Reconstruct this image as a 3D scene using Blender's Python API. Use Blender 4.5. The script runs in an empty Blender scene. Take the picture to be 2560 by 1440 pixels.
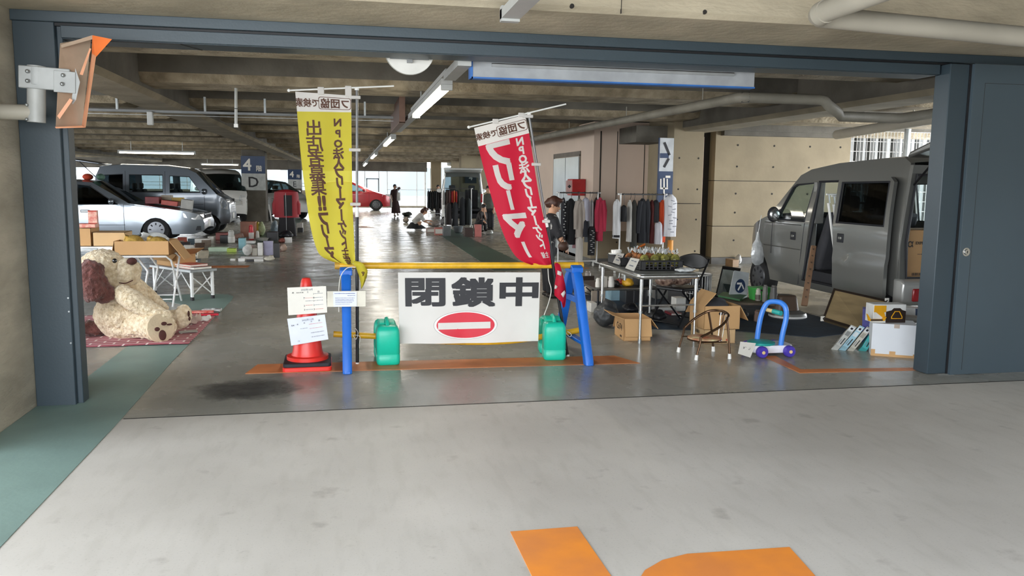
import bpy, bmesh, math, random
from mathutils import Vector as V, Matrix as M, Euler, noise
random.seed(11)
C = bpy.context.scene
PI = math.pi
# ---------------------------------------------------------------- camera
F, H = 2040.0, 1.5
Yc = V((-412, 268, -F)).normalized()
Xc = V((10220, 150, -F)); Xc = (Xc - Yc * Xc.dot(Yc)).normalized()
Zc = Xc.cross(Yc)
R3 = M((Xc, Yc, Zc))
cam = bpy.data.cameras.new('camera')
cam.sensor_width = 36.0
cam.lens = F / 2560 * 36.0
cam.clip_end = 2000
co = bpy.data.objects.new('camera', cam)
C.collection.objects.link(co)
co.matrix_world = M.Translation((0, 0, H)) @ R3.to_4x4()
C.camera = co
# ---------------------------------------------------------------- daylight, exposure
w = bpy.data.worlds.new('sky')
C.world = w
w.use_nodes = True
nt = w.node_tree
bg = nt.nodes['Background']
tc = nt.nodes.new('ShaderNodeTexCoord')
sx = nt.nodes.new('ShaderNodeSeparateXYZ')
cr = nt.nodes.new('ShaderNodeValToRGB')
nt.links.new(tc.outputs['Generated'], sx.inputs[0])
nt.links.new(sx.outputs['Z'], cr.inputs[0])
e = cr.color_ramp.elements
e[0].position, e[0].color = 0.0, (0.93, 0.97, 1.0, 1)
e[1].position, e[1].color = 0.55, (0.80, 0.88, 1.0, 1)
nt.links.new(cr.outputs[0], bg.inputs[0])
bg.inputs[1].default_value = 2.6
C.view_settings.view_transform = 'Standard'
C.view_settings.look = 'None'
C.view_settings.exposure = 2.2
C.view_settings.gamma = 1.0
C.view_settings.use_curve_mapping = False
try:
    C.cycles.use_denoising = True
    C.cycles.max_bounces = 7
    C.cycles.diffuse_bounces = 5
    C.cycles.caustics_reflective = False
    C.cycles.caustics_refractive = False
except Exception:
    pass


def portal(x, y, z, sx_, sy_, rot):
    l = bpy.data.lights.new('sky_portal', 'AREA')
    l.shape = 'RECTANGLE'
    l.size, l.size_y = sx_, sy_
    l.cycles.is_portal = True
    o = bpy.data.objects.new('sky_portal', l)
    C.collection.objects.link(o)
    o.location = (x, y, z)
    o.rotation_euler = rot


portal(-4.7, 0.6, 1.5, 2.3, 8.2, (0, -PI / 2, 0))            # open side by the camera
portal(-1.6, -2.4, 1.9, 6, 3.6, (PI / 2 - .5, 0, 0))         # open yard behind the camera
portal(-6.0, 47.9, 1.2, 24, 2.3, (-PI / 2, 0, 0))             # far open end
portal(-18.0, 24.0, 1.6, 1.6, 44, (0, -PI / 2, 0))            # open left parapet
portal(11.5, 14.8, 1.6, 4.2, 1.9, (-PI / 2, 0, 0))            # mesh opening on the right
# ---------------------------------------------------------------- pixel -> place (camera solved from the vanishing points)
def ray(px, py):
    return (R3 @ V((px - 1280, -(py - 720), -F))).normalized()
def G(px, py, z=0.0):
    r = ray(px, py); return V((0, 0, H)) + r * ((z - H) / r.z)
def AY(px, py, Y):
    r = ray(px, py); return V((0, 0, H)) + r * (Y / r.y)
def AX(px, py, X):
    r = ray(px, py); return V((0, 0, H)) + r * (X / r.x)
# ---------------------------------------------------------------- materials
def lin(h):
    h = h.lstrip('#')
    o = []
    for i in (0, 2, 4):
        c = int(h[i:i + 2], 16) / 255
        o.append(c / 12.92 if c <= .04045 else ((c + .055) / 1.055) ** 2.4)
    return o
MC = {}
def mat(name, col, rough=.6, metal=0.0, var=.10, sc=6.0, bump=0.0, bsc=40.0, coat=0.0, stretch=(1, 1, 1), col2=None, alpha=1.0, trans=0.0, emit=0.0, spec=.5, sheen=0):
    if name in MC: return MC[name]
    m = bpy.data.materials.new(name); m.use_nodes = True
    n, l = m.node_tree.nodes, m.node_tree.links
    b = n['Principled BSDF']
    c = lin(col) if isinstance(col, str) else list(col)
    c2 = lin(col2) if col2 else [x * (1 - var * 2.2) for x in c]
    t = n.new('ShaderNodeTexCoord'); mp = n.new('ShaderNodeMapping'); mp.inputs['Scale'].default_value = stretch
    l.new(t.outputs['Object'], mp.inputs[0])
    nz = n.new('ShaderNodeTexNoise'); nz.inputs['Scale'].default_value = sc; nz.inputs['Detail'].default_value = 6
    l.new(mp.outputs[0], nz.inputs[0])
    rp = n.new('ShaderNodeValToRGB')
    rp.color_ramp.elements[0].position, rp.color_ramp.elements[1].position = .36, .66
    rp.color_ramp.elements[0].color = (*c2, 1); rp.color_ramp.elements[1].color = (*c, 1)
    l.new(nz.outputs['Fac'], rp.inputs[0]); l.new(rp.outputs[0], b.inputs['Base Color'])
    b.inputs['Roughness'].default_value = rough; b.inputs['Metallic'].default_value = metal
    b.inputs['Coat Weight'].default_value = coat; b.inputs['Coat Roughness'].default_value = .08
    b.inputs['Specular IOR Level'].default_value = spec
    if sheen: b.inputs['Sheen Weight'].default_value = sheen
    if trans:
        b.inputs['Transmission Weight'].default_value = trans; b.inputs['IOR'].default_value = 1.15
    b.inputs['Alpha'].default_value = alpha
    if emit:
        l.new(rp.outputs[0], b.inputs['Emission Color']); b.inputs['Emission Strength'].default_value = emit
    if bump:
        nb = n.new('ShaderNodeTexNoise'); nb.inputs['Scale'].default_value = bsc; nb.inputs['Detail'].default_value = 4
        l.new(mp.outputs[0], nb.inputs[0])
        bp = n.new('ShaderNodeBump'); bp.inputs['Strength'].default_value = bump; bp.inputs['Distance'].default_value = .02
        l.new(nb.outputs['Fac'], bp.inputs['Height']); l.new(bp.outputs[0], b.inputs['Normal'])
    MC[name] = m
    return m
def glass(name, col, alpha, rough=.03):
    """thin tinted pane: mostly see-through, with reflections"""
    if name in MC: return MC[name]
    m = bpy.data.materials.new(name); m.use_nodes = True
    n, l = m.node_tree.nodes, m.node_tree.links
    n.remove(n['Principled BSDF'])
    tr = n.new('ShaderNodeBsdfTransparent'); tr.inputs[0].default_value = (*lin(col), 1)
    gl = n.new('ShaderNodeBsdfGlossy'); gl.inputs['Roughness'].default_value = rough
    lw = n.new('ShaderNodeLayerWeight'); pw = n.new('ShaderNodeMath'); pw.operation = 'POWER'; pw.inputs[1].default_value = 4.0; fr = n.new('ShaderNodeMath'); fr.operation = 'MULTIPLY_ADD'; fr.inputs[1].default_value = .85; fr.inputs[2].default_value = .05
    l.new(lw.outputs['Facing'], pw.inputs[0]); l.new(pw.outputs[0], fr.inputs[0])
    nz = n.new('ShaderNodeTexNoise'); nz.inputs['Scale'].default_value = 3
    mr = n.new('ShaderNodeMath'); mr.operation = 'MULTIPLY_ADD'; mr.inputs[1].default_value = .02; mr.inputs[2].default_value = rough
    l.new(nz.outputs['Fac'], mr.inputs[0]); l.new(mr.outputs[0], gl.inputs['Roughness'])
    mx = n.new('ShaderNodeMixShader')
    l.new(fr.outputs[0], mx.inputs[0]); l.new(tr.outputs[0], mx.inputs[1]); l.new(gl.outputs[0], mx.inputs[2])
    l.new(mx.outputs[0], n['Material Output'].inputs[0])
    MC[name] = m
    return m
# ---------------------------------------------------------------- objects
def thing(name, label, cat, loc=(0, 0, 0), rz=0, group=None):
    o = bpy.data.objects.new(name, None); C.collection.objects.link(o)
    o.empty_display_size = .1
    o.location = loc; o.rotation_euler = (0, 0, rz)
    o['label'] = label; o['category'] = cat
    if group: o['group'] = group
    return o
def tag(o, label, cat, group=None):
    o['label'] = label; o['category'] = cat
    if group: o['group'] = group
    return o
def kind(o, k='structure'):
    o['kind'] = k; return o
KIDS = {}
def dup(root, loc=None, rz=None, label=None, group=None):
    def cp(o, p):
        c = o.copy(); C.collection.objects.link(c)
        if p: c.parent = p
        for ch in o.children: cp(ch, c)
        return c
    r = cp(root, None)
    if loc is not None: r.location = loc
    if rz is not None: r.rotation_euler = (0, 0, rz)
    if label: r['label'] = label
    if group: r['group'] = group
    return r
def basis(d):
    d = V(d).normalized()
    a = V((0, 0, 1)) if abs(d.z) < .9 else V((1, 0, 0))
    x = a.cross(d).normalized(); return x, d.cross(x)
class MB:
    def __init__(s, m=None):
        s.bm = bmesh.new(); s.mats = []; s.k = 0; s.T = None
        if m: s.use(m)
    def use(s, m):
        if m not in s.mats: s.mats.append(m)
        s.k = s.mats.index(m); return s
    def v(s, p):
        p = V(p)
        return s.bm.verts.new(s.T @ p if s.T else p)
    def f(s, vs):
        try:
            fc = s.bm.faces.new(vs); fc.material_index = s.k; return fc
        except ValueError:
            return None
    def bx(s, x0, x1, y0, y1, z0, z1):
        p = [s.v((x, y, z)) for z in (z0, z1) for y in (y0, y1) for x in (x0, x1)]
        for q in ((0, 2, 3, 1), (4, 5, 7, 6), (0, 1, 5, 4), (2, 6, 7, 3), (0, 4, 6, 2), (1, 3, 7, 5)):
            s.f([p[i] for i in q])
        return s
    def box(s, c, d, rot=None):
        old = s.T
        m = M.Translation(c)
        if rot: m = m @ Euler(rot).to_matrix().to_4x4()
        s.T = (old @ m) if old else m
        s.bx(-d[0] / 2, d[0] / 2, -d[1] / 2, d[1] / 2, -d[2] / 2, d[2] / 2)
        s.T = old; return s
    def ring(s, c, x, y, r, n, ry=None):
        ry = ry or r
        return [s.v(V(c) + x * (r * math.cos(2 * PI * i / n)) + y * (ry * math.sin(2 * PI * i / n))) for i in range(n)]
    def loftv(s, rings, cap=True, closed=True):
        for a, b in zip(rings, rings[1:]):
            n = len(a)
            for i in range(n if closed else n - 1):
                s.f([a[i], a[(i + 1) % n], b[(i + 1) % n], b[i]])
        if cap and closed:
            s.f(list(reversed(rings[0]))); s.f(rings[-1])
        return s
    def loft(s, secs, cap=True, closed=True):
        return s.loftv([[s.v(p) for p in q] for q in secs], cap, closed)
    def cyl(s, a, b, r, r2=None, n=12, cap=True):
        a, b = V(a), V(b); x, y = basis(b - a)
        return s.loftv([s.ring(a, x, y, r, n), s.ring(b, x, y, r if r2 is None else r2, n)], cap)
    def tube(s, pts, r, n=8, closed=False):
        pts = [V(p) for p in pts]
        rs = r if isinstance(r, (list, tuple)) else [r] * len(pts)
        k = len(pts); rings = []; x = None
        for i, p in enumerate(pts):
            if closed: d = pts[(i + 1) % k] - pts[i - 1]
            else: d = pts[min(i + 1, k - 1)] - pts[max(i - 1, 0)]
            d.normalize()
            if x is None: x, y = basis(d)
            else:
                x = (x - d * x.dot(d)).normalized(); y = d.cross(x)
            rings.append(s.ring(p, x, y, rs[i], n))
        if closed: rings.append(rings[0])
        return s.loftv(rings, not closed)
    def lathe(s, prof, c=(0, 0, 0), n=24, cap=True):
        c = V(c)
        return s.loftv([s.ring(c + V((0, 0, z)), V((1, 0, 0)), V((0, 1, 0)), max(r, 1e-4), n) for r, z in prof], cap)
    def ell(s, c, r, n=16, m=10, rot=None):
        old = s.T
        t = M.Translation(c)
        if rot: t = t @ Euler(rot).to_matrix().to_4x4()
        s.T = (old @ t) if old else t
        rr = r if isinstance(r, (tuple, list)) else (r, r, r)
        rings = []
        for j in range(m + 1):
            a = -PI / 2 + PI * j / m
            q = max(math.cos(a), .02)
            rings.append([s.v((rr[0] * q * math.cos(2 * PI * i / n), rr[1] * q * math.sin(2 * PI * i / n), rr[2] * math.sin(a))) for i in range(n)])
        s.loftv(rings); s.T = old; return s
    def poly(s, pts): s.f([s.v(p) for p in pts]); return s
    def prism(s, pts, ax, lo, hi):
        """pts: 2-D outline; ax: the axis it is pushed along ('x','y','z')"""
        def P(a, b, t): return {'x': (t, a, b), 'y': (a, t, b), 'z': (a, b, t)}[ax]
        A = [s.v(P(a, b, lo)) for a, b in pts]; B = [s.v(P(a, b, hi)) for a, b in pts]
        s.f(list(reversed(A))); s.f(B)
        n = len(A)
        for i in range(n): s.f([A[i], A[(i + 1) % n], B[(i + 1) % n], B[i]])
        return s
    def sheet(s, fn, nu, nv):
        g = [[s.v(fn(i / nu, j / nv)) for i in range(nu + 1)] for j in range(nv + 1)]
        for j in range(nv):
            for i in range(nu): s.f([g[j][i], g[j][i + 1], g[j + 1][i + 1], g[j + 1][i]])
        return s
    def text(s, body, size, fn, bold=0.0, sx=1.0, res=3, center=True, cut=0, lead=1.0):
        """lettering as filled outlines; fn maps (u, v) of the text plane to a point"""
        vs, fs, bb = glyphs(body, 0, res, lead)
        cx = (bb[0] + bb[1]) / 2 if center else bb[0]; cy = (bb[2] + bb[3]) / 2 if center else 0
        q = [((x - cx) * size * sx, (y - cy) * size) for x, y in vs]
        tb = bmesh.new()
        bv = [tb.verts.new((x, y, 0)) for x, y in q]
        for f_ in fs:
            try: tb.faces.new([bv[i] for i in f_])
            except ValueError: pass
        if cut:
            lo = min(y for x, y in q); hi = max(y for x, y in q); st = cut; t = math.floor(lo / st) * st + st
            while t < hi:
                bmesh.ops.bisect_plane(tb, geom=tb.verts[:] + tb.edges[:] + tb.faces[:], plane_co=(0, t, 0), plane_no=(0, 1, 0)); t += st
            lo = min(x for x, y in q); hi = max(x for x, y in q); t = math.floor(lo / st) * st + st
            while t < hi:
                bmesh.ops.bisect_plane(tb, geom=tb.verts[:] + tb.edges[:] + tb.faces[:], plane_co=(t, 0, 0), plane_no=(1, 0, 0)); t += st
        k = bold * size * .8
        for il, (dx, dy) in enumerate(((0, 0),) if bold < .004 else ((-k, -k), (k, -k), (k, k), (-k, k), (-k, 0), (k, 0), (0, k), (0, -k))):
            mp = {v_: s.v(V(fn(v_.co.x + dx * sx, v_.co.y + dy)) - V((0, il * .0003, 0))) for v_ in tb.verts}
            for f_ in tb.faces: s.f([mp[v_] for v_ in f_.verts])
        tb.free()
        return s
    def build(s, name, parent=None, smooth=35, bevel=0, seg=2, solid=0, sub=0, loc=None, rz=None, weld=False, norm=True):
        if weld: bmesh.ops.remove_doubles(s.bm, verts=s.bm.verts, dist=1e-5)
        if norm: bmesh.ops.recalc_face_normals(s.bm, faces=s.bm.faces)
        me = bpy.data.meshes.new(name); s.bm.to_mesh(me); s.bm.free()
        for m in s.mats: me.materials.append(m)
        if smooth:
            for p in me.polygons: p.use_smooth = True
            me.set_sharp_from_angle(angle=math.radians(smooth))
        o = bpy.data.objects.new(name, me); C.collection.objects.link(o)
        if parent: o.parent = parent
        if loc is not None: o.location = loc
        if rz is not None: o.rotation_euler = (0, 0, rz)
        if solid:
            md = o.modifiers.new('thick', 'SOLIDIFY'); md.thickness = solid; md.offset = 0
        if sub:
            md = o.modifiers.new('smooth', 'SUBSURF'); md.levels = sub; md.render_levels = sub
        if bevel:
            md = o.modifiers.new('edge', 'BEVEL'); md.width = bevel; md.segments = seg; md.limit_method = 'ANGLE'; md.angle_limit = math.radians(40)
        return o
GL = {}
def glyphs(body, bold, res, lead=1.0):
    k = (body, bold, res, lead)
    if k in GL: return GL[k]
    cu = bpy.data.curves.new('t', 'FONT'); cu.body = body; cu.size = 1; cu.resolution_u = res; cu.offset = bold; cu.space_line = lead
    cu.fill_mode = 'FRONT'
    o = bpy.data.objects.new('t', cu); C.collection.objects.link(o)
    dg = bpy.context.evaluated_depsgraph_get(); ev = o.evaluated_get(dg); me = ev.to_mesh()
    vs = [(v.co.x, v.co.y) for v in me.vertices]; fs = [tuple(p.vertices) for p in me.polygons]
    ev.to_mesh_clear(); bpy.data.objects.remove(o); bpy.data.curves.remove(cu)
    bb = (min(v[0] for v in vs), max(v[0] for v in vs), min(v[1] for v in vs), max(v[1] for v in vs)) if vs else (0, 0, 0, 0)
    GL[k] = (vs, fs, bb)
    return GL[k]
def panel(mb, outer, holes, T, thick, zc=(), yc=(), warp=None):
    """flat sheet with holes: outlines in (u, v); T(u, v, d) gives the point, d = depth into the sheet"""
    tb = bmesh.new(); es = []
    for lp in [outer] + holes:
        vs = [tb.verts.new((a, b, 0)) for a, b in lp]
        es += [tb.edges.new((vs[i], vs[(i + 1) % len(vs)])) for i in range(len(vs))]
    bmesh.ops.triangle_fill(tb, use_beauty=True, edges=es)
    for t in zc: bmesh.ops.bisect_plane(tb, geom=tb.verts[:] + tb.edges[:] + tb.faces[:], plane_co=(0, t, 0), plane_no=(0, 1, 0))
    for t in yc: bmesh.ops.bisect_plane(tb, geom=tb.verts[:] + tb.edges[:] + tb.faces[:], plane_co=(t, 0, 0), plane_no=(1, 0, 0))
    bmesh.ops.dissolve_degenerate(tb, dist=1e-5, edges=tb.edges)
    A = {v: mb.v(T(v.co.x, v.co.y, 0)) for v in tb.verts}; B = {v: mb.v(T(v.co.x, v.co.y, thick)) for v in tb.verts}
    for f_ in tb.faces:
        mb.f([A[v] for v in f_.verts]); mb.f([B[v] for v in reversed(f_.verts)])
    for e_ in tb.edges:
        if len(e_.link_faces) == 1:
            a, b = e_.verts; mb.f([A[a], A[b], B[b], B[a]])
    tb.free()
    return mb
def rrect(x0, x1, y0, y1, r, n=4):
    o = []
    for cx, cy, a in ((x1 - r, y1 - r, 0), (x0 + r, y1 - r, 90), (x0 + r, y0 + r, 180), (x1 - r, y0 + r, 270)):
        for i in range(n + 1):
            t = math.radians(a + 90 * i / n); o.append((cx + r * math.cos(t), cy + r * math.sin(t)))
    return o
def bez(pts, n=8):
    """smooth curve through the points"""
    pts = [V(p) for p in pts]; o = []
    for i in range(len(pts) - 1):
        p0, p1, p2, p3 = pts[max(i - 1, 0)], pts[i], pts[i + 1], pts[min(i + 2, len(pts) - 1)]
        for k in range(n):
            t = k / n
            o.append(.5 * ((2 * p1) + (p2 - p0) * t + (2 * p0 - 5 * p1 + 4 * p2 - p3) * t * t + (3 * p1 - p0 - 3 * p2 + p3) * t ** 3))
    o.append(pts[-1]); return o
# ---------------------------------------------------------------- materials of the place
def floor_mat(name, a, b, rough, spec, streak, st=.84):
    m = bpy.data.materials.new(name); m.use_nodes = True
    n, l = m.node_tree.nodes, m.node_tree.links
    B = n['Principled BSDF']; t = n.new('ShaderNodeTexCoord')
    def nz(sc, st, det=6):
        mp = n.new('ShaderNodeMapping'); mp.inputs['Scale'].default_value = st
        l.new(t.outputs['Object'], mp.inputs[0]); x = n.new('ShaderNodeTexNoise')
        x.inputs['Scale'].default_value = sc; x.inputs['Detail'].default_value = det
        l.new(mp.outputs[0], x.inputs[0]); return x
    def ramp(src, p0, c0, p1, c1):
        r = n.new('ShaderNodeValToRGB'); r.color_ramp.elements[0].position, r.color_ramp.elements[1].position = p0, p1
        r.color_ramp.elements[0].color, r.color_ramp.elements[1].color = (*c0, 1), (*c1, 1); l.new(src, r.inputs[0]); return r
    def mul(x, y):
        k = n.new('ShaderNodeMix'); k.data_type = 'RGBA'; k.blend_type = 'MULTIPLY'; k.inputs[0].default_value = 1
        l.new(x, k.inputs[6]); l.new(y, k.inputs[7]); return k.outputs[2]
    base = ramp(nz(.8, (1, 1, 1)).outputs['Fac'], .35, lin(b), .65, lin(a)).outputs[0]
    w1 = (1, 1, 1)
    base = mul(base, ramp(nz(14, (1, .25, 1)).outputs['Fac'], .30, (.92, .92, .91), .5, w1).outputs[0])      # tyre scuffs along the lane
    base = mul(base, ramp(nz(5, (1, 1, 1), 10).outputs['Fac'], .27, (st, st - .01, st - .02), .36, w1).outputs[0])    # stains
    base = mul(base, ramp(nz(90, (1, 1, 1), 2).outputs['Fac'], .28, (.87, .87, .86), .4, w1).outputs[0])     # specks
    l.new(base, B.inputs['Base Color'])
    rr = ramp(nz(2.5, (1, 1, 1)).outputs['Fac'], .3, (rough - .07,) * 3, .7, (rough + .09,) * 3)
    l.new(rr.outputs[0], B.inputs['Roughness']); B.inputs['Specular IOR Level'].default_value = spec
    bp = n.new('ShaderNodeBump'); bp.inputs['Strength'].default_value = streak; bp.inputs['Distance'].default_value = .02
    l.new(nz(3.0, (.2, 1.9, 1), 4).outputs['Fac'], bp.inputs['Height']); l.new(bp.outputs[0], B.inputs['Normal'])
    return m
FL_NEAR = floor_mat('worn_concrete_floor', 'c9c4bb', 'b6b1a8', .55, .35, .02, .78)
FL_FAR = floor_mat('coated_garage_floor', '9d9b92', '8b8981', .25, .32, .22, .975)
CONC = mat('board_formed_concrete', 'b3aa97', .85, var=.16, sc=1.6, bump=.35, bsc=14, stretch=(1, 1, 3))
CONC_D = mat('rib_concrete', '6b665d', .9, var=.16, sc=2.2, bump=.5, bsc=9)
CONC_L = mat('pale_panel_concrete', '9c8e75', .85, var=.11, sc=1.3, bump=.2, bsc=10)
PINK = mat('beige_wall_paint', 'd2bdac', .7, var=.05, sc=.8)
DUSK = mat('dark_joint', '2b2723', .8)
PLINTH = mat('grey_plinth_paint', '6d6b67', .7)
STEEL_B = mat('blue_grey_steel_paint', '36434b', .42, var=.06, sc=1.2, bump=.03, bsc=60)
STEEL_B2 = mat('blue_grey_door_paint', '45525a', .45, var=.05, sc=1.0)
BLACK = mat('black_rubber', '17171a', .6)
WHITE = mat('white_paint', 'e9e8e4', .5, var=.03)
OFFW = mat('off_white_enamel', 'd8d6cf', .45, var=.05)
GREEN_F = mat('green_walkway_paint', '7f978f', .5, var=.10, sc=1.5, bump=.05, bsc=30)
GREEN_D = mat('dark_green_walkway_paint', '4e665d', .38, var=.10, sc=1.5)
ORANGE_F = mat('orange_floor_paint', 'f0912e', .55, var=.10, sc=3, col2='d98440')
ORANGE_W = mat('worn_orange_floor_paint', 'd3824a', .5, var=.15, sc=3)
GALV = mat('galvanised_steel', 'a7abab', .4, .8, var=.08, sc=12)
CHROME = mat('polished_aluminium', 'd3d4d3', .22, .95, var=.04)
NAVY = mat('navy_sign_enamel', '23395c', .4, var=.05)
# ---------------------------------------------------------------- floor
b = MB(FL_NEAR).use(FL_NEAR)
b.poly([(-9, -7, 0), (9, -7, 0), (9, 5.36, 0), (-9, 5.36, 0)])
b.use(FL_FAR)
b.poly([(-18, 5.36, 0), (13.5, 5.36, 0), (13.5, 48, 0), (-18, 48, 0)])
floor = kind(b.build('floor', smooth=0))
def mark(name, m, pts, z=.003):
    o = MB(m).prism(pts, 'z', .0004, z).build(name, floor, smooth=0); return kind(o)
mark('walkway_paint', GREEN_F, [(-2.03, -5), (-1.41, -5), (-1.41, 5.2), (-1.44, 7), (-1.44, 10.6), (-1.46, 10.95), (-1.56, 11.15), (-1.75, 11.2), (-2.9, 11.2), (-2.9, 10.75), (-2.2, 10.6), (-1.97, 10.3), (-1.95, 5.75), (-2.03, 5.75)])
mark('walkway_paint', GREEN_D, [(2.45, 13.7), (3.2, 13.7), (3.25, 26), (2.58, 26)])
mark('walkway_paint', GREEN_D, [(-2.3, 20), (-1.6, 19.6), (-1.7, 33), (-2.3, 33)])
mark('arrow_marking', ORANGE_F, [(.67, 3.3), (.97, 3.3), (.98, 2.3), (.68, 2.3)])
mark('arrow_marking', ORANGE_F, [(1.04, 2.75), (1.12, 2.86), (1.22, 2.93), (1.34, 2.965), (1.79, 2.95), (1.75, 2.66), (1.42, 2.66), (1.38, 2.3), (1.04, 2.3)])
mark('stop_line', ORANGE_W, [(-.80, 6.50), (2.40, 6.40), (2.28, 6.72), (-.74, 6.82)])
mark('bay_marking', ORANGE_W, [(3.58, 6.50), (3.70, 6.50), (3.64, 5.98), (4.75, 5.88), (4.75, 5.80), (3.56, 5.86)])
mark('bay_marking', ORANGE_W, [(-3.2, 8.9), (-2.3, 8.9), (-2.3, 9.25), (-3.2, 9.25)])
mark('bay_marking', ORANGE_W, [(-3.3, 14.6), (-1.7, 14.6), (-1.7, 14.95), (-3.3, 14.95)])
mark('bay_marking', ORANGE_W, [(3.2, 13.9), (4.2, 13.9), (4.2, 14.0), (3.2, 14.0)])
p = G(912, 568); mark('arrow_marking', mat('brown_arrow_paint', '7a5038', .5), [(p.x - .35, p.y), (p.x, p.y - .6), (p.x + .35, p.y - .25), (p.x + .05, p.y + .15), (p.x + .2, p.y + .7), (p.x - .1, p.y + .6)])
# oil stain in front of the cone
STAIN = mat('oil_stain', '5d5b58', .5, var=.3, sc=9, alpha=.0)
n_, l_ = STAIN.node_tree.nodes, STAIN.node_tree.links
t_ = n_.new('ShaderNodeTexCoord'); q_ = n_.new('ShaderNodeTexNoise'); q_.inputs['Scale'].default_value = 4.5; q_.inputs['Detail'].default_value = 12; q_.inputs['Roughness'].default_value = .68
l_.new(t_.outputs['Object'], q_.inputs[0])
g_ = n_.new('ShaderNodeTexGradient'); g_.gradient_type = 'SPHERICAL'; mp_ = n_.new('ShaderNodeMapping'); mp_.inputs['Scale'].default_value = (1.35, 1.6, 1)
l_.new(t_.outputs['Object'], mp_.inputs[0]); l_.new(mp_.outputs[0], g_.inputs[0])
a_ = n_.new('ShaderNodeMath'); a_.operation = 'MULTIPLY_ADD'; a_.inputs[1].default_value = 1.1; a_.inputs[2].default_value = -.60; l_.new(g_.outputs['Fac'], a_.inputs[0])
s_ = n_.new('ShaderNodeMath'); s_.operation = 'ADD'; l_.new(a_.outputs[0], s_.inputs[0]); l_.new(q_.outputs['Fac'], s_.inputs[1])
r_ = n_.new('ShaderNodeMapRange'); r_.inputs['From Min'].default_value = .40; r_.inputs['From Max'].default_value = .75; r_.inputs['To Max'].default_value = .75
l_.new(s_.outputs[0], r_.inputs[0]); l_.new(r_.outputs[0], n_['Principled BSDF'].inputs['Alpha'])
o = MB(STAIN).poly([(-.74, -.62, 0), (.74, -.62, 0), (.74, .62, 0), (-.74, .62, 0)]).build('stain', floor, smooth=0); o.location = (-.74, 5.99, .002); kind(o)
b = MB(DUSK); b.bx(-1.4, 9, 5.352, 5.366, .0005, .0016); kind(b.build('floor_joint', floor, smooth=0))
# ---------------------------------------------------------------- near side: wall, beam, ceiling
b = MB(CONC); b.bx(-2.7, -2.03, 4.75, 6.3, 0, 3.1); b.bx(-4.8, -2.7, 4.75, 5.0, 0, 3.1); b.bx(-4.8, -4.6, -3, 4.75, 0, .35); b.bx(-4.8, -4.5, -3, 4.75, 2.65, 3.3)  # seen wall first; return, parapet and edge beam are unseen, added to shape daylight
b.use(DUSK)
for y, z in ((5.3, 1.0), (5.55, 1.9)): b.cyl((-2.04, y, z), (-2.027, y, z), .012)
kind(b.build('wall_left', bevel=.012))
CONC_B = mat('beam_concrete', 'bfb39b', .85, var=.15, sc=1.6, bump=.35, bsc=14, stretch=(1, 1, 3))
b = MB(CONC_B); b.prism([(4.92, 3.1), (4.92, 2.56), (4.96, 2.53), (5.95, 2.53), (5.95, 3.1)], 'x', -2.7, 9)
b.use(DUSK)
for px, py in ((1430, 15), (1762, 30), (2150, 20)):
    q = AY(px, py, 4.92); b.cyl((q.x, 4.93, q.z), (q.x, 4.917, q.z), .014)
b.bx(1.65, 1.654, 4.917, 4.93, 2.53, 3.1)
kind(b.build('trim_1'))['label'] = 'cast concrete beam over the gate'
b = MB(CONC_D); b.bx(-4.6, 9, -1.2, 4.95, 3.1, 3.3)  # unseen slab over the camera, its extent set to shape daylight on the floor
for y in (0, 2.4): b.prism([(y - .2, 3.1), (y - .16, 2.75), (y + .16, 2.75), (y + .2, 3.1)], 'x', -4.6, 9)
kind(b.build('ceiling_near_unseen'))
b = MB(CONC); b.bx(9, 9.3, -7, 5.95, 0, 3.1); b.bx(1.4, 9, -2.6, -2.3, 0, 3.1); kind(b.build('wall_right_unseen'))  # unseen side and rear walls, added to keep daylight off the right-hand floor
# ---------------------------------------------------------------- gate frame and sliding door
gate = thing('sliding_gate_frame', 'blue-grey steel gate frame spanning the opening under the concrete beam', 'gate frame', (0, 5.75, 0))
b = MB(STEEL_B)
b.prism([(-2.03, 0), (-1.79, 0), (-1.79, .04), (-1.755, .04), (-1.755, .16), (-1.83, .16), (-1.83, .22), (-2.03, .22)], 'z', 0, 2.47)
b.build('post', gate, bevel=.004)
b = MB(GALV)
for z in (.42, .63, .72): b.cyl((-1.80, -.004, z), (-1.80, .002, z), .006, n=8)
b.build('screw', gate)
b = MB(STEEL_B); b.bx(-2.03, 6.8, -.03, .22, 2.465, 2.53); b.build('fascia', gate, bevel=.003)
b = MB(BLACK); b.bx(-2.03, 6.8, .01, .2, 2.447, 2.465); b.build('track_slot', gate, smooth=0)
b = MB(STEEL_B); b.bx(-1.75, 4.54, -.012, .012, 2.372, 2.447); b.bx(-1.75, 4.54, .012, .26, 2.368, 2.38); b.bx(-1.75, 4.54, .24, .262, 2.372, 2.46)
b.build('lower_rail', gate, bevel=.003)
b = MB(DUSK)
for a in (((-1.65, 2.367, .02), (-1.05, 2.367, .02)), ((-1.65, 2.367, .02), (-1.55, 2.367, .24)), ((-1.05, 2.367, .02), (-.95, 2.367, .24))):
    (x0, z0, y0), (x1, z1, y1) = a; b.cyl((x0, y0, z0), (x1, y1, z1), .0035, n=5)
b.build('cover_seam', gate)
door = thing('door_1', 'blue-grey steel sliding gate leaf pushed open on the right', 'sliding door', (4.56, 5.7, 0))
b = MB(STEEL_B2); b.bx(.18, 2.4, -.09, -.01, .003, 2.445)
b.use(DUSK); b.bx(.28, 2.4, -.0915, -.0895, 2.30, 2.303); b.bx(.28, .283, -.0915, -.0895, .04, 2.30); b.build('door_leaf', door, bevel=.004)
b = MB(STEEL_B); b.bx(.0, .17, -.05, .12, .005, 2.445); b.build('edge_stile', door, bevel=.006)
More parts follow.
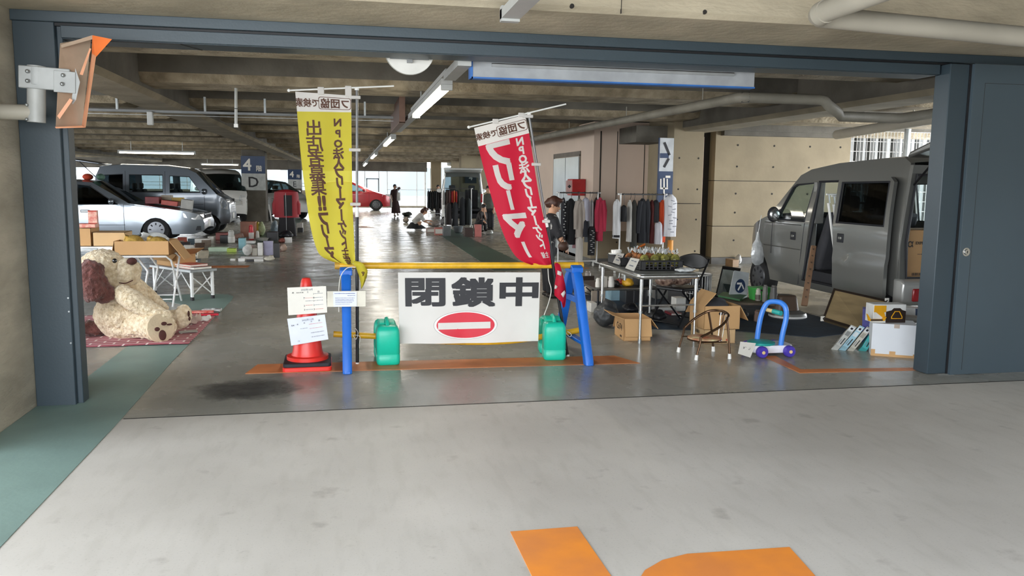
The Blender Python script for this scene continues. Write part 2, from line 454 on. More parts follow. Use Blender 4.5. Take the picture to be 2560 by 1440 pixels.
b = MB(BLACK); b.bx(.168, .182, -.06, .0, .005, 2.445); b.build('edge_seal', door, smooth=0)
q = AY(2415, 630, 5.61) - V((4.56, 5.7, 0))
b = MB(CHROME); b.cyl((q.x, -.094, q.z), (q.x, -.087, q.z), .034, n=24); b.cyl((q.x, -.105, q.z), (q.x, -.092, q.z), .02, .024, n=20)
b.use(BLACK); b.bx(q.x - .003, q.x + .003, -.107, -.104, q.z - .01, q.z + .01)
b.build('lock', door)
# ---------------------------------------------------------------- garage ceiling: slab, ribs, girders
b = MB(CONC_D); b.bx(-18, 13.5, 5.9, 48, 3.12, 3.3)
ZR = 2.55
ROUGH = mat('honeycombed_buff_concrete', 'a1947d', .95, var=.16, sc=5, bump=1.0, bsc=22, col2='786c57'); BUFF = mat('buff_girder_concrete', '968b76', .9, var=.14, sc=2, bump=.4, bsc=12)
def rib(x0, x1, y, wd=.92):
    secs = []
    for t, e_ in ((0, .30), (.004, .12), (.012, .04), (.03, 0), (.97, 0), (.988, .04), (.996, .12), (1, .30)):
        x = x0 + (x1 - x0) * t
        secs.append([(x, y, 3.12), (x, y + .03, ZR + .10 + e_), (x, y + .10, ZR + e_), (x, y + wd - .10, ZR + e_), (x, y + wd - .03, ZR + .10 + e_), (x, y + wd, 3.12)])
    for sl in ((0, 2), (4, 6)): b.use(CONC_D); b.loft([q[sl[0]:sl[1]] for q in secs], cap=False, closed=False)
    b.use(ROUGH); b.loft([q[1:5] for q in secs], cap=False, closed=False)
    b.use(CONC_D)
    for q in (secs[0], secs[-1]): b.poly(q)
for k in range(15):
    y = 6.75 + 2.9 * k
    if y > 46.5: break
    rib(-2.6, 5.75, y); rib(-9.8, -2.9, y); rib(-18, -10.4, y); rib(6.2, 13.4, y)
def girder(x0, x1, z, y0, y1):
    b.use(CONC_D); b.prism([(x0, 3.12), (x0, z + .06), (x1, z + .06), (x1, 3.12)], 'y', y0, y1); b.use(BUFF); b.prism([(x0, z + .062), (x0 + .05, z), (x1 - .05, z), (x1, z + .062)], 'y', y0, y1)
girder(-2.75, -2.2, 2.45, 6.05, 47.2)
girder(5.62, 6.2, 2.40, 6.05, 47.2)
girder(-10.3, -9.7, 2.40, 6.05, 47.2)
kind(b.build('ceiling', smooth=40))
b = MB(CONC_D)
b.bx(-18, 4.5, 47.3, 47.9, 2.06, 3.12)
kind(b.build('trim_2'))['label'] = 'edge beam over the far openings'
# ---------------------------------------------------------------- far end: parapet, kerb, railings and glazing bars
b = MB(CONC); b.bx(-18, .25, 47.55, 47.8, 0, .95); b.bx(.25, 4.45, 47.5, 47.8, 0, .11); kind(b.build('wall_far'))
b = MB(CONC); b.bx(-18.2, -18, 5.9, 48, 0, .9); b.bx(-18.2, -18, 5.9, 48, 2.5, 3.12); kind(b.build('wall_parapet'))
FR = thing('window_1', 'pale metal glazing bars and rails of the far opening', 'window', (0, 47.6, 0)); kind(FR)
b = MB(OFFW)
for px in (912, 947, 968, 1042): q = AY(px, 440, 47.6); b.bx(q.x - .018, q.x + .018, -.02, .02, .11, 2.06)
b.bx(.2, .27, -.03, .03, .11, 2.06); b.bx(4.38, 4.45, -.03, .03, .11, 2.06)
for z in (.34, 1.02): b.bx(2.2, 4.4, -.015, .015, z - .012, z + .012)
b.build('mullion', FR, smooth=0)
b = MB(mat('grey_door_frame', '8b9298', .5))
for x0, x1, z0, z1 in ((1.06, 1.12, .11, 1.65), (1.72, 1.78, .11, 1.65), (1.06, 1.78, 1.6, 1.66)): b.bx(x0, x1, -.05, .05, z0, z1)
b.build('door_frame', FR, smooth=0)
for x in (-14.5, -11.5, -8.5, -5.5):
    pass
b = MB(OFFW)
for i in range(13): x = -17 + i * 1.4; b.bx(x, x + .03, 47.6, 47.63, .95, 2.06)
for z in (1.15, 1.32): b.bx(-18, .2, 47.6, 47.63, z, z + .025)
kind(b.build('window_2', smooth=0))['label'] = 'rails over the far parapet'
# ---------------------------------------------------------------- concrete core on the right
b = MB(PINK)
b.bx(4.42, 5.62, 14.5, 20.5, .63, 2.62)
b.use(CONC_L); b.bx(4.40, 5.62, 14.49, 20.5, .12, .63)
b.use(PLINTH); b.bx(4.39, 5.62, 14.48, 20.5, 0, .12)
b.use(DUSK)
for px, wdt in ((1500, .012), (1541, .006), (1609, .006)):
    q = AY(px, 450, 14.5); b.bx(q.x - wdt, q.x + wdt, 14.492, 14.5, .63, 2.45)
for x, z in ((4.9, .42), (5.35, .42)): b.cyl((x, 14.495, z), (x, 14.486, z), .016)
kind(b.build('wall_core'))
b = MB(PINK); b.bx(6.05, 6.66, 14.7, 15.2, .63, 2.4)
b.use(CONC_L); b.bx(6.05, 6.66, 14.69, 15.2, .12, .63)
b.use(DUSK); b.bx(6.62, 6.84, 14.75, 15.2, 0, 2.5)
kind(b.build('wall_recess'))
b = MB(CONC_L)
zs = (.12, .72, 1.58, 2.62)
for z0, z1 in zip(zs, zs[1:]): b.bx(6.80, 9.62, 14.5, 14.9, z0 + .006, z1 - .006)
b.use(DUSK); b.bx(6.82, 9.6, 14.52, 14.9, .1, 2.62)
for x in (7.25, 8.0, 8.75, 9.4):
    for z in (.45, .98, 1.34, 1.85, 2.25): b.cyl((x, 14.505, z), (x, 14.494, z), .018)
b.use(PLINTH); b.bx(6.80, 9.62, 14.485, 14.9, 0, .12)
b.use(CONC_D); b.bx(6.6, 9.62, 14.3, 14.9, 2.50, 3.12); b.bx(6.9, 9.3, 14.36, 14.5, 2.42, 2.5)
kind(b.build('wall_back'))
b = MB(CONC_L); b.bx(5.47, 6.02, 13.3, 14.5, 0, 1.17); b.bx(5.47, 6.02, 13.3, 14.5, 1.18, 3.0)
b.use(DUSK); b.bx(5.48, 6.01, 13.31, 14.5, 1.16, 1.19)
for z in (.35, .9, 1.42, 1.95):
    for x in (5.58, 5.93): b.cyl((x, 13.305, z), (x, 13.292, z), .016)
kind(b.build('column_1', bevel=.006))
b = MB(CONC_D); b.bx(4.9, 5.5, 13.6, 14.5, 2.22, 2.5); kind(b.build('trim_3'))['label'] = 'concrete stub beam beside the column'
# steel shaft door on the side of the core
sd = thing('door_2', 'pale steel double door in the side of the core wall', 'door', (4.42, 15.4, 0)); kind(sd)
b = MB(mat('pale_steel_door', 'b9c2c6', .3, .5, var=.06, sc=2)); b.bx(-.03, 0, .0, .96, .06, 2.02); b.bx(-.03, 0, 1.0, 1.96, .06, 2.02); b.build('door_leaf', sd, bevel=.005)
b = MB(mat('door_frame_brown', '6b6257', .6)); b.bx(-.02, 0, -.06, 2.02, 2.03, 2.12); b.bx(-.02, 0, -.06, 0, 0, 2.05); b.bx(-.02, 0, 1.96, 2.02, 0, 2.05); b.build('door_frame', sd)
# columns with floor signs
def column(n, x0, x1, y, d, top, m=CONC_D):
    b = MB(m); b.bx(x0, x1, y, y + d, 0, top); return kind(b.build('column_%d' % n, bevel=.02))
column(2, -3.66, -2.86, 30.5, .8, 3.0); column(3, -2.92, -2.28, 43, .7, 3.0)
column(4, 4.42, 4.95, 44, .6, 3.0, CONC_L); column(5, 4.5, 5.6, 33, .6, 3.0, CONC_L)
b = MB(CONC_L); b.bx(5.0, 13, 40, 40.3, 0, 3.1); kind(b.build('wall_end'))
# ---------------------------------------------------------------- outside world, seen pale through the openings
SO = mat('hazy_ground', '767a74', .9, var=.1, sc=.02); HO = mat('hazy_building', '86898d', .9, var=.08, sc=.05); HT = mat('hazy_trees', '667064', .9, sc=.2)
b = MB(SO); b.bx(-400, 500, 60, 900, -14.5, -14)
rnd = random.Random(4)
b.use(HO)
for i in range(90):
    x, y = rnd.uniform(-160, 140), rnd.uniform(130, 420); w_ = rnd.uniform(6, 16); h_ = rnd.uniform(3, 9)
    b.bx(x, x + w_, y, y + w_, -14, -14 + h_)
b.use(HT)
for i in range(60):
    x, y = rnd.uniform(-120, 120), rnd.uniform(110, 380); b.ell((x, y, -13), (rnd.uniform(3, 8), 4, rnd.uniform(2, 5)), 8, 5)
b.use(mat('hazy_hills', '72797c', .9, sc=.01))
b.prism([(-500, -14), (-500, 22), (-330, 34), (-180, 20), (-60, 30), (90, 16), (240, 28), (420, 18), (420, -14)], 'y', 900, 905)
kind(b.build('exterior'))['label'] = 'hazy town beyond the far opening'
# pale ramp seen past the parked cars
b = MB(OFFW); b.prism([(-24, -1), (-13, 2.6), (-12.4, 2.6), (-20, -1)], 'y', 51, 51.4); b.prism([(-11, -1), (-4.6, 2.3), (-3.6, 2.3), (-9, -1)], 'y', 51, 51.4)
b.prism([(-8.5, 2.4), (-2, .1), (-2, -.5), (-8.5, 1.6)], 'y', 52, 52.4)
kind(b.build('exterior_ramp'))
# mesh screen and siding in the opening on the right
b = MB(WHITE)
for i in range(44): x = 9.72 + i * .075; b.cyl((x, 14.9, .1), (x, 14.9, 2.6), .006, n=5)
for i in range(13): z = .2 + i * .2; b.cyl((9.65, 14.91, z), (13.2, 14.91, z), .006, n=5)
b.bx(9.63, 9.69, 14.85, 14.95, 0, 2.7)
kind(b.build('window_3'))['label'] = 'white welded mesh screen in the right opening'
b = MB(GALV); b.cyl((11.0, 14.7, 0), (11.0, 14.7, 2.7), .06); kind(b.build('trim_4'))
b = MB(mat('outside_siding', '62625f', .6, var=.05))
for i in range(17): b.cyl((9.2 + i * .33, 18, -1), (9.2 + i * .33, 18, 2.7), .15, n=8)
b.use(mat('outside_dark_gap', '2a2a29', .8)); b.bx(9, 15, 18.1, 18.2, -1, 2.65)
kind(b.build('exterior_siding'))
# ================================================================ closed-off entrance: barricade, banner, flags, cone
BLUE_P = mat('blue_moulded_plastic', '1767c9', .42, var=.07, sc=5, bump=.04, bsc=80)
YEL_P = mat('yellow_pipe_coating', 'e8b526', .4, var=.12, sc=9, col2='c79a25')
RED_S = mat('sign_red', 'd3263a', .5, var=.04)
INK = mat('black_ink', '26262a', .6, var=.02)
BAN = mat('white_vinyl_banner', 'd8d5cf', .5, var=.04, sc=2)
TEAL_P = mat('teal_blow_moulded_plastic', '14bd9d', .38, var=.06, sc=4, bump=.03, bsc=60)
ROPE = mat('white_cord', 'dcd9d0', .8)
def a_frame(name, label, x, rz, top=.775):
    t = thing(name, label, 'barricade leg', (x, 6.82, 0), rz, 'blue legs of the entrance barricade')
    for s, nm in ((-1, 'leg'), (1, 'leg')):
        b = MB(BLUE_P)
        secs = []
        for z, y, w_, d_ in ((0, .40 * s, .036, .05), (.03, .39 * s, .037, .052), (.30, .262 * s, .036, .055), (.60, .118 * s, .038, .06), (.70, .065 * s, .040, .065), (top, .012 * s, .034, .05)):
            y0, y1 = (y - d_, y + d_ * .3) if s < 0 else (y - d_ * .3, y + d_)
            secs.append([(-w_, y0, z), (-w_ * .55, y0 - .012 * (s < 0), z), (w_ * .55, y0 - .012 * (s < 0), z), (w_, y0, z), (w_, y1, z), (w_ * .55, y1 + .012 * (s > 0), z), (-w_ * .55, y1 + .012 * (s > 0), z), (-w_, y1, z)])
        b.loft(secs); b.build(nm, t, bevel=.006)
    b = MB(BLUE_P); b.bx(-.03, .03, -.30, .30, .15, .178); b.build('cross_brace', t, bevel=.005)
    b = MB(BLUE_P); b.bx(-.022, .022, -.16, .16, .48, .53)
    b.build('cross_brace', t, bevel=.005)
    b = MB(BLUE_P)
    b.prism([(-.10, top - .04), (-.10, top + .005), (-.045, top + .028), (-.04, top - .006), (.04, top - .006), (.045, top + .028), (.10, top + .005), (.10, top - .04)], 'x', -.05, .05)
    b.build('pipe_saddle', t, bevel=.006)
    return t
a_frame('barricade_trestle', 'blue plastic A-frame barricade leg beside the traffic cone, with a notice tied to it', -.02, 0)
a_frame('barricade_trestle', 'blue plastic A-frame barricade leg beside the red flag', 1.925, .06)
zt = .795
b = MB(YEL_P); b.cyl((-.10, 6.82, zt + .012), (1.99, 6.80, zt), .027, n=16)
b.use(mat('pipe_end_cap', 'c69a3a', .5)); b.cyl((1.95, 6.80, zt), (2.0, 6.80, zt), .029, n=16); b.cyl((-.11, 6.82, zt + .012), (-.07, 6.82, zt + .012), .029, n=16)
tag(b.build('barricade_pipe'), 'upper yellow pipe laid across both blue barricade legs', 'pipe')
b = MB(YEL_P); lo_ = bez([(-.13, 6.84, .235), (.3, 6.84, .20), (.8, 6.82, .150), (1.28, 6.82, .135), (1.62, 6.82, .165), (1.98, 6.83, .215)], 6); b.tube(lo_, .025, 14)
tag(b.build('barricade_pipe'), 'lower yellow pipe running under the white banner', 'pipe')
# banner
BY = 6.765
cs = [AY(x, y, BY) for x, y in ((995, 681), (1351, 681), (1344, 851), (998, 858))]
bn = thing('closed_banner', 'white banner with black lettering and a red no-entry oval hung on the yellow pipes', 'banner', (cs[0].x, BY, 0))
def ban(u, v, d=0):
    p = cs[0] * (1 - u) * (1 - v) + cs[1] * u * (1 - v) + cs[2] * u * v + cs[3] * (1 - u) * v
    y = BY - .012 * math.sin(u * PI) * v - .02 * v + .006 * math.sin(u * 17) * v * v - d
    z = p.z - .006 * math.sin(u * PI) * v
    return V((p.x - cs[0].x, y - BY, z))
b = MB(BAN); b.sheet(ban, 24, 14)
b.sheet(lambda u, v: ban(u, v, -.004), 24, 14)
W_, H_ = cs[1].x - cs[0].x, cs[0].z - cs[3].z
def bfn(cu, cv, d=.003):
    return lambda x, y: ban(cu + x / W_, cv - y / H_, d)
b.build('vinyl_sheet', bn, norm=False)
for ch, px, wd_ in (('閉', 1061, .1125), ('鎖', 1181, .1125), ('中', 1297, .108)):
    b = MB(INK); b.text(ch, 74 * W_ / 356, bfn((px - 995) / 356, (729.5 - 681) / 175), bold=.042, sx=1.5 if ch != '中' else 1.56, cut=.06); b.build('black_character', bn, smooth=0, norm=False)
def oval(m, rx, rz_, d):
    b = MB(m); cu, cv = (1161.5 - 995) / 356, (811 - 681) / 175
    n = 48; c = b.v(bfn(cu, cv, d)(0, 0)); r = [b.v(bfn(cu, cv, d)(rx * math.cos(2 * PI * i / n), rz_ * math.sin(2 * PI * i / n))) for i in range(n)]
    for i in range(n): b.f([c, r[i], r[(i + 1) % n]])
    return b
b = oval(INK, .2745, .1195, .002)
b2 = oval(WHITE, .2725, .1178, .003); b3 = oval(RED_S, .251, .1085, .0042)
for q, nm in ((b, 'oval_outline'), (b2, 'oval_border'), (b3, 'red_oval')): q.build(nm, bn, smooth=0, norm=False)
b = MB(BAN); cu, cv = (1158 - 995) / 356, (812 - 681) / 175
g_ = [[b.v(bfn(cu, cv, .0056)(-.226 + .452 * i / 8, sgn * .028 + .006 * (i / 8 - .5))) for i in range(9)] for sgn in (-1, 1)]
for i in range(8): b.f([g_[0][i], g_[0][i + 1], g_[1][i + 1], g_[1][i]])
b.build('white_bar', bn, smooth=0, norm=False)
# saddle weights
def weight(x, y, rz, label):
    t = thing('water_weight', label, 'water weight', (x, y, 0), rz, 'teal water weights on the lower pipe')
    def tank(y0, y1, nm):
        b = MB(TEAL_P); secs = []
        for z, k in ((.0, .86), (.012, .96), (.03, 1), (.085, 1), (.088, .975), (.094, .975), (.097, 1), (.25, .985), (.285, .95), (.31, .86), (.325, .66)):
            hw = .096 * k; ym = (y0 + y1) / 2; hy = (y1 - y0) / 2 * (k if k > .9 else k * .95)
            secs.append([(p, q + ym, z) for p, q in rrect(-hw, hw, -hy, hy, min(hw, hy) * .38, 3)])
        b.loft(secs); b.build(nm, t, smooth=50)
    tank(-.225, -.045, 'tank'); tank(.06, .22, 'tank')
    b = MB(TEAL_P); secs = []
    for a in range(9):
        q = PI * a / 8; yy = -.10 * math.cos(q) * 1.15; zz = .285 + .055 * math.sin(q)
        secs.append([(p, yy, zz + r_) for p, r_ in ((-.075, -.02), (-.06, .012), (.06, .012), (.075, -.02))])
    b.loft(secs); b.build('saddle', t, smooth=50)
    b = MB(TEAL_P); b.tube(bez([(.0, -.16, .318), (.0, -.12, .352), (.0, -.02, .36), (.0, .05, .33)], 5), .016, 8); b.build('grip', t)
    return t
weight(.305, 6.84, .03, 'teal plastic water weight saddled over the pipe beside the left edge of the banner')
weight(1.735, 6.82, -.10, 'teal plastic water weight saddled over the pipe beside the right edge of the banner')
# ---------------------------------------------------------------- traffic cone with two timetables
CONE_R = mat('cone_red_plastic', 'e3352b', .35, var=.06, sc=4)
cn = thing('traffic_cone', 'red traffic cone on a black rubber base with two timetable boards tied on', 'traffic cone', (-.335, 6.70, 0), .02)
b = MB(CONE_R)
b.lathe([(.165, .065), (.165, .095), (.128, .10), (.118, .13), (.048, .655), (.04, .70), (.03, .722), (.0, .728)], n=40); b.build('cone_body', cn, smooth=40)
b = MB(mat('rubber_weight', '26242a', .7, bump=.1)); b.prism(rrect(-.185, .185, -.20, .20, .03), 'z', .035, .066); b.build('rubber_weight', cn, bevel=.006)
b = MB(CONE_R); b.prism(rrect(-.19, .19, -.205, .205, .03), 'z', 0, .036); b.build('base_flange', cn, bevel=.006)
def board(parent, corners, Y, paper, lines, head, off):
    """a small notice: corners in the picture (clockwise from top left), stood at depth Y"""
    c4 = [AY(x, y, Y) - V(off) for x, y in corners]
    def fn(u, v, d=0):
        p = c4[0] * (1 - u) * (1 - v) + c4[1] * u * (1 - v) + c4[2] * u * v + c4[3] * (1 - u) * v
        return V((p.x, p.y - d, p.z))
    b = MB(paper)
    A = [b.v(fn(u, v, .004)) for u, v in ((0, 0), (1, 0), (1, 1), (0, 1))]; B = [b.v(fn(u, v, 0)) for u, v in ((0, 0), (1, 0), (1, 1), (0, 1))]
    b.f(A); b.f(B[::-1])
    for i in range(4): b.f([A[i], A[(i + 1) % 4], B[(i + 1) % 4], B[i]])
    W = (c4[1] - c4[0]).length; Hh = (c4[3] - c4[0]).length
    for (tx, u, v, sz, m) in head:
        b.use(m); b.text(tx, sz * Hh, lambda x, y: fn(u + x / W, v - y / Hh, .0055), bold=.01, res=1)
    rn = random.Random(len(lines))
    for (u0, u1, v, m, th) in lines:
        b.use(m); u = u0
        while u < u1:
            k = rn.uniform(.012, .028); q = th * rn.uniform(.6, 1)
            b.f([b.v(fn(min(u + k, u1), v - q, .0055)), b.v(fn(u, v - q, .0055)), b.v(fn(u, v + q, .0055)), b.v(fn(min(u + k, u1), v + q, .0055))]); u += k + .009
    return b
GREY_I = mat('faint_print', '8a8f98', .7); PINK_I = mat('faint_red_print', 'd58a86', .7); PAP = mat('paper_board', 'e6e2d8', .6, var=.03); PAPB = mat('bluish_paper', 'dde1ec', .6, var=.03)
L = []
for i, v in enumerate((.26, .41, .52, .68, .84)):
    L += [(.69, .91, v, GREY_I if i != 4 else PINK_I, .013)] + ([(.45, .64, v, PINK_I if i in (1, 3) else GREY_I, .013)] if i else [])
o_ = (-.335, 6.70, 0)
q = board(cn, ((718, 719), (815, 715), (818, 781), (721, 788)), 6.565, PAP, L, [('2022年10月', .5, .1, .085, GREY_I), ('月', .14, .2, .07, INK), ('火 水 木 金', .32, .2, .05, INK), ('土', .52, .19, .06, INK), ('日', .8, .2, .08, INK), ('1', .67, .27, .09, INK), ('7', .42, .41, .09, INK), ('8', .67, .41, .09, INK), ('9', .67, .53, .09, INK), ('2', .42, .69, .09, INK), ('2', .67, .68, .09, INK), ('3', .42, .84, .09, INK), ('3', .67, .84, .09, INK)], o_).build('timetable_board', cn, smooth=0, rz=-.02)
q['label'] = 'cream timetable board at the top of the cone'
L = [(.55, .9, .30, PINK_I, .012), (.3, .5, .43, GREY_I, .012), (.55, .9, .47, PINK_I, .013), (.56, .92, .64, GREY_I, .016), (.56, .92, .80, GREY_I, .016)]
q = board(cn, ((718, 797), (812, 786), (821, 848), (728, 864)), 6.545, PAPB, L, [('2022年11月', .53, .12, .085, GREY_I), ('月火', .12, .27, .06, INK), ('水', .25, .25, .06, INK), ('木', .43, .23, .06, INK), ('土', .62, .2, .06, INK), ('日', .83, .2, .08, INK), ('13', .22, .88, .08, GREY_I)], o_).build('timetable_board', cn, smooth=0, rz=-.02)
q['label'] = 'bluish timetable board low on the cone'
# notice on the left leg
nb = thing('notice_board', 'small cream notice with a bluish printed sheet tied across the blue leg', 'notice', (.0, 6.40, 0))
board(nb, ((818, 728), (914, 727), (914, 766), (818, 767)), 6.52, mat('cream_card', 'ddd8c8', .6), [], [], (0, 6.40, 0)).build('card', nb, smooth=0)
board(nb, ((833, 729), (892, 729), (892, 766), (834, 767)), 6.512, PAPB, [(.05, .93, .12, mat('blue_print', '55609a', .7), .03), (.6, .93, .26, MC['blue_print'], .02), (.08, .9, .42, MC['blue_print'], .02), (.08, .86, .53, MC['blue_print'], .02), (.08, .88, .62, MC['blue_print'], .02), (.08, .8, .72, MC['blue_print'], .02), (.08, .7, .84, MC['blue_print'], .015)], [], (0, 6.40, 0)).build('printed_sheet', nb, smooth=0)
b = MB(ROPE); b.tube(bez([tuple(AY(x, y, 6.6) - V((0, 6.40, 0))) for x, y in ((889, 668), (868, 670), (852, 690), (847, 725), (847, 780))], 6), .0035, 6); b.build('cord', nb)
# ---------------------------------------------------------------- flags
def cloth(name, col, thin):
    m = bpy.data.materials.new(name); m.use_nodes = True
    n, l = m.node_tree.nodes, m.node_tree.links
    B = n['Principled BSDF']; B.inputs['Roughness'].default_value = .55; B.inputs['Specular IOR Level'].default_value = .2
    t = n.new('ShaderNodeTexCoord'); w_ = n.new('ShaderNodeTexNoise'); w_.inputs['Scale'].default_value = 5
    l.new(t.outputs['Object'], w_.inputs[0]); r = n.new('ShaderNodeValToRGB')
    c = lin(col); r.color_ramp.elements[0].color = (*[x * .93 for x in c], 1); r.color_ramp.elements[1].color = (*c, 1)
    l.new(w_.outputs['Fac'], r.inputs[0]); l.new(r.outputs[0], B.inputs['Base Color'])
    tl = n.new('ShaderNodeBsdfTranslucent'); l.new(r.outputs[0], tl.inputs[0]); tp = n.new('ShaderNodeBsdfTransparent'); tp.inputs[0].default_value = (*[x ** .5 for x in c], 1)
    a = n.new('ShaderNodeMixShader'); a.inputs[0].default_value = .3; l.new(B.outputs[0], a.inputs[1]); l.new(tl.outputs[0], a.inputs[2])
    d = n.new('ShaderNodeMixShader'); d.inputs[0].default_value = thin; l.new(a.outputs[0], d.inputs[1]); l.new(tp.outputs[0], d.inputs[2])
    l.new(d.outputs[0], n['Material Output'].inputs[0]); MC[name] = m; return m
YEL_C = cloth('yellow_flag_cloth', 'd8ca42', .10); WHT_C = cloth('white_flag_cloth', 'e6e2dd', .06); RED_C = cloth('red_flag_cloth', 'c8203c', .04)
BRN_I = cloth('brown_flag_print', '6b4a3c', .05)
POLE = mat('black_flag_pole', '1d1d20', .35, .3); POLE_G = mat('grey_flag_pole', '6f6f6f', .35, .6)
def lerp_edge(pts, v):
    for (v0, x0, y0), (v1, x1, y1) in zip(pts, pts[1:]):
        if v <= v1 or v1 == 1:
            t = (v - v0) / (v1 - v0); return (x0 + (x1 - x0) * t, y0 + (y1 - y0) * t)
def smooth_edge(pts):
    vs = [p[0] for p in pts]; cv = bez([(p[1], p[2], p[0]) for p in pts], 6)
    return [(p.z, p.x, p.y) for p in cv]
def flag(name, label, base, Le, Re, Yf, m, band, pole_top, bar, tabs_y, tabs_x, chars, top_m, ink, topink):
    t = thing(name, label, 'banner flag', base)
    o = V(base); Le, Re = smooth_edge(Le), smooth_edge(Re)
    def P(u, v, d=0):
        a, c = lerp_edge(Le, v), lerp_edge(Re, v)
        p = AY(a[0] + (c[0] - a[0]) * u, a[1] + (c[1] - a[1]) * u, Yf + (1 - u) * .02)
        rp = .014 * math.sin(3.0 * PI * u + 4 * v) * (.3 + v) + .03 * v ** 6 * math.sin(9 * u)
        return p + V((0, rp - d, 0)) - o
    b = MB(top_m); b.sheet(lambda u, v: P(u, v * band), 20, 8); b.build('white_band', t, smooth=60, norm=False)
    b = MB(m); b.sheet(lambda u, v: P(u, band + v * (1 - band)), 20, 50); b.build('flag_cloth', t, smooth=60, norm=False)
    pw = 139.0; ph = 430.0
    b = MB(ink)
    for ch, u, v, sz, rot, sxx in chars:
        def fn(x, y, u=u, v=v, rot=rot):
            x, y = (x, y) if not rot else (y, -x)
            return P(max(0, min(1, u - x / pw)), max(0, min(1, v - y / ph)), .003)
        b.text(ch, sz, fn, bold=.062 if ch in 'フリーマ!!' else (.045 if ch in 'NPOケッット法人' else .022), sx=sxx, res=2, cut=6)
    b.build('flag_lettering', t, smooth=0, norm=False)
    b = MB(topink)
    def f2(x, y, u=.5, v=band * .52): return P(max(0, min(1, u - x / pw)), v - y / ph, .003)
    b.text('フ団協', 25, lambda x, y: f2(x, y, .70), bold=.035, res=2, cut=8); b.text('で検索', 21, lambda x, y: f2(x, y, .20), bold=.028, res=2, cut=8)
    rr = rrect(-41, 41, -15.5, 15.5, 6, 3); n = len(rr)
    for i in range(n):
        a_, c_ = rr[i], rr[(i + 1) % n]; k = .94
        steps = max(1, int(math.hypot(a_[0] - c_[0], a_[1] - c_[1]) / 8))
        for j in range(steps):
            e1 = (a_[0] + (c_[0] - a_[0]) * j / steps, a_[1] + (c_[1] - a_[1]) * j / steps); e2 = (a_[0] + (c_[0] - a_[0]) * (j + 1) / steps, a_[1] + (c_[1] - a_[1]) * (j + 1) / steps)
            b.f([b.v(f2(*e1, .70)), b.v(f2(*e2, .70)), b.v(f2(e2[0] * .965, e2[1] * .91, .70)), b.v(f2(e1[0] * .965, e1[1] * .91, .70))])
    b.build('band_lettering', t, smooth=0, norm=False)
    pt = AY(*pole_top, Yf + .02)
    b = MB(POLE); b.cyl((0, 0, .0), (pt - o) * .55, .0135, n=12); b.use(POLE_G); b.cyl((pt - o) * .55, pt - o, .010, n=12); b.build('pole', t)
    b = MB(WHITE); b.cyl((pt - o) * .545, (pt - o) * .58, .0155, n=12); b.cyl((pt - o) * .995, (pt - o) * .995 + V((0, 0, .025)), .017, n=12); b.cyl((0, 0, 0), (0, 0, .015), .015, n=10); b.build('joint_collar', t)
    a_, c_ = AY(*bar[0], Yf + .01), AY(*bar[1], Yf + .0)
    b = MB(WHITE); b.cyl(a_ - o, c_ - o, .0065, n=10); b.ell(a_ - o, .013, 8, 6); b.build('crossbar', t)
    for v in tabs_y:
        b = MB(WHT_C); p = P(1, v); q = (pt - o) * ((p.z) / (pt.z))
        b.box(((p.x + q.x) / 2 + .004, (p.y + q.y) / 2 - .004, p.z), (abs(q.x - p.x) + .05, .03, .026), (0, 0, 0)); b.build('pole_tab', t, bevel=.006)
    for u in tabs_x:
        b = MB(WHT_C); p = P(u, 0); q = (a_ - o) * (1 - u) * .62 / (1 - u * .38) + (c_ - o) * 0
        f_ = (p.x - (a_ - o).x) / ((c_ - o).x - (a_ - o).x); q = (a_ - o).lerp(c_ - o, f_)
        b.box(((p.x + q.x) / 2, (p.y + q.y) / 2 - .004, (p.z + q.z) / 2 + .003), (.05, .018, abs(q.z - p.z) + .026)); b.build('top_tab', t, bevel=.005)
    return t, P
def col_chars(s, u, v0, dv, sz, sxx=1.0, small=1.0):
    o = []
    for i, ch in enumerate(s):
        o.append((ch, u, v0 + dv * i, sz, ch == 'ー', sxx if ch != 'ー' else 1.0))
    return o
px_ = lambda y: (y - 232) / 430.0
ch = []
for c_, y in zip('出店者募集', (320, 362, 400, 437, 470)): ch.append((c_, .29, px_(y), 45, False, 1.05))
ch.append(('!!', .33, px_(510), 46, False, 1.1))
for c_, y in zip('フリーマー', (548, 578, 604, 632, 650)): ch.append((c_, (.33, .33, .32, .28, .3)[0], px_(y), 38, c_ == 'ー', 1.0))
for c_, y in zip('NPO法人フリーマーケット主催', (305, 335, 362, 388, 414, 440, 464, 489, 513, 540, 566, 586, 608, 632, 652)): ch.append((c_, .74, px_(y), 28 if c_ in 'NPO' else 31, c_ == 'ー', 1.0))
flag('yellow_flag', 'tall yellow flag with reversed brown lettering and a white top band', (.06, 6.72, 0),
     [(0, 738, 229), (.12, 743, 285), (.38, 752, 390), (.58, 763, 480), (.76, 775, 560), (.88, 788, 612), (.95, 803, 640), (1, 835, 655)],
     [(0, 878, 239), (.5, 880, 440), (.8, 884, 575), (1, 889, 664)], 6.70, YEL_C, .105, (892, 222), ((722, 226), (985, 215)), (.01, .34, .66, .985), (.46, .95), ch, WHT_C, BRN_I, BRN_I)
b = MB(YEL_C); b.loft([[tuple(AY(x, y, 6.66 + .02 * math.sin(i * 2 + k)) ) for i, (x, y) in enumerate(r_)] for k, r_ in enumerate((((880, 655), (888, 652), (900, 655)), ((890, 668), (897, 664), (908, 660)), ((898, 690), (910, 684), (919, 676)), ((902, 708), (910, 700), (917, 692)), ((903, 723), (906, 718), (909, 712))))], closed=False, cap=False)
b.use(BRN_I)
b.text('P', 17, lambda x, y: AY(906 - x * .9 + y * .3, 684 - y * .8 - x * .4, 6.635), bold=.02, res=1)
f_ = b.build('flag_tail', None, solid=.003, smooth=60, norm=False)
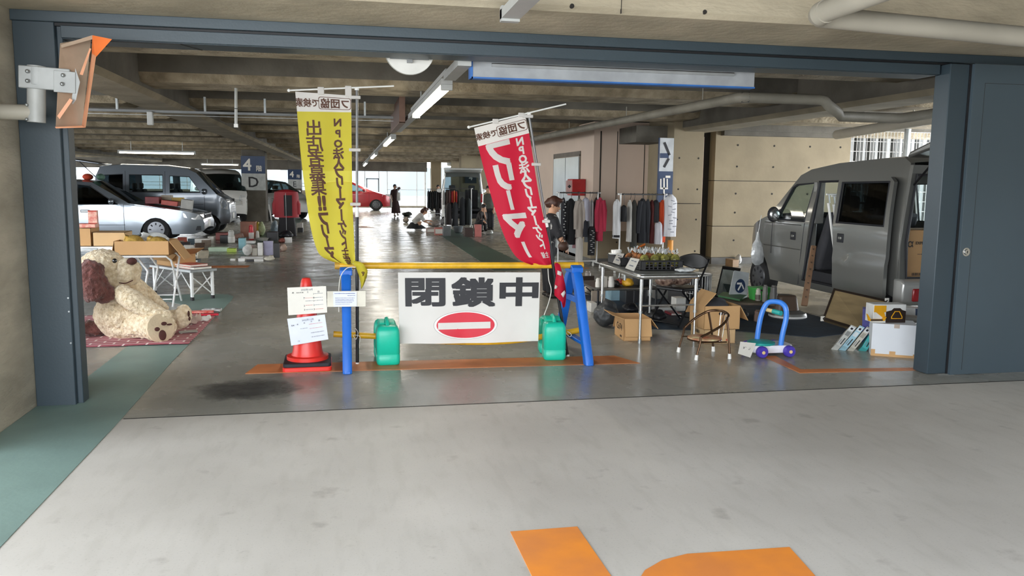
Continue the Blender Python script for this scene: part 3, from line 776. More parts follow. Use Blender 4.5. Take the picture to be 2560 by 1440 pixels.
f_.parent = [o for o in C.collection.objects if o.name == 'yellow_flag'][0]; f_.location = (-.06, -6.72, 0)
px_ = lambda v: v
ch = []
for c_, v in zip('フリーマー', (.205, .36, .51, .675, .845)): ch.append((c_, .37, v, 82 if c_ != 'ー' else 62, c_ == 'ー', .98))
for c_, v in zip('NPO法人フリーマーケット', (.14, .195, .248, .30, .352, .405, .46, .515, .57, .63, .69, .745, .80)): ch.append((c_, .80, v + .02, 28 if c_ in 'NPO' else 30, c_ == 'ー', 1.0))
ch.append(('主催', .80, .90, 26, False, .6))
flag('red_flag', 'leaning red flag with reversed white lettering and a white top band', (1.87, 6.77, 0),
     [(0, 1185, 320), (.13, 1196, 368), (.35, 1216, 445), (.58, 1240, 530), (.76, 1265, 600), (.9, 1293, 645), (1, 1328, 662)],
     [(0, 1312, 287), (.13, 1323, 335), (.5, 1347, 490), (.8, 1373, 605), (1, 1386, 662)], 6.75, RED_C, .125, (1322, 285), ((1172, 318), (1415, 260)), (.01, .31, .66), (.42, .93), ch, WHT_C, WHT_C, BRN_I)
b = MB(RED_C); b.loft([[tuple(AY(x, y, 6.70 + .025 * math.sin(i * 2.2 + k))) for i, (x, y) in enumerate(r_)] for k, r_ in enumerate((((1386, 660), (1392, 656), (1400, 662)), ((1390, 690), (1398, 690), (1408, 690)), ((1386, 715), (1398, 712), (1413, 712)), ((1386, 738), (1400, 735), (1415, 728)), ((1404, 755), (1408, 752), (1415, 745)), ((1408, 770), (1410, 768), (1413, 766))))], closed=False, cap=False)
b.use(WHT_C)
for q in (((1394, 676), (1404, 680), (1403, 690), (1393, 686)), ((1388, 712), (1394, 716), (1391, 722), (1386, 722)), ((1402, 735), (1411, 726), (1414, 732), (1408, 744))): b.poly([tuple(AY(x, y, 6.655)) for x, y in q])
f_ = b.build('flag_tail', None, solid=.003, smooth=60, norm=False)
f_.parent = [o for o in C.collection.objects if o.name == 'red_flag'][0]; f_.location = (-1.87, -6.77, 0)
b = MB(ROPE); b.tube(bez([tuple(AY(x, y, 6.74)) for x, y in ((1370, 672), (1372, 700), (1378, 725), (1372, 755), (1360, 788))], 6), .004, 6)
tag(b.build('tie_cord'), 'loose white cord dangling from the yellow pipe by the red flag', 'cord')
for nm, pts, lb in (('tie_cord', ((888, 820), (895, 832), (890, 848), (884, 838), (900, 842), (898, 862), (899, 872)), 'white cord knotted round the black pole of the yellow flag'), ('tie_cord', ((1418, 828), (1428, 836), (1424, 842), (1414, 832)), 'white cord knotted round the pole of the red flag')):
    b = MB(ROPE); b.tube(bez([tuple(AY(x, y, 6.70)) for x, y in pts], 5), .003, 6); tag(b.build(nm), lb, 'cord')
# ================================================================ vehicles
TYRE = mat('tyre_rubber', '1f1f20', .8); HUB = mat('wheel_cover', '66686c', .35, .7); CABIN = mat('dark_cabin_plastic', '24252a', .7)
SEAT = mat('dark_seat_fabric', '3a3a3e', .9); LAMP = mat('clear_lamp_lens', 'dfe3e6', .12, .3, coat=.8); TAIL = mat('red_lamp_lens', 'a3161c', .2, coat=.6)
AMB = mat('amber_lamp_lens', 'e08a2a', .2, coat=.5); PLATE = mat('number_plate', 'e8e8e2', .5)
GL_CLEAR = glass('clear_car_glass', 'c6d2d2', 0); GL_DARK = glass('dark_car_glass', '22292c', 0); GL_MID = glass('tinted_car_glass', '8a9799', 0)
def paint(n, c, metal=.55, r=.3): return mat(n, c, r, metal, var=.03, sc=.5, coat=.7)
def side_fn(spec, s):
    L, hw0, belt, roof, inn = spec['L'], spec['hw'], spec['belt'], spec['roof'], spec['inset']
    def w_(x, z):
        k = 0 if z < belt else ((z - belt) / (roof - belt))
        lo = max(0, (.45 - z)) * .12
        f = max(0, (x + spec.get('fn', .45))) / spec.get('fn', .45); r = max(0, (-L + .35 - x)) / .35
        return (hw0 - inn * k ** 1.25 - lo) * (1 - spec.get('ft', .16) * f ** 2.2 - .08 * r ** 2)
    return w_
def wheel(b_t, parent, x, y, r, s, wd=.16):
    b = MB(TYRE); prof = [(r * .62, -wd / 2), (r * .9, -wd / 2), (r, -wd * .3), (r, wd * .3), (r * .9, wd / 2), (r * .62, wd / 2)]
    T = M.Translation((x, y, r)) @ M.Rotation(PI / 2, 4, 'X')
    b.T = T; b.lathe(prof, n=28, cap=True); w_ = b.build('wheel', parent, smooth=40)
    h = MB(HUB); h.T = T; zz = -wd / 2 if s > 0 else wd / 2; q = -1 if s > 0 else 1
    h.lathe(sorted([(r * .64, zz), (r * .6, zz + q * .012), (r * .2, zz + q * .02), (.02, zz + q * .022)], key=lambda t: t[1]), n=24)
    h.use(CABIN)
    for i in range(8):
        a = i * PI / 4; h.box((r * .42 * math.cos(a), r * .42 * math.sin(a), zz + q * .017), (r * .16, r * .09, .006), (0, 0, a))
    h.build('hub_cap', w_)
def car(name, label, loc, rz, sp, cat='car', detail=()):
    t = thing(name, label, cat, loc, rz); P = sp['paint']; hw = side_fn(sp, 1); L = sp['L']
    zc = [.2 + .1 * i for i in range(18)]; xc = [-.15 * i for i in range(1, int(L / .15) + 1)]
    b = MB(P)
    for s in (1, -1):
        holes = sp['win'] if s == sp.get('near', -1) else sp.get('win_far', sp['win'])
        panel(b, sp['out'], holes, lambda x, z, d, s=s: (x, s * (hw(x, z) - d), z), .03, zc, xc)
    top = sp['top']
    def across(i0, i1, m, inset=0):
        b.use(m)
        secs = []
        pts = [(V((top[i][0], 0, top[i][1]))) for i in range(i0, i1 + 1)]
        fine = []
        for a, c in zip(pts, pts[1:]):
            k = max(1, int((c - a).length / .12))
            fine += [a.lerp(c, j / k) for j in range(k)]
        fine.append(pts[-1])
        for p in fine:
            h = hw(p.x, p.z); crown = sp.get('crown', .035)
            secs.append([(p.x, h * (q / 6 - 1), p.z + crown * (1 - (q / 6 - 1) ** 2)) for q in range(13)])
        b.loft(secs, cap=False, closed=False)
    glassy = {k: v for k, v in sp['glass']}
    for i in range(len(top) - 1):
        if i in glassy or i in sp.get('skip', ()): continue
        across(i, i + 1, P)
    b.build('body', t, smooth=50, weld=True)
    for i, nm in glassy.items():
        if nm is None: continue
        b = MB(GL_MID); across(i, i + 1, sp.get('wsg', GL_MID)); g_ = b.build(nm, t, smooth=50)
    for s in (1, -1):
        for k, q in enumerate(sp['win'] if s == sp.get('near', -1) else sp.get('win_far', sp['win'])):
            m = sp['wg'][min(k, len(sp['wg']) - 1)]
            if m is None: continue
            b = MB(m); cx = sum(p[0] for p in q) / len(q); cz = sum(p[1] for p in q) / len(q)
            b.poly([(cx + (x - cx) * 1.03, s * (hw(x, z) - .014), cz + (z - cz) * 1.03) for x, z in q]); w_ = b.build('side_window', t, smooth=0)
            b = MB(CABIN); n = len(q); b.tube([(x, s * (hw(x, z) - .004), z) for x, z in q], .014, 5, True); b.build('window_seal', w_)
    b = MB(CABIN); xs = [p[0] for p in sp['out']]; b.bx(-L + .25, -.3, -.55, .55, .22, .36); b.bx(-L + .1, -.15, -.6, .6, .30, .40); b.build('underbody', t, smooth=0)
    for x in sp.get('seats', ()):
        for y in (-.36, .36):
            b = MB(SEAT); b.prism([(x, .45), (x + .5, .45), (x + .5, .62), (x + .12, .62), (x - .08, 1.12 + sp.get('sh', 0)), (x - .2, 1.10 + sp.get('sh', 0))], 'y', y - .24, y + .24); b.box((x - .17, y, 1.2 + sp.get('sh', 0)), (.09, .24, .16)); b.build('seat', t, bevel=.03)
    for x in sp['wheels']:
        for s in (1, -1): wheel(b, t, x, s * (sp['hw'] - .10), sp['wr'], s)
    for s in (1, -1):
        mx, mz = sp['mirror']; h = hw(mx, mz)
        b = MB(P); b.ell((mx, s * (h + .10), mz + .05), (.06, .11, .075), 12, 8); b.use(CABIN); b.bx(mx - .03, mx + .03, min(s * (h - .02), s * (h + .05)), max(s * (h - .02), s * (h + .05)), mz - .03, mz + .02); b.build('door_mirror', t, smooth=60)
        for (x, z) in sp['handles']:
            h = hw(x, z); b = MB(P); b.box((x, s * (h + .012), z), (.17, .02, .03)); b.use(CABIN); b.box((x, s * (h + .002), z), (.2, .01, .055)); b.build('door_handle', t, bevel=.004)
        for x0, z0, x1, z1 in sp['seams']:
            b = MB(CABIN); k = 8; b.tube([(x0 + (x1 - x0) * i / k, s * (hw(x0 + (x1 - x0) * i / k, z0 + (z1 - z0) * i / k) + .0005), z0 + (z1 - z0) * i / k) for i in range(k + 1)], .005, 4); b.build('door_seam', t)
        for q, m, nm in sp['lamps']:
            b = MB(m)
            A = [b.v((x, s * (hw(x, z) + .004), z)) for x, z in q]
            x0 = max(p[0] for p in q); wrap = [(x - .0, s * (hw(x, z) * .62), z) for x, z in q]
            B = [b.v((sp['fx'](z) if abs(x - x0) > .01 or True else x, y, z)) for (x, y, z) in wrap] if nm == 'headlight' else [b.v((x, s * (hw(x, z) - .05), z)) for x, z in q]
            b.f(A); b.f(B[::-1]); n = len(A)
            for i in range(n): b.f([A[i], A[(i + 1) % n], B[(i + 1) % n], B[i]])
            b.build(nm, t, smooth=30)
    for f_ in detail: f_(t, hw)
    return t
def arch(xc, r, z0, n=8):
    """points of a wheel arch, front to back along the sill"""
    return [(xc + r * math.cos(PI * i / n), z0 + (r - .0) * math.sin(PI * i / n) * .98) for i in range(n + 1)]
# ---- silver saloon
SIL = paint('silver_car_paint', '8f979f', .75)
def sal_front(t, hw):
    b = MB(CABIN); b.bx(.0, .012, -.42, .42, .52, .66); b.build('grille', t); b = MB(CHROME)
    b.bx(.012, .02, -.43, .43, .65, .67); b.bx(.012, .02, -.43, .43, .51, .53); b.build('grille_trim', t)
    b = MB(CABIN); b.box((-.14, -.75, .34), (.2, .06, .10)); b.build('fog_lamp_recess', t)
    b = MB(PLATE); b.bx(.03, .04, -.17, .17, .36, .52); b.build('number_plate', t)
fxs = lambda z: .0
sal = dict(L=4.45, hw=.85, belt=.86, roof=1.44, inset=.20, paint=SIL, fn=.55, ft=.13,
    out=[(0.02, .28), (.04, .46), (0.0, .56), (-.06, .67), (-.35, .74), (-.9, .82), (-1.60, .92), (-2.42, 1.40), (-2.9, 1.435), (-3.3, 1.39), (-3.9, 1.0), (-4.35, .95), (-4.45, .6), (-4.4, .25)] + [(-3.95, .22)] + [(-3.62 - .33 * math.cos(PI * i / 10), .22 + .36 * math.sin(PI * i / 10)) for i in range(1, 10)] + [(-3.29, .2), (-1.40, .19)] + [(-1.03 - .35 * math.cos(PI * i / 10), .2 + .39 * math.sin(PI * i / 10)) for i in range(1, 10)] + [(-.68, .2), (-.2, .2)],
    top=[(.03, .30), (.04, .46), (0.0, .56), (-.06, .67), (-.35, .74), (-.9, .82), (-1.60, .92), (-2.42, 1.40), (-2.9, 1.435), (-3.3, 1.39), (-3.9, 1.0), (-4.35, .95), (-4.45, .6), (-4.4, .25)],
    glass=[(6, 'windshield'), (9, 'rear_window')], wg=[GL_DARK, GL_MID],
    win=[[(-1.84, .90), (-1.92, .94), (-2.46, 1.32), (-2.72, 1.345), (-2.72, .89)], [(-2.82, .89), (-2.82, 1.35), (-3.2, 1.33), (-3.6, 1.02), (-3.6, .92)]],
    seats=(-2.5, -3.3), wheels=(-1.03, -3.62), wr=.31, mirror=(-1.96, .92), handles=[(-2.55, .74), (-3.4, .76)], fx=fxs,
    seams=[(-1.72, .9, -1.72, .24), (-2.77, .88, -2.77, .24), (-.8, .80, -1.72, .9), (-1.70, .42, -2.7, .42)],
    lamps=[([(-.02, .55), (-.06, .66), (-.25, .71), (-.42, .70), (-.40, .60), (-.15, .54)], LAMP, 'headlight'), ([(-4.2, .9), (-4.42, .86), (-4.43, .68), (-4.22, .7)], TAIL, 'tail_light')])
car('silver_saloon', 'silver saloon car with books on its bonnet, nearest parked car on the left', (-3.40, 21.35, 0), 0, sal, detail=(sal_front,))
# ---- grey van behind it
GRY = paint('grey_van_paint', '737a82', .7)
def van_front(t, hw):
    b = MB(CHROME)
    for i in range(4): b.bx(.0, .03, -.5, .5, .62 + i * .055, .648 + i * .055)
    b.bx(.0, .028, -.52, -.5, .6, .84); b.bx(.0, .028, .5, .52, .6, .84); b.build('grille', t)
    b = MB(PLATE); b.bx(.02, .035, -.17, .17, .42, .58); b.build('number_plate', t)
def arch_pts(xc, r, zs): return [(xc - r * math.cos(PI * i / 10), zs + r * 1.05 * math.sin(PI * i / 10)) for i in range(1, 10)]
def kei(paint_, near, win, wg, L=3.4, roof=1.86, extra=None):
    top = [(.0, .30), (.03, .5), (.0, .86), (-.10, .98), (-.30, 1.10), (-.82, 1.68), (-1.05, 1.79), (-1.6, 1.86), (-2.8, 1.875), (-3.25, 1.82), (-3.37, 1.55), (-3.4, .9), (-3.38, .3)]
    k = (roof - .3) / (1.875 - .3)
    top = [(x, .3 + (z - .3) * k) for x, z in top]
    out = list(top) + [(-3.1, .26)] + arch_pts(-2.78, .32, .24) + [(-2.46, .24), (-.84, .24)] + arch_pts(-.52, .31, .24) + [(-.21, .26)]
    out = out[:len(top)] + [(-3.1, .26)] + [(x, z) for x, z in arch_pts(-2.78, .32, .24)] + [(-2.46, .24), (-.84, .24)] + [(x, z) for x, z in arch_pts(-.52, .31, .24)] + [(-.21, .26)]
    return dict(L=L, hw=.74, belt=1.05 * k + .3 * (1 - k), roof=roof, inset=.11, paint=paint_, fn=.3, ft=.12, out=out, top=top, glass=[(4, 'windshield')], wg=wg, win=win, near=near, seats=(-1.35, -2.3), sh=.1,
        wheels=(-.52, -2.78), wr=.27, mirror=(-.62, 1.12), handles=[(-1.55, .88), (-1.75, .88)], fx=lambda z: .01,
        seams=[(-.62, 1.05, -.62, .28), (-1.62, 1.7, -1.62, .26), (-2.62, 1.7, -2.62, .55), (-.65, .82, -3.3, .82)],
        lamps=[([(-.02, .68), (-.03, .88), (-.14, .96), (-.22, .9), (-.2, .72)], LAMP, 'headlight')])
W3 = [[(-.72, 1.14), (-1.0, 1.56), (-1.5, 1.58), (-1.5, 1.13)], [(-1.68, 1.14), (-1.68, 1.60), (-2.52, 1.60), (-2.52, 1.14)], [(-2.68, 1.16), (-2.68, 1.61), (-3.2, 1.58), (-3.22, 1.18)]]
lv = kei(GRY, -1, W3, [GL_CLEAR, GL_CLEAR, GL_DARK]); lv['skip'] = (9, 10)
def open_gate(t, hw):
    b = MB(lv['paint']); b.prism([(-3.28, 1.86), (-3.25, 1.90), (-4.05, 2.02), (-4.12, 1.97)], 'y', -.6, .6); b.build('tailgate', t, bevel=.02)
    b = MB(CABIN); b.cyl((-3.3, -.6, 1.45), (-3.75, -.6, 1.93), .012, n=6); b.build('gas_strut', t)
car('grey_van', 'grey boxy van with raised tailgate parked behind the silver saloon', (-3.2, 24.3, 0), 0, lv, 'van', (van_front, open_gate))
# ---- white kei truck facing the lane and a white car, both beside column D
WCAR = paint('white_car_paint', 'e4e5e4', .0, .35)
kt = kei(WCAR, 1, [[(-.72, 1.14), (-1.0, 1.56), (-1.4, 1.58), (-1.4, 1.13)]], [GL_MID]); kt['seats'] = (-1.2,); kt['L'] = 3.3
car('white_kei_van', 'white small van standing left of the column marked D', (-4.1, 29.8, 0), -1.25, kt, 'van', (van_front,))
hb = dict(L=4.2, hw=.86, belt=.9, roof=1.47, inset=.20, paint=WCAR, fn=.6, ft=.2,
    out=[(.0, .25), (.02, .5), (-.08, .68), (-.5, .84), (-1.0, .98), (-2.0, 1.42), (-2.6, 1.47), (-3.3, 1.40), (-4.0, 1.05), (-4.2, .85), (-4.15, .3)] + [(-3.85, .22)] + [(-3.5 - .34 * math.cos(PI * i / 10), .22 + .36 * math.sin(PI * i / 10)) for i in range(1, 10)] + [(-3.16, .2), (-1.2, .2)] + [(-.85 - .34 * math.cos(PI * i / 10), .22 + .36 * math.sin(PI * i / 10)) for i in range(1, 10)] + [(-.5, .2)],
    top=[(.0, .25), (.02, .5), (-.08, .68), (-.5, .84), (-1.0, .98), (-2.0, 1.42), (-2.6, 1.47), (-3.3, 1.40), (-4.0, 1.05), (-4.2, .85), (-4.15, .3)],
    glass=[(4, 'windshield'), (7, 'rear_window')], wg=[GL_MID], win=[[(-1.3, .98), (-2.05, 1.34), (-2.4, 1.38), (-2.4, .96)], [(-2.5, .96), (-2.5, 1.38), (-3.1, 1.34), (-3.6, 1.08), (-3.5, .98)]],
    seats=(-2.1, -3.0), wheels=(-.85, -3.5), wr=.31, mirror=(-1.45, 1.0), handles=[(-2.2, .84), (-3.1, .86)], fx=lambda z: .0,
    seams=[(-1.2, .95, -1.2, .24), (-2.45, .9, -2.45, .24)],
    lamps=[([(-.05, .58), (-.1, .68), (-.5, .82), (-.55, .74), (-.2, .58)], LAMP, 'headlight')])
car('white_car', 'white hatchback half hidden behind the column marked D', (-1.95, 32.5, 0), -1.0, hb, 'car')
rd = dict(hb); RDP = paint('red_car_paint', '9c1420', .2); rd['paint'] = RDP; rd['wg'] = [GL_CLEAR]
car('red_hatchback', 'red hatchback parked side-on at the far end of the lane', (2.28, 43.2, 0), 0, rd, 'car')
# ---- white van with open rear, far right
wv = kei(WCAR, 1, W3, [GL_CLEAR, GL_CLEAR, GL_CLEAR]); wv['skip'] = (9, 10, 11); wv['seats'] = (-1.35,)
q = G(1186, 570)
def open_gate2(t, hw):
    b = MB(WCAR); b.prism([(-3.25, 1.84), (-3.28, 1.90), (-4.0, 1.98), (-4.05, 1.92)], 'y', -.66, .66); b.build('tailgate', t, bevel=.03)
    b = MB(CABIN); b.bx(-3.35, -2.4, -.6, .6, .5, .56); b.build('load_floor', t)
    b = MB(TAIL)
    for s in (-1, 1): b.box((-3.38, s * .66, .95), (.04, .07, .3))
    b.build('tail_light', t)
car('white_van', 'white van with its tailgate raised towards the stalls at the far right', (4.05, 29.2, 0), PI / 2 - .12, wv, 'van', (open_gate2,))
[o for o in C.collection.objects if o.name == 'white_van'][0].location = (4.35, 31.8, 0)
# ================================================================ grey-beige van on the right, side door slid open
VP = paint('warm_grey_van_paint', '7b7b77', .55, .34)
vt = thing('open_van', 'warm grey van on the right with its side door slid back and rear open', 'van', (6.19, 8.7, 0), PI / 2)
oy = 8.7
lx = lambda Y: Y - oy
sp = dict(L=3.5, hw=.74, belt=1.06, roof=1.76, inset=.13, fn=.4, ft=.16)
Lf = 1.84
def hwv(x, z):
    k = max(0, (z - 1.0) / .76); f = max(0, x - (Lf - .5)) / .5; r = max(0, (-1.15 - x)) / .3
    return (.74 - .125 * k ** 1.3 - max(0, .45 - z) * .1) * (1 - .14 * f ** 2 - .03 * r ** 2)
topv = [(Lf - .02, .32), (Lf, .5), (Lf - .0, .78), (Lf - .10, .96), (1.22, 1.12), (.66, 1.63), (.45, 1.70), (-.1, 1.765), (-.9, 1.80), (-1.22, 1.80), (-1.33, 1.74)]
outv = topv + [(-1.38, 1.5), (-1.40, .9), (-1.38, .42), (-1.34, .38)] + [(-.98 - .30 * math.cos(PI * i / 10), .30 + .32 * math.sin(PI * i / 10)) for i in range(1, 10)] + [(-.66, .27), (1.15, .27)] + [(1.46 - .30 * math.cos(PI * i / 10), .28 + .33 * math.sin(PI * i / 10)) for i in range(1, 10)] + [(1.775, .30)]
fwin = [(1.04, 1.07), (.78, 1.48), (.70, 1.51), (.30, 1.535), (.37, 1.07)]
dopen = [(.20, 1.55), (.34, .36), (-.72, .36), (-.76, 1.57)]
rwin = [(-.84, 1.10), (-.82, 1.56), (-1.20, 1.56), (-1.23, 1.12)]
zc = [.3 + .08 * i for i in range(19)]; xc = [-1.7 + .12 * i for i in range(29)]
b = MB(VP)
panel(b, outv, [fwin, dopen, rwin], lambda x, z, d: (x, hwv(x, z) - d, z), .045, zc, xc)
panel(b, outv, [fwin, [(.22, 1.08), (.22, 1.54), (-.74, 1.55), (-.74, 1.08)], rwin], lambda x, z, d: (x, -(hwv(x, z) - d), z), .045, zc, xc)
def strip(b, pts):
    fine = []
    for a, c in zip(pts, pts[1:]):
        k = max(1, int(math.dist(a, c) / .1)); fine += [(a[0] + (c[0] - a[0]) * j / k, a[1] + (c[1] - a[1]) * j / k) for j in range(k)]
    fine.append(pts[-1])
    b.loft([[(x, hwv(x, z) * (q / 7 - 1), z + .035 * (1 - (q / 7 - 1) ** 2)) for q in range(15)] for x, z in fine], cap=False, closed=False)
strip(b, topv[:5]); strip(b, topv[5:])
b.build('body', vt, smooth=50, weld=True)
b = MB(GL_CLEAR); strip(b, topv[4:6]); b.build('windshield', vt, smooth=50)
def pane(q, s, m, nm, off=.02):
    b = MB(m); b.poly([(x, s * (hwv(x, z) - off), z) for x, z in q]); g_ = b.build(nm, vt, smooth=0)
    b = MB(CABIN); b.tube([(x, s * (hwv(x, z) - .002), z) for x, z in q], .013, 5, True); b.build('window_seal', g_); return g_
pane(fwin, 1, GL_CLEAR, 'side_window'); pane(fwin, -1, GL_CLEAR, 'side_window'); pane(rwin, 1, GL_DARK, 'side_window'); pane(rwin, -1, GL_CLEAR, 'side_window')
pane([(.22, 1.08), (.22, 1.54), (-.74, 1.55), (-.74, 1.08)], -1, GL_CLEAR, 'side_window')
b = MB(CABIN); b.tube([(x, hwv(x, z) + .001, z) for x, z in dopen], .02, 6, True); b.build('door_opening_seal', vt)
# slid-back side door, standing proud of the body
dd = [(-.44, .31), (-.42, .60), (-.36, 1.08), (-.30, 1.56), (-.34, 1.60), (-1.20, 1.60), (-1.27, 1.55), (-1.33, 1.05), (-1.33, .40), (-1.29, .31)]
dw = [(-.42, 1.10), (-.385, 1.54), (-1.20, 1.55), (-1.25, 1.10)]
b = MB(VP); panel(b, dd, [dw], lambda x, z, d: (x, hwv(max(-1.15, min(x, .5)), z) + .085 - d + (.012 if z < .70 else 0), z), .04, zc, xc); sdoor = b.build('sliding_door', vt, smooth=40)
b = MB(GL_DARK); b.poly([(x, hwv(x, z) + .065, z) for x, z in dw]); g_ = b.build('door_window', sdoor, smooth=0); g_['label'] = 'dark tinted window of the slid-back door'
b = MB(CABIN); b.tube([(x, hwv(x, z) + .085, z) for x, z in dw], .012, 5, True); b.build('window_seal', sdoor)
b = MB(VP); b.prism([(-.44, 1.10), (-.405, 1.50), (-.47, 1.50), (-.53, 1.10)], 'y', .70, .715); b.prism([(-1.14, 1.10), (-1.10, 1.50), (-1.20, 1.50), (-1.25, 1.10)], 'y', .70, .715); b.build('window_edge_strip', sdoor)
b = MB(WHITE); b.box((-.93, .735, 1.245), (.075, .004, .055), (0, .1, 0)); b.use(INK); b.box((-.93, .738, 1.25), (.05, .003, .012)); b.build('sticker', sdoor)
def handle(x, z, y, p, w_=.10, h_=.085):
    b = MB(CABIN); b.box((x, y, z), (w_ * 1.15, .02, h_ * 1.15)); b.use(VP); b.box((x - .005, y + .012, z), (w_ * .6, .012, h_ * .4)); b.build('door_handle', p, bevel=.012)
handle(-.53, .93, .825, sdoor)
handle(.60, .88, .74, vt)
b = MB(CABIN)
b.tube([(1.12, hwv(1.1, 1.05) + .001, 1.05), (1.13, hwv(1.13, .8) + .001, .8), (1.12, hwv(1.12, .62) + .001, .62)], .006, 4); b.build('door_seam', vt)
b = MB(CABIN); b.tube([(.36, hwv(.36, 1.05) + .001, 1.05), (.40, hwv(.4, .7) + .001, .7), (.45, hwv(.4, .32), .29)], .006, 4); b.build('door_seam', vt)
for z in (.72, 1.02):
    b = MB(VP); b.tube([(x, hwv(x, z) - .001, z) for x in [.42 + .1 * i for i in range(10)]], .007, 5); b.build('body_crease', vt)
b = MB(mat('door_jamb_metal', '8a8a86', .4, .4)); b.bx(.31, .36, .60, .70, .36, 1.05); b.bx(.24, .30, .56, .68, 1.05, 1.55); b.build('door_jamb', vt, bevel=.008)
b = MB(WHITE); b.bx(.305, .33, .70, .712, .88, 1.0); b.build('door_latch', vt)
# interior
b = MB(CABIN); b.bx(-1.36, 1.2, -.66, .66, .30, .48); b.bx(1.05, 1.45, -.66, .66, .5, 1.08); b.build('cabin_floor', vt, smooth=0)
for y in (-.34, .34):
    b = MB(SEAT); b.prism([(.25, .48), (.80, .48), (.80, .66), (.38, .66), (.14, 1.20), (.02, 1.18)], 'y', y - .25, y + .25); b.box((.06, y, 1.30), (.09, .24, .18)); b.build('seat', vt, bevel=.04)
b = MB(CABIN); b.tube([(.80 + .1 * math.sin(a) * .3, -.34 + .17 * math.cos(a), 1.12 + .17 * math.sin(a)) for a in [2 * PI * i / 20 for i in range(20)]], .013, 6, True); b.cyl((.8, -.34, 1.12), (1.1, -.34, 1.02), .02); b.build('steering_wheel', vt)
for s in (1, -1):
    b = MB(CABIN); b.ell((1.02, s * (.74 + .05), 1.13), (.05, .085, .10), 12, 8); b.use(CHROME); b.ell((.985, s * (.74 + .05), 1.13), (.02, .07, .08), 12, 8); b.build('door_mirror', vt, smooth=60)
for x in (1.46, -.98):
    for s in (1, -1): wheel(None, vt, x, s * .64, .27, s)
b = MB(LAMP); b.box((1.7, .5, .82), (.12, .26, .22)); b.box((1.7, -.5, .82), (.12, .26, .22)); b.build('headlight', vt, bevel=.03)
# rear: pillar frame, raised tailgate, bumper, lamp
b = MB(VP)
def rear_fn(y, z, d): return (-1.74 + d - .06 * (abs(y) / .74) ** 4 * -1 * -1 + (0.06 if z > 1.6 else 0), y, z)
ro = [(-.70, .42), (.70, .42), (.725, .9), (.70, 1.2), (.64, 1.72), (-.64, 1.72), (-.70, 1.2), (-.725, .9)]
panel(b, ro, [[(-.64, .58), (.64, .58), (.665, .95), (.60, 1.62), (-.60, 1.62), (-.665, .95)]], lambda y, z, d: (-1.41 + d, y, z), .05); b.build('rear_frame', vt, smooth=40)
b = MB(CABIN); b.tube([(-1.415, y, z) for y, z in [(-.64, .58), (.64, .58), (.665, .95), (.60, 1.62), (-.60, 1.62), (-.665, .95)]], .017, 6, True); b.build('rear_seal', vt)
b = MB(VP); b.prism([(-1.34, 1.79), (-1.38, 1.85), (-1.80, 1.98), (-2.40, 2.00), (-2.43, 1.95), (-1.90, 1.91)], 'y', -.68, .68); tg = b.build('tailgate', vt, bevel=.02)
b = MB(GL_DARK); b.bx(-2.3, -1.95, -.5, .5, 1.935, 1.94); b.build('rear_window', tg)
b = MB(POLE)
for s in (-1, 1): b.cyl((-1.38, s * .62, 1.5), (-1.85, s * .62, 1.9), .011, n=6)
b.build('gas_strut', vt)
b = MB(paint('silver_bumper', 'b4b4b0', .4)); b.prism([(-1.45, .30), (-1.51, .36), (-1.52, .54), (-1.47, .575), (-1.35, .575), (-1.35, .30)], 'y', -.74, .74); b.build('rear_bumper', vt, bevel=.02)
for s in (1, -1):
    b = MB(TAIL); b.box((-1.518, s * .52, .42), (.03, .22, .13)); b.use(OFFW); b.box((-1.519, s * .37, .42), (.03, .09, .12)); b.build('tail_light', vt, bevel=.01)
# ================================================================ left stall: plush dog, tables, boxes, goods on the floor
def soft(mb, name, parent=None, vox=.015, disp=0, dsc=.03, it=4):
    o = mb.build(name, parent, smooth=180)
    m = o.modifiers.new('union', 'REMESH'); m.mode = 'VOXEL'; m.voxel_size = vox; m.use_smooth_shade = True
    if it:
        s = o.modifiers.new('soften', 'SMOOTH'); s.iterations = it; s.factor = .5
    if disp:
        t = bpy.data.textures.new(name + '_curl', 'CLOUDS'); t.noise_scale = dsc; t.noise_depth = 2
        d = o.modifiers.new('curl', 'DISPLACE'); d.texture = t; d.strength = disp; d.texture_coords = 'LOCAL'
    return o
CARD = mat('brown_cardboard', 'c79d6b', .8, var=.06, sc=2.5, bump=.04, bsc=90); CARD_IN = mat('cardboard_inside', 'a87f52', .85, var=.06); CARD_L = mat('pale_cardboard', 'd6b384', .8, var=.05, sc=2)
PRINT_R = mat('red_box_print', 'c24a3a', .7); PRINT_B = mat('dark_box_print', '33302e', .7)
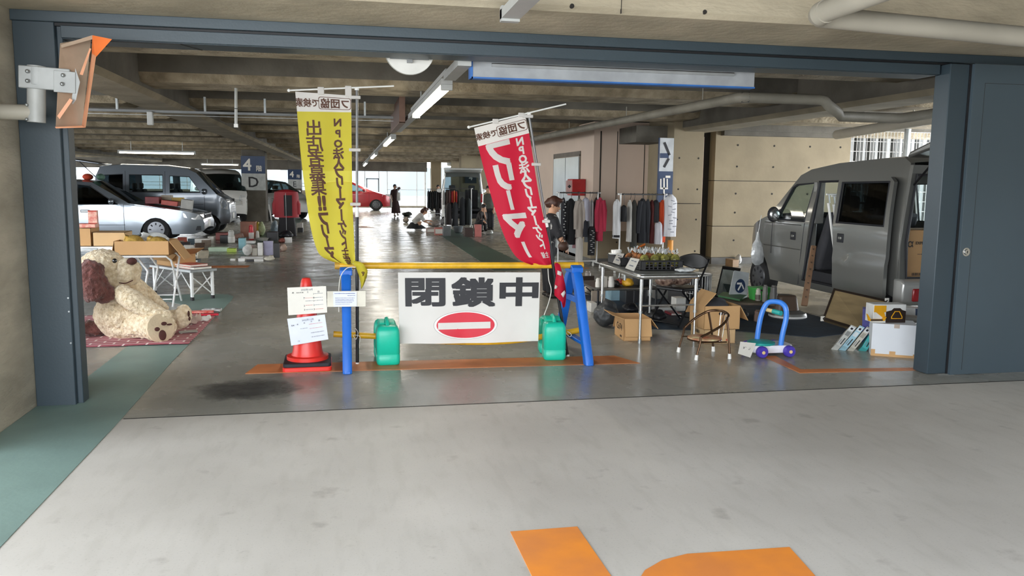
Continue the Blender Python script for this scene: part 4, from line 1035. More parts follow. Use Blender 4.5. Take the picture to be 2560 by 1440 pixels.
def carton(label, c, size, rz=0, flaps=None, m=None, group=None, marks=None, hole=False, shut=False, name='cardboard_box', tape=False, cat='box'):
    """flaps: {'f','b','l','r'} -> angle from upright, outward positive (radians)"""
    m = m or CARD; w_, d_, h_ = size; t = thing(name, label, cat, c, rz, group); th = .005
    b = MB(m); x, y = w_ / 2, d_ / 2
    b.bx(-x, x, -y, -y + th, 0, h_); b.bx(-x, x, y - th, y, 0, h_); b.bx(-x, -x + th, -y, y, 0, h_); b.bx(x - th, x, -y, y, 0, h_); b.bx(-x, x, -y, y, 0, th)
    if shut: b.bx(-x, x, -y, y, h_ - th, h_)
    b.build('box_body', t, smooth=0)
    if hole:
        b = MB(PRINT_B); b.prism([(p, q + h_ * .68) for p, q in rrect(-.035, .035, -.014, .014, .012)], 'y', -y - .0015, -y + .002); b.build('hand_hole', t, smooth=0)
    for k, a in (flaps or {}).items():
        b = MB(m); fl = (d_ if k in 'fb' else w_) * .46
        if k in 'fb': fl = d_ * .48; s = -1 if k == 'f' else 1; b.T = M.Translation((0, s * y, h_)) @ M.Rotation(-s * a, 4, 'X'); b.bx(-x + .003, x - .003, -.0025, .0025, 0, fl)
        else: s = -1 if k == 'l' else 1; b.T = M.Translation((s * x, 0, h_)) @ M.Rotation(s * a, 4, 'Y'); b.bx(-.0025, .0025, -y + .003, y - .003, 0, fl)
        b.build('flap', t, smooth=0)
    for mk in (marks or []):
        face, tx, u, v, sz, mm = mk
        b = MB(mm)
        if face == 'f': fn = lambda p, q, u=u, v=v: (-x + w_ * u + p, -y - .001, h_ * v + q)
        else: fn = lambda p, q, u=u, v=v: (-x - .001, y - d_ * u - p, h_ * v + q)
        if tx == '#':
            rn = random.Random(int(u * 99)); k = -sz[0] / 2
            while k < sz[0] / 2:
                g_ = rn.uniform(.006, .014); b.f([b.v(fn(k, -sz[1] / 2)), b.v(fn(min(k + g_, sz[0] / 2), -sz[1] / 2)), b.v(fn(min(k + g_, sz[0] / 2), sz[1] / 2)), b.v(fn(k, sz[1] / 2))]); k += g_ + .005
        else: b.text(tx, sz, fn, bold=.015, res=2)
        b.build('printing', t, smooth=0, norm=False)
    if tape:
        b = MB(CARD_L); b.bx(-.025, .025, -y - .0008, y + .0008, h_ - .0005, h_ + .0008); b.build('tape', t, smooth=0)
    return t
# ---------------------------------------------------------------- rug
RUG = mat('red_woven_rug', '8e4a50', .95, var=.1, sc=14, bump=.3, bsc=120)
n_, l_ = RUG.node_tree.nodes, RUG.node_tree.links
t_ = n_.new('ShaderNodeTexCoord'); bk = n_.new('ShaderNodeTexBrick')
bk.inputs['Scale'].default_value = 1; bk.inputs['Brick Width'].default_value = .20; bk.inputs['Row Height'].default_value = .085; bk.inputs['Mortar Size'].default_value = .009
bk.inputs['Color1'].default_value = (*lin('8c434b'), 1); bk.inputs['Color2'].default_value = (*lin('a9626a'), 1); bk.inputs['Mortar'].default_value = (*lin('d9c2bd'), 1)
l_.new(t_.outputs['Object'], bk.inputs[0]); l_.new(bk.outputs[0], n_['Principled BSDF'].inputs['Base Color'])
b = MB(RUG); b.sheet(lambda u, v: (-3.05 + 1.61 * u, 7.75 + 1.78 * v, .010 + .004 * math.sin(9 * u + 5 * v)), 24, 24)
tag(b.build('woven_rug', solid=.006), 'red checked woven rug under the plush dog', 'rug')
# ---------------------------------------------------------------- plush dog
FUR = mat('curly_cream_plush', 'f4e4c6', .95, var=.16, sc=30, bump=1.0, bsc=48, col2='d3bb95', sheen=.3)
FURB = mat('curly_brown_plush', '7d4c45', .95, var=.2, sc=22, bump=1.0, bsc=45, sheen=.3); PADS = mat('brown_felt', '55302a', .9); EYE = mat('glossy_black_bead', '0c0c0d', .1, coat=1)
base = G(335, 852)
dg = thing('plush_dog', 'giant cream plush dog with brown ears sitting on the red rug', 'plush toy', (base.x, base.y + .25, .014))
o0 = V((base.x, base.y + .25, .014))
def D(x, y, Y): return AY(x, y, Y) - o0
yb = base.y + .25
def limb(b, pts, Ys, rs):
    P = [D(x, y, Y) for (x, y), Y in zip(pts, Ys)]; q = bez(P, 6); n = len(q); r2 = []
    for i in range(n):
        t = i / (n - 1) * (len(rs) - 1); k = min(int(t), len(rs) - 2); r2.append(rs[k] + (rs[k + 1] - rs[k]) * (t - k))
    b.tube(q, r2, 12)
def fur(b, nm, vox=.013): return soft(b, nm, dg, vox, .026, .026, 2)
b = MB(FUR); b.ell(D(316, 790, yb + .03), (.29, .26, .235)); b.ell(D(330, 822, yb + .03), (.27, .25, .135)); b.ell(D(312, 745, yb + .04), (.215, .20, .22)); b.ell(D(310, 725, yb + .04), (.17, .17, .17)); fur(b, 'torso')
b = MB(FUR); b.ell(D(258, 688, yb - .03), (.235, .225, .225)); b.ell(D(285, 712, yb - .03), (.18, .19, .14)); fur(b, 'head')
b = MB(FUR); b.ell(D(318, 682, yb - .07), (.128, .135, .118)); b.ell(D(316, 696, yb - .07), (.125, .13, .10)); fur(b, 'muzzle')
b = MB(FUR); limb(b, [(298, 735), (332, 757), (364, 776), (398, 792)], [yb - .20, yb - .27, yb - .28, yb - .30], [.085, .095, .085, .072]); b.ell(D(408, 795, yb - .30), (.085, .075, .065)); fur(b, 'arm')
b = MB(FUR); limb(b, [(340, 718), (362, 735), (390, 760), (412, 782)], [yb + .10, yb + .12, yb + .10, yb + .02], [.075, .07, .062, .055]); fur(b, 'arm')
b = MB(FUR); limb(b, [(325, 818), (360, 818), (385, 824)], [yb - .08, yb - .20, yb - .28], [.14, .125, .12]); b.ell(D(396, 823, yb - .30), (.165, .10, .14), rot=(0, .25, .35)); fur(b, 'leg')
b = MB(FUR); limb(b, [(352, 812), (405, 806), (446, 806)], [yb + .12, yb + .08, yb - .02], [.12, .10, .095]); b.ell(D(457, 797, yb - .02), (.085, .08, .120), rot=(0, .2, .2)); fur(b, 'leg')
b = MB(FURB)
P = [D(240, 662, yb - .24), D(228, 690, yb - .27), D(232, 722, yb - .28), D(248, 748, yb - .27)]
q = bez(P, 6); b.tube(q, [.05 + .075 * math.sin(PI * (.12 + .6 * i / (len(q) - 1))) for i in range(len(q))], 14); b.ell(D(256, 738, yb - .27), (.12, .06, .10)); b.ell(D(240, 720, yb - .28), (.115, .06, .14))
e_ = soft(b, 'ear', dg, .014, .03, .03, 4)
b = MB(FURB); b.tube(bez([D(262, 655, yb + .18), D(280, 690, yb + .25), D(285, 735, yb + .25)], 6), .08, 12); soft(b, 'ear', dg, .016, .03, .03, 4)
b = MB(FURB); b.ell(D(238, 828, yb + .02), (.13, .08, .075)); b.ell(D(225, 822, yb + .02), (.07, .07, .06)); soft(b, 'tail', dg, .014, .03, .03, 3)
b = MB(PADS); b.ell(D(330, 659, yb - .15), (.045, .05, .034)); b.build('nose', dg)
b = MB(EYE); b.ell(D(287, 658, yb - .24), .022); b.build('eye', dg)
b = MB(PADS); b.tube(bez([D(298, 713, yb - .21), D(314, 714, yb - .21), D(332, 707, yb - .17)], 5), .005, 5); b.build('mouth_seam', dg)
nrm = V((.50, -.85, .12)).normalized(); ux, uy = basis(nrm)
SOLE = mat('pale_sole_plush', 'dcc7a6', .95, bump=.3, bsc=60)
cs_ = D(402, 826, yb - .30) + nrm * .085
def pad(x, y, r, m, ry=None, lift=.0):
    p = D(x, y, yb - .30); k = (cs_ - p).dot(nrm); r0 = (AY(x, y, yb - .3) - V((0, 0, H))).normalized(); p = p + r0 * (k + lift) / r0.dot(nrm)
    b = MB(m); b.loftv([b.ring(p + nrm * -.03, ux, uy, ry or r, 16, r), b.ring(p + nrm * .006, ux, uy, (ry or r) * .97, 16, r * .97), b.ring(p + nrm * .012, ux, uy, (ry or r) * .7, 16, r * .7)])
    return b
pad(402, 826, .138, SOLE, .125).build('foot_sole', dg)
for x, y, r, ry in ((393, 829, .020, .024), (410, 815, .018, .026), (423.5, 817, .009, .026), (406.5, 844, .050, .034)): pad(x, y, r, PADS, ry, .012).build('paw_pad', dg)
b = MB(PADS); b.ell(D(472, 790, yb - .06), (.010, .03, .03)); b.ell(D(474, 802, yb - .05), (.01, .03, .022)); b.build('paw_pad', dg)
dg.location.z += .022
# ---------------------------------------------------------------- tables on the left
WTUBE = mat('white_tube_enamel', 'e4e4e2', .35, var=.03); TAN = mat('tan_table_board', 'd8b988', .6, var=.05); TABW = mat('white_laminate', 'ecebea', .4, var=.03)
# white camping table
zt1 = .70; p1 = G(178, 617, zt1); p2 = G(318, 621, zt1)
tw = thing('camping_table', 'white folding camping table carrying the brown boxes behind the plush dog', 'table', (-3.05, p1.y, 0), 0)
L_, y0 = p1.x - .45 + 3.05, 0
x0, x1 = -.9, p2.x + 3.05
b = MB(TABW); b.bx(x0, x1, 0, .62, zt1 - .055, zt1); b.build('table_top', tw, bevel=.006)
b = MB(GALV); xm = G(230, 615, zt1).x + 3.05; b.bx(xm - .09, xm + .09, -.012, .0, zt1 - .04, zt1 - .018); b.build('carry_handle', tw, bevel=.004)
for x in (G(183, 640, zt1).x + 3.05, x0 + .05):
    for y in (.04, .58): b = MB(WTUBE); b.cyl((x, y, 0), (x, y, zt1 - .05), .015); b.use(BLACK); b.cyl((x, y, 0), (x, y, .03), .018); b.build('leg', tw)
for y in (.04, .58): b = MB(WTUBE); b.cyl((x1 - .02, y, zt1 - .06), (x1 + .14, y, zt1 - .30), .013); b.cyl((x1 + .14, y, zt1 - .30), (x1 + .06, y, .0), .013); b.build('leg', tw)
# tan bench beside the post
q1, q2 = G(199, 862), G(226, 824)
bt = thing('folding_bench', 'folding bench with a tan top behind the dark gate post', 'bench', (q1.x - .43, q1.y, 0))
b = MB(TAN); b.bx(-.5, .40, -.02, .32, .40, .425); b.use(GALV); b.bx(-.5, .41, -.03, .33, .375, .402); b.build('bench_top', bt, bevel=.004)
for x, y in ((.35, 0), (.33, .78 * 0 + .28), (-.42, 0), (-.42, .28)): b = MB(WTUBE); b.bx(x - .02, x + .02, y - .012, y + .012, .03, .39); b.use(BLACK); b.bx(x - .022, x + .022, y - .014, y + .014, 0, .05); b.build('leg', bt)
b = MB(WTUBE); b.cyl((.33, .0, .12), (-.1, .28, .36), .01, n=6); b.cyl((.33, .28, .1), (-.1, .0, .36), .01, n=6); b.build('leg_brace', bt)
# white tube tray stand with crossed legs
fz = .60; f1, f2 = G(432, 768), G(460, 752)
ts = thing('tray_stand', 'white tube stand with crossed legs under the open brown carton', 'stand', (f1.x - .32, (f1.y + f2.y) / 2, 0))
cx_ = f1.x - .32; cy_ = (f1.y + f2.y) / 2; hy = .27
for s in (1, -1):
    b = MB(WTUBE); xr, xl = .32, -.32
    pts = [(xr, -s * hy, 0), (xr, s * hy * .9, fz - .05), (xr - .05, s * hy, fz), (xl + .05, s * hy, fz), (xl, s * hy * .9, fz - .05), (xl, -s * hy, 0)]
    b.tube(pts, .0115, 8); b.build('leg_frame', ts)
b = MB(WTUBE); b.cyl((.30, -hy * .72, .085), (-.30, -hy * .72, .085), .008, n=6); b.cyl((.30, hy * .72, .085), (-.30, hy * .72, .085), .008, n=6); b.build('cross_rail', ts)
zc_ = fz + .012
cA = carton('open brown carton of bagged goods on the white tube stand', (cx_ - .0, cy_, zc_), (.60, .46, .165), .0, {'l': 2.95, 'r': 2.5})
def pouch(label, c, s, rz, m, name='wrapped_pack', cat='pack'):
    b = MB(m); b.ell((0, 0, s[2] * .5), (s[0] / 2, s[1] / 2, s[2] / 2), 12, 8); b.box((0, 0, s[2] * .6), (s[0] * .9, s[1] * .25, s[2] * .5), (.2, .3, .2))
    o = b.build(name, None, loc=c, rz=rz); tag(o, label, cat); return o
FOIL = mat('clear_gold_wrapping', 'd9b25c', .15, .0, var=.2, sc=20, coat=.8, bump=.4, bsc=20); FILM = mat('clear_crumpled_film', 'cfd2d2', .12, 0, var=.15, sc=12, coat=1, bump=.6, bsc=18)
pouch('gold wrapped pack in the left of the open carton', (cx_ - .13, cy_ - .02, zc_ + .008), (.26, .3, .22), .2, FOIL)
pouch('gold wrapped pack in the right of the open carton', (cx_ + .13, cy_ - .02, zc_ + .008), (.26, .28, .20), -.3, FOIL)
pouch('clear crumpled film pack at the back of the open carton', (cx_ + .06, cy_ + .17, zc_ + .008), (.34, .09, .24), .1, FILM)
# cartons on the white table
tz = zt1; Yt = p1.y
def onY(x0_, x1_, yb_, Y): a = AY(x0_, yb_, Y); c = AY(x1_, yb_, Y); return (a.x + c.x) / 2, c.x - a.x
k = 2040 / (Yt + .1)
x, w_ = onY(174, 227, 603, Yt + .05); carton('squarish brown carton at the left end of the white table', (x, Yt + .24, tz), (w_, .34, .215), 0, None, CARD, shut=True, tape=True)
x, w_ = onY(231, 312, 605, Yt + .05); carton('long brown carton lying next to the squarish one on the white table', (x, Yt + .24, tz), (w_, .34, .165), .0, None, CARD_L, shut=True)
PINKB = mat('white_pink_packet', 'e6c3b0', .6, var=.2, sc=20, col2='d3796c')
for lab, x0_, x1_, yb_, hh, dd, zz in (('flat white and red packet lying on the squarish carton', 191, 236, 561, .045, .16, tz + .216), ('upright white and red packet standing on the flat one', 216, 238, 551, .155, .06, tz + .262)):
    x, w_ = onY(x0_, x1_, yb_, Yt + .1); b = MB(PINKB); b.bx(-w_ / 2, w_ / 2, -dd / 2, dd / 2, 0, hh); b.use(PRINT_R); b.bx(-w_ / 2, w_ / 2, -dd / 2 - .001, -dd / 2, hh * .9, hh); b.bx(-w_ / 2, w_ / 2, -dd / 2 - .001, -dd / 2, 0, hh * .06)
    o = b.build('gift_packet', None, smooth=0, loc=(x, Yt + .2, zz)); tag(o, lab, 'packet')
# low aluminium table
fr, bl = G(481, 752), G(388, 735)
u_ = V((bl.x - fr.x, bl.y - fr.y, 0)); ln = u_.length; ang = math.atan2(-u_.y, -u_.x)
at = thing('low_folding_table', 'low silver folding table with red books on its right end', 'table', (fr.x, fr.y, 0), ang)
ha = .385
b = MB(GALV); b.bx(-ln - .04, .05, -.04, .32, ha - .03, ha); b.use(mat('grey_table_top', 'a9abae', .5)); b.bx(-ln - .02, .03, -.02, .30, ha, ha + .004); b.build('table_top', at, bevel=.005)
for x, y in ((0, 0), (0, .28), (-ln, 0), (-ln, .28)): b = MB(WTUBE); b.bx(x - .02, x + .02, y - .013, y + .013, .03, ha - .03); b.use(BLACK); b.bx(x - .023, x + .023, y - .016, y + .016, 0, .045); b.build('leg', at, bevel=.003)
for s in (0, .28): b = MB(WTUBE); b.cyl((0, s, .12), (-.25, s, ha - .04), .008, n=6); b.cyl((-ln, s, .12), (-ln + .25, s, ha - .04), .008, n=6); b.build('leg_brace', at)
for x in (0, -ln): b = MB(WTUBE); b.cyl((x, 0, .06), (x, .28, .30), .008, n=6); b.cyl((x, .28, .06), (x, 0, .30), .008, n=6); b.build('end_cross', at)
def at_pt(x, y): return (fr.x + x * math.cos(ang) - y * math.sin(ang), fr.y + x * math.sin(ang) + y * math.cos(ang))
REDB = mat('red_printed_cover', 'd8483a', .5, var=.15, sc=25, col2='e8a294'); GRYB = mat('grey_book_cover', 'b9b6b0', .5)
for i, (lab, m, x, wd_, zz, rr) in enumerate((('red flat book box at the bottom of the pair on the low silver table', REDB, -.19, .36, 0, .0), ('red flat book box on top of the pair on the low silver table', REDB, -.22, .34, .026, .06), ('grey magazine at the right end of the low silver table', GRYB, .0, .09, .0, .02))):
    q = at_pt(x, .13); b = MB(m); b.bx(-wd_ / 2, wd_ / 2, -.12, .12, 0, .025); b.use(PAP); b.bx(-wd_ / 2 + .004, wd_ / 2 + .0008, -.1205, .117, .004, .021)
    tag(b.build('flat_book', None, smooth=0, loc=(q[0], q[1], ha + .005 + zz), rz=ang + rr), lab, 'book')
q = at_pt(-.62, .15); carton('brown carton with one flap out on the low silver table', (q[0], q[1], ha + .005), (.50, .26, .16), ang, {'f': 2.3, 'r': 1.2}, CARD)
# small things on the rug
def plush_small(label, px, py, s, m):
    p = G(px, py); b = MB(m); b.ell((0, 0, s * .5), (s * .8, s * .5, s * .5)); b.ell((s * .8, -.02, s * .7), (s * .42, s * .4, s * .42)); b.ell((s * 1.0, -.12 * s, s * 1.15), (s * .14, s * .1, s * .2)); b.ell((s * .6, -.1 * s, s * 1.15), (s * .14, s * .1, s * .2)); b.ell((-s * .6, -s * .3, s * .2), (s * .3, s * .25, s * .2)); b.ell((s * .4, -s * .45, s * .2), (s * .3, s * .2, s * .2))
    o = soft(b, 'small_plush', None, .01, .008, .02, 3); o.location = (p.x, p.y, .012); tag(o, label, 'plush toy')
plush_small('small greyish pink plush lying on the rug by the dog feet', 480, 812, .085, mat('greyish_pink_plush', 'cdb7a8', .95, bump=.6, bsc=60))
plush_small('small white plush lying on the rug beside the pink one', 512, 806, .06, mat('white_plush', 'e8e4dc', .95, bump=.6, bsc=60))
for nm, lab, px, py, sz, m, rz in (('toy_packet', 'red toy packet at the far edge of the rug', 503, 787, (.26, .10, .02), REDB, .1), ('toy_packet', 'clear toy packet beside the red one on the rug', 527, 783, (.20, .10, .025), FILM, -.1), ('toy_sword', 'thin red plastic toy lying across the rug edge', 520, 793, (.22, .025, .02), RED_S, -.05), ('picture_card', 'pale picture card lying on the rug by the dog foot', 472, 836, (.17, .12, .004), GRYB, .25)):
    p = G(px, py); b = MB(m); b.bx(-sz[0] / 2, sz[0] / 2, 0, sz[1], 0, sz[2]); tag(b.build(nm, None, bevel=.003, loc=(p.x, p.y, .017), rz=rz), lab, 'toy' if 'toy' in nm else 'card')
# ---------------------------------------------------------------- goods laid out on the floor near column D, each its own thing
GOODS = {}
def goods(nm, cat, lab, x0_, x1_, yt, yb_, col, d_=None, shape='box', m=None, z0=0.0, col2=None, lean=0):
    p = G((x0_ + x1_) / 2, yb_, z0); k = 2040 / p.y; w_ = (x1_ - x0_) / k; h_ = max((yb_ - yt) / k, .012); d_ = d_ or w_ * .6
    key = 'goods_' + col; mm = m or mat(key, col, .45, var=.08, sc=9)
    b = MB(mm)
    if shape == 'box': b.bx(-w_ / 2, w_ / 2, 0, d_, 0, h_); o = b.build(nm, None, bevel=min(.006, h_ * .2))
    elif shape == 'flat':
        b.bx(-w_ / 2, w_ / 2, 0, d_, 0, h_); b.use(PAP); b.bx(-w_ / 2 + .004, w_ / 2 - .004, -.001, .01, h_ * .2, h_ * .8); o = b.build(nm, None, smooth=0)
    elif shape == 'jar':
        b.lathe([(w_ * .40, 0), (w_ * .5, h_ * .04), (w_ * .5, h_ * .55), (w_ * .42, h_ * .62), (w_ * .42, h_ * .9), (w_ * .3, h_ * .93), (w_ * .3, h_)], n=16)
        if col2: b.use(mat('goods_' + col2, col2, .4)); b.lathe([(w_ * .505, h_ * .08), (w_ * .505, h_ * .5)], n=16, cap=False)
        o = b.build(nm)
    elif shape == 'bowl':
        b.lathe([(w_ * .2, 0), (w_ * .38, h_ * .2), (w_ * .5, h_), (w_ * .47, h_), (w_ * .33, h_ * .3), (0, h_ * .15)], n=20); o = b.build(nm)
    elif shape == 'sack':
        b.ell((0, 0, h_ * .45), (w_ * .5, d_ * .5, h_ * .45)); b.ell((w_ * .12, 0, h_ * .8), (w_ * .25, d_ * .3, h_ * .22)); o = soft(b, nm, None, max(.012, w_ * .05), w_ * .2, w_ * .35, 2)
    elif shape == 'panel':
        b.box((0, 0, h_ / 2), (w_, .02, h_), (lean, 0, 0)); o = b.build(nm, None, bevel=.004)
    o.location = (p.x, p.y + (d_ / 2 if shape in ('jar', 'bowl', 'sack') else (.1 if shape == 'panel' else 0)), z0)
    tag(o, lab, cat); return o
LST = [
 ('cardboard_box', 'box', 'reddish brown carton standing against the foot of column D', 603, 638, 556, 592, 'a96a4f', .4),
 ('cloth_bag', 'bag', 'green and white cloth bag slumped beside the reddish carton', 640, 662, 556, 590, 'b9c79a', .25, 'sack'),
 ('yellow_case', 'case', 'thin yellow case upright between the carton and the cloth bag', 638, 646, 557, 590, 'd9c02f', .3),
 ('gift_bottle', 'bottle', 'white bottle with a red paper hood in front of the reddish carton', 622, 634, 564, 600, 'd03038', None, 'jar', None, 0, 'e6e0d8'),
 ('white_bottle', 'bottle', 'plain white bottle to the right of the red-hooded one', 639, 648, 578, 599, 'dedbd2', None, 'jar'),
 ('glass_jar', 'jar', 'tall jar with a white lower half on the left of the goods', 570, 586, 577, 609, 'b5b4ac', None, 'jar', None, 0, 'e6e4de'),
 ('black_speaker', 'speaker', 'small black box set standing left of the jar', 551, 570, 590, 608, '2b2c2e', .2),
 ('red_crate', 'crate', 'dull red crate behind the black box set', 541, 571, 583, 600, '8e3f36', .35),
 ('folded_cloth', 'cloth', 'folded pinkish cloth heap right of the jar', 585, 608, 584, 600, 'a8897c', .3, 'sack'),
 ('teal_box', 'box', 'light teal ribbed box behind the silver bags', 597, 612, 597, 622, '7fb1ba', .25),
 ('white_tin', 'tin', 'flat white tin lying on the teal box stack', 608, 636, 603, 609, 'e2e2e0', .2),
 ('glass_bowl', 'bowl', 'shallow grey glass bowl at the back right of the goods', 640, 670, 596, 604, 'a9a8a0', .25, 'bowl'),
 ('silver_bag', 'bag', 'shiny silver gift bag in front of the teal box', 607, 630, 611, 640, 'c9c7c2', .15, 'sack'),
 ('grey_carton', 'box', 'small grey carton right of the silver bag', 631, 643, 621, 639, 'aaa396', .12),
 ('slim_carton', 'box', 'slim white carton standing in the middle of the front row', 645, 657, 608, 639, 'd9d6d0', .1),
 ('lilac_box', 'box', 'lilac and yellow boxed toy at the right of the front row', 660, 682, 604, 638, '9b97b0', .12),
 ('leaning_picture', 'picture', 'dark framed panel leaning beside the lilac box', 683, 698, 610, 645, '232124', None, 'panel'),
 ('wrapped_tray', 'tray', 'foil wrapped oval tray lying at the front right', 659, 686, 640, 654, 'cfc9b8', .15, 'sack'),
 ('flat_case', 'case', 'long flat white case lying along the front', 603, 656, 642, 648, 'c4c1bd', .12),
 ('small_picture', 'picture', 'small white frame lying before the flat case', 596, 612, 646, 654, 'e4e2dd', .06),
 ('black_pouch', 'pouch', 'small black pouch at the middle front', 616, 634, 650, 654, '2a2a2e', .06),
 ('pale_strip_box', 'box', 'thin pale box at the front next to the foil tray', 636, 658, 648, 654, 'd5d2cc', .05),
 ('white_scrap', 'paper', 'loose white packet on the floor left of the goods', 576, 588, 647, 652, 'dcd9d2', .08),
 ('lime_box', 'box', 'lime green box lying on the floor between the two heaps', 568, 588, 622, 631, 'b4cf4c', .2),
 ('green_strip_box', 'box', 'long pale green packet left of the lime box', 523, 567, 619, 629, 'b7cdb4', .2),
 ('white_carton', 'box', 'white carton behind the book heap near the saloon bumper', 489, 520, 598, 616, 'd6d3cc', .3),
 ('white_carton', 'box', 'slightly tilted white carton right of the other by the bumper', 520, 534, 592, 609, 'cdc9c0', .3),
 ('tray_box', 'box', 'black drawer box with a pink tray inside, right of column D', 668, 693, 581, 602, '252326', .3),
 ('rust_cushion', 'cushion', 'rust coloured cushion right of the black drawer box', 696, 712, 596, 608, '8a4c42', .3, 'sack'),
 ('white_stand', 'stand', 'white bent plastic stand on the right edge of the goods', 712, 729, 594, 607, 'd8d8d6', .12),
 ('pale_doll', 'toy', 'pale jumbled toy figure on the right edge of the goods', 701, 717, 611, 629, 'b99f90', .12, 'sack'),
 ('white_box', 'box', 'open white box standing behind the red jacket stand', 742, 756, 559, 576, 'd4d0ca', .3),
 ('black_case', 'case', 'black case under the open white box', 744, 757, 571, 581, '1f1f22', .35),
 ('dark_cloth_heap', 'cloth', 'dark blue cloth heap under the red jacket', 695, 730, 579, 598, '24262d', .5, 'sack'),
 ('jeans', 'clothes', 'pale blue jeans heaped against the right side of column D', 676, 694, 553, 586, '7c8c94', .4, 'sack'),
]
for r in LST: goods(*r)
b = MB(WHITE); a, c = G(684, 585), AY(672, 512, G(684, 585).y + .5); b.cyl(a, c, .02, n=8); tag(b.build('white_pole'), 'white pole leaning on the right side of column D', 'pole')
# heap of books by the bumper: separate volumes
rn = random.Random(8)
BK = ['b7ab9c', '8d7f72', 'd7d2c8', '6f5c50', 'a55a4c', '5c6a72', 'c8bda8', '3e3a3a']
nmb = ['beige', 'grey brown', 'white', 'brown', 'red', 'slate', 'cream', 'black']
spots = []
for i in range(22):
    px = 436 + (i % 6) * 15 + rn.uniform(-4, 4); py = 612 + (i // 6) * 14 + rn.uniform(-2, 3); spots.append((px, py))
where = ['behind the open carton', 'below the saloon bumper', 'at the lane side']
for i, (px, py) in enumerate(spots):
    p = G(px, py); k = i % 8; m = mat('book_' + BK[k], BK[k], .5, var=.1, sc=12)
    th = rn.uniform(.02, .05); w_, d_ = rn.uniform(.15, .22), rn.uniform(.2, .28)
    b = MB(m); b.bx(-w_ / 2, w_ / 2, -d_ / 2, d_ / 2, 0, th); b.use(PAP); b.bx(-w_ / 2 + .004, w_ / 2 - .004, -d_ / 2 - .001, d_ / 2 - .01, .004, th - .004)
    o = b.build('used_book', None, smooth=0, loc=(p.x, p.y, .001), rz=rn.uniform(-.8, .8))
    tag(o, 'used book lying in the heap on the floor right of the open carton', 'book', 'used books heaped on the floor by the saloon')
for i in range(9):
    px, py = 446 + i * 8.5, (606, 596, 610, 618, 600, 626, 612, 634, 604)[i]; p = G(px, py + 14); k = (i * 3 + 1) % 8; m = MC['book_' + BK[k]] if 'book_' + BK[k] in MC else mat('book_' + BK[k], BK[k])
    b = MB(m); b.box((0, 0, .10), (.20, .04, .15), (.5, 0, .2)); o = b.build('used_book', None, smooth=0, loc=(p.x, p.y + .1, -.02), rz=rn.uniform(-.6, .6))
    tag(o, 'used book lying in the heap on the floor right of the open carton', 'book', 'used books heaped on the floor by the saloon')
# things lying on the saloon's bonnet
def bonnet(nm, cat, lab, px0, px1, yt, yb_, col, d_, rot=0):
    Y = 21.0; a, c = AY(px0, yb_, Y), AY(px1, yb_, Y); h_ = (yb_ - yt) * Y / 2040
    b = MB(mat('goods_' + col, col, .5, var=.1)); b.box((0, 0, h_ / 2), (c.x - a.x, d_, h_), (0, rot, 0))
    zb = {367: .905, 397: .875, 424: .86, 407: .865, 455: .78}[px0]
    tag(b.build(nm, None, bevel=.008, loc=((a.x + c.x) / 2, Y + (.35 if px0 in (397, 424) else .0), zb)), lab, cat)
bonnet('red_box', 'box', 'dark red box with a white band on the saloon bonnet', 367, 402, 505, 521, '7d1b22', .3)
bonnet('beige_bag', 'bag', 'beige paper bag behind the red box on the bonnet', 397, 424, 489, 511, 'b8ab95', .2)
bonnet('yellow_bag', 'bag', 'yellow bag on the middle of the bonnet', 424, 453, 501, 519, 'c9a744', .2)
bonnet('red_white_box', 'box', 'flat red and white box at the front of the bonnet', 407, 448, 519, 530, 'c4564a', .3, .12)
bonnet('clear_bag', 'bag', 'clear plastic bag at the front right of the bonnet', 455, 482, 511, 533, 'b9b7b0', .25, .15)
for lab, x0_, x1_, yt, yb_, col in (('orange cloth bundle on the roof of the silver saloon', 204, 230, 443, 457, 'd2492c'), ('green cap on the roof edge of the silver saloon', 240, 260, 449, 462, '557766')):
    a, c = AY(x0_, yb_, 21.2), AY(x1_, yb_, 21.2); b = MB(mat('goods_' + col, col, .8)); b.ell((0, 0, .06), ((c.x - a.x) / 2, .16, .08)); tag(b.build('cloth_bundle', None, loc=((a.x + c.x) / 2, 21.3, 1.465)), lab, 'cloth')
# red and black jacket on a thin stand
p = G(718, 590)
jt = thing('jacket_stand', 'thin stand dressed with a red and black jacket beside column E', 'clothes stand', p)
def garment_body(b, w_, top, bot, d_=.10, flare=1.0, sh=.18):
    secs = []
    for t, k in ((0, .16), (.035, .55), (.09, .95), (.25, 1.0), (.55, 1.0), (.8, 1.0 + (flare - 1) * .6), (1, flare)):
        z = top + (bot - top) * t; q = []
        for i in range(20):
            a = 2 * PI * i / 20; fold = 1 + .10 * math.sin(5 * a + 3 * t) * (t > .3)
            q.append((w_ / 2 * k * math.cos(a) * (1 if abs(math.cos(a)) < .9 else 1.0), d_ / 2 * (k ** .4) * math.sin(a) * fold, z))
        secs.append(q)
    b.loft(secs); return b
JR = mat('red_jacket_cloth', 'a3202a', .6, var=.1, sc=4); JB = mat('black_jacket_cloth', '1e1c20', .7)
kk = p.y / 2040
b = MB(JR); garment_body(b, 58 * kk, (590 - 478) * kk, (590 - 545) * kk, .4); b.build('jacket', jt)
b = MB(JB); b.bx(-.05, .16, -.215, -.19, .55, 1.1); b.ell((0, -.05, 1.12), (.16, .12, .09)); b.build('jacket_panel', jt)
for s in (-1, 1): b = MB(JR); b.tube([(s * .22, 0, 1.05), (s * .30, -.02, .85), (s * .31, -.03, .58)], [.08, .075, .06], 10); b.build('sleeve', jt)
b = MB(JB); b.loft([[(x, y, z) for x, y in rrect(-.2 - q, .2 + q, -.1, .1, .05, 3)] for z, q in ((.0, .05), (.25, .03), (.5, 0))]); b.build('black_trousers', jt)
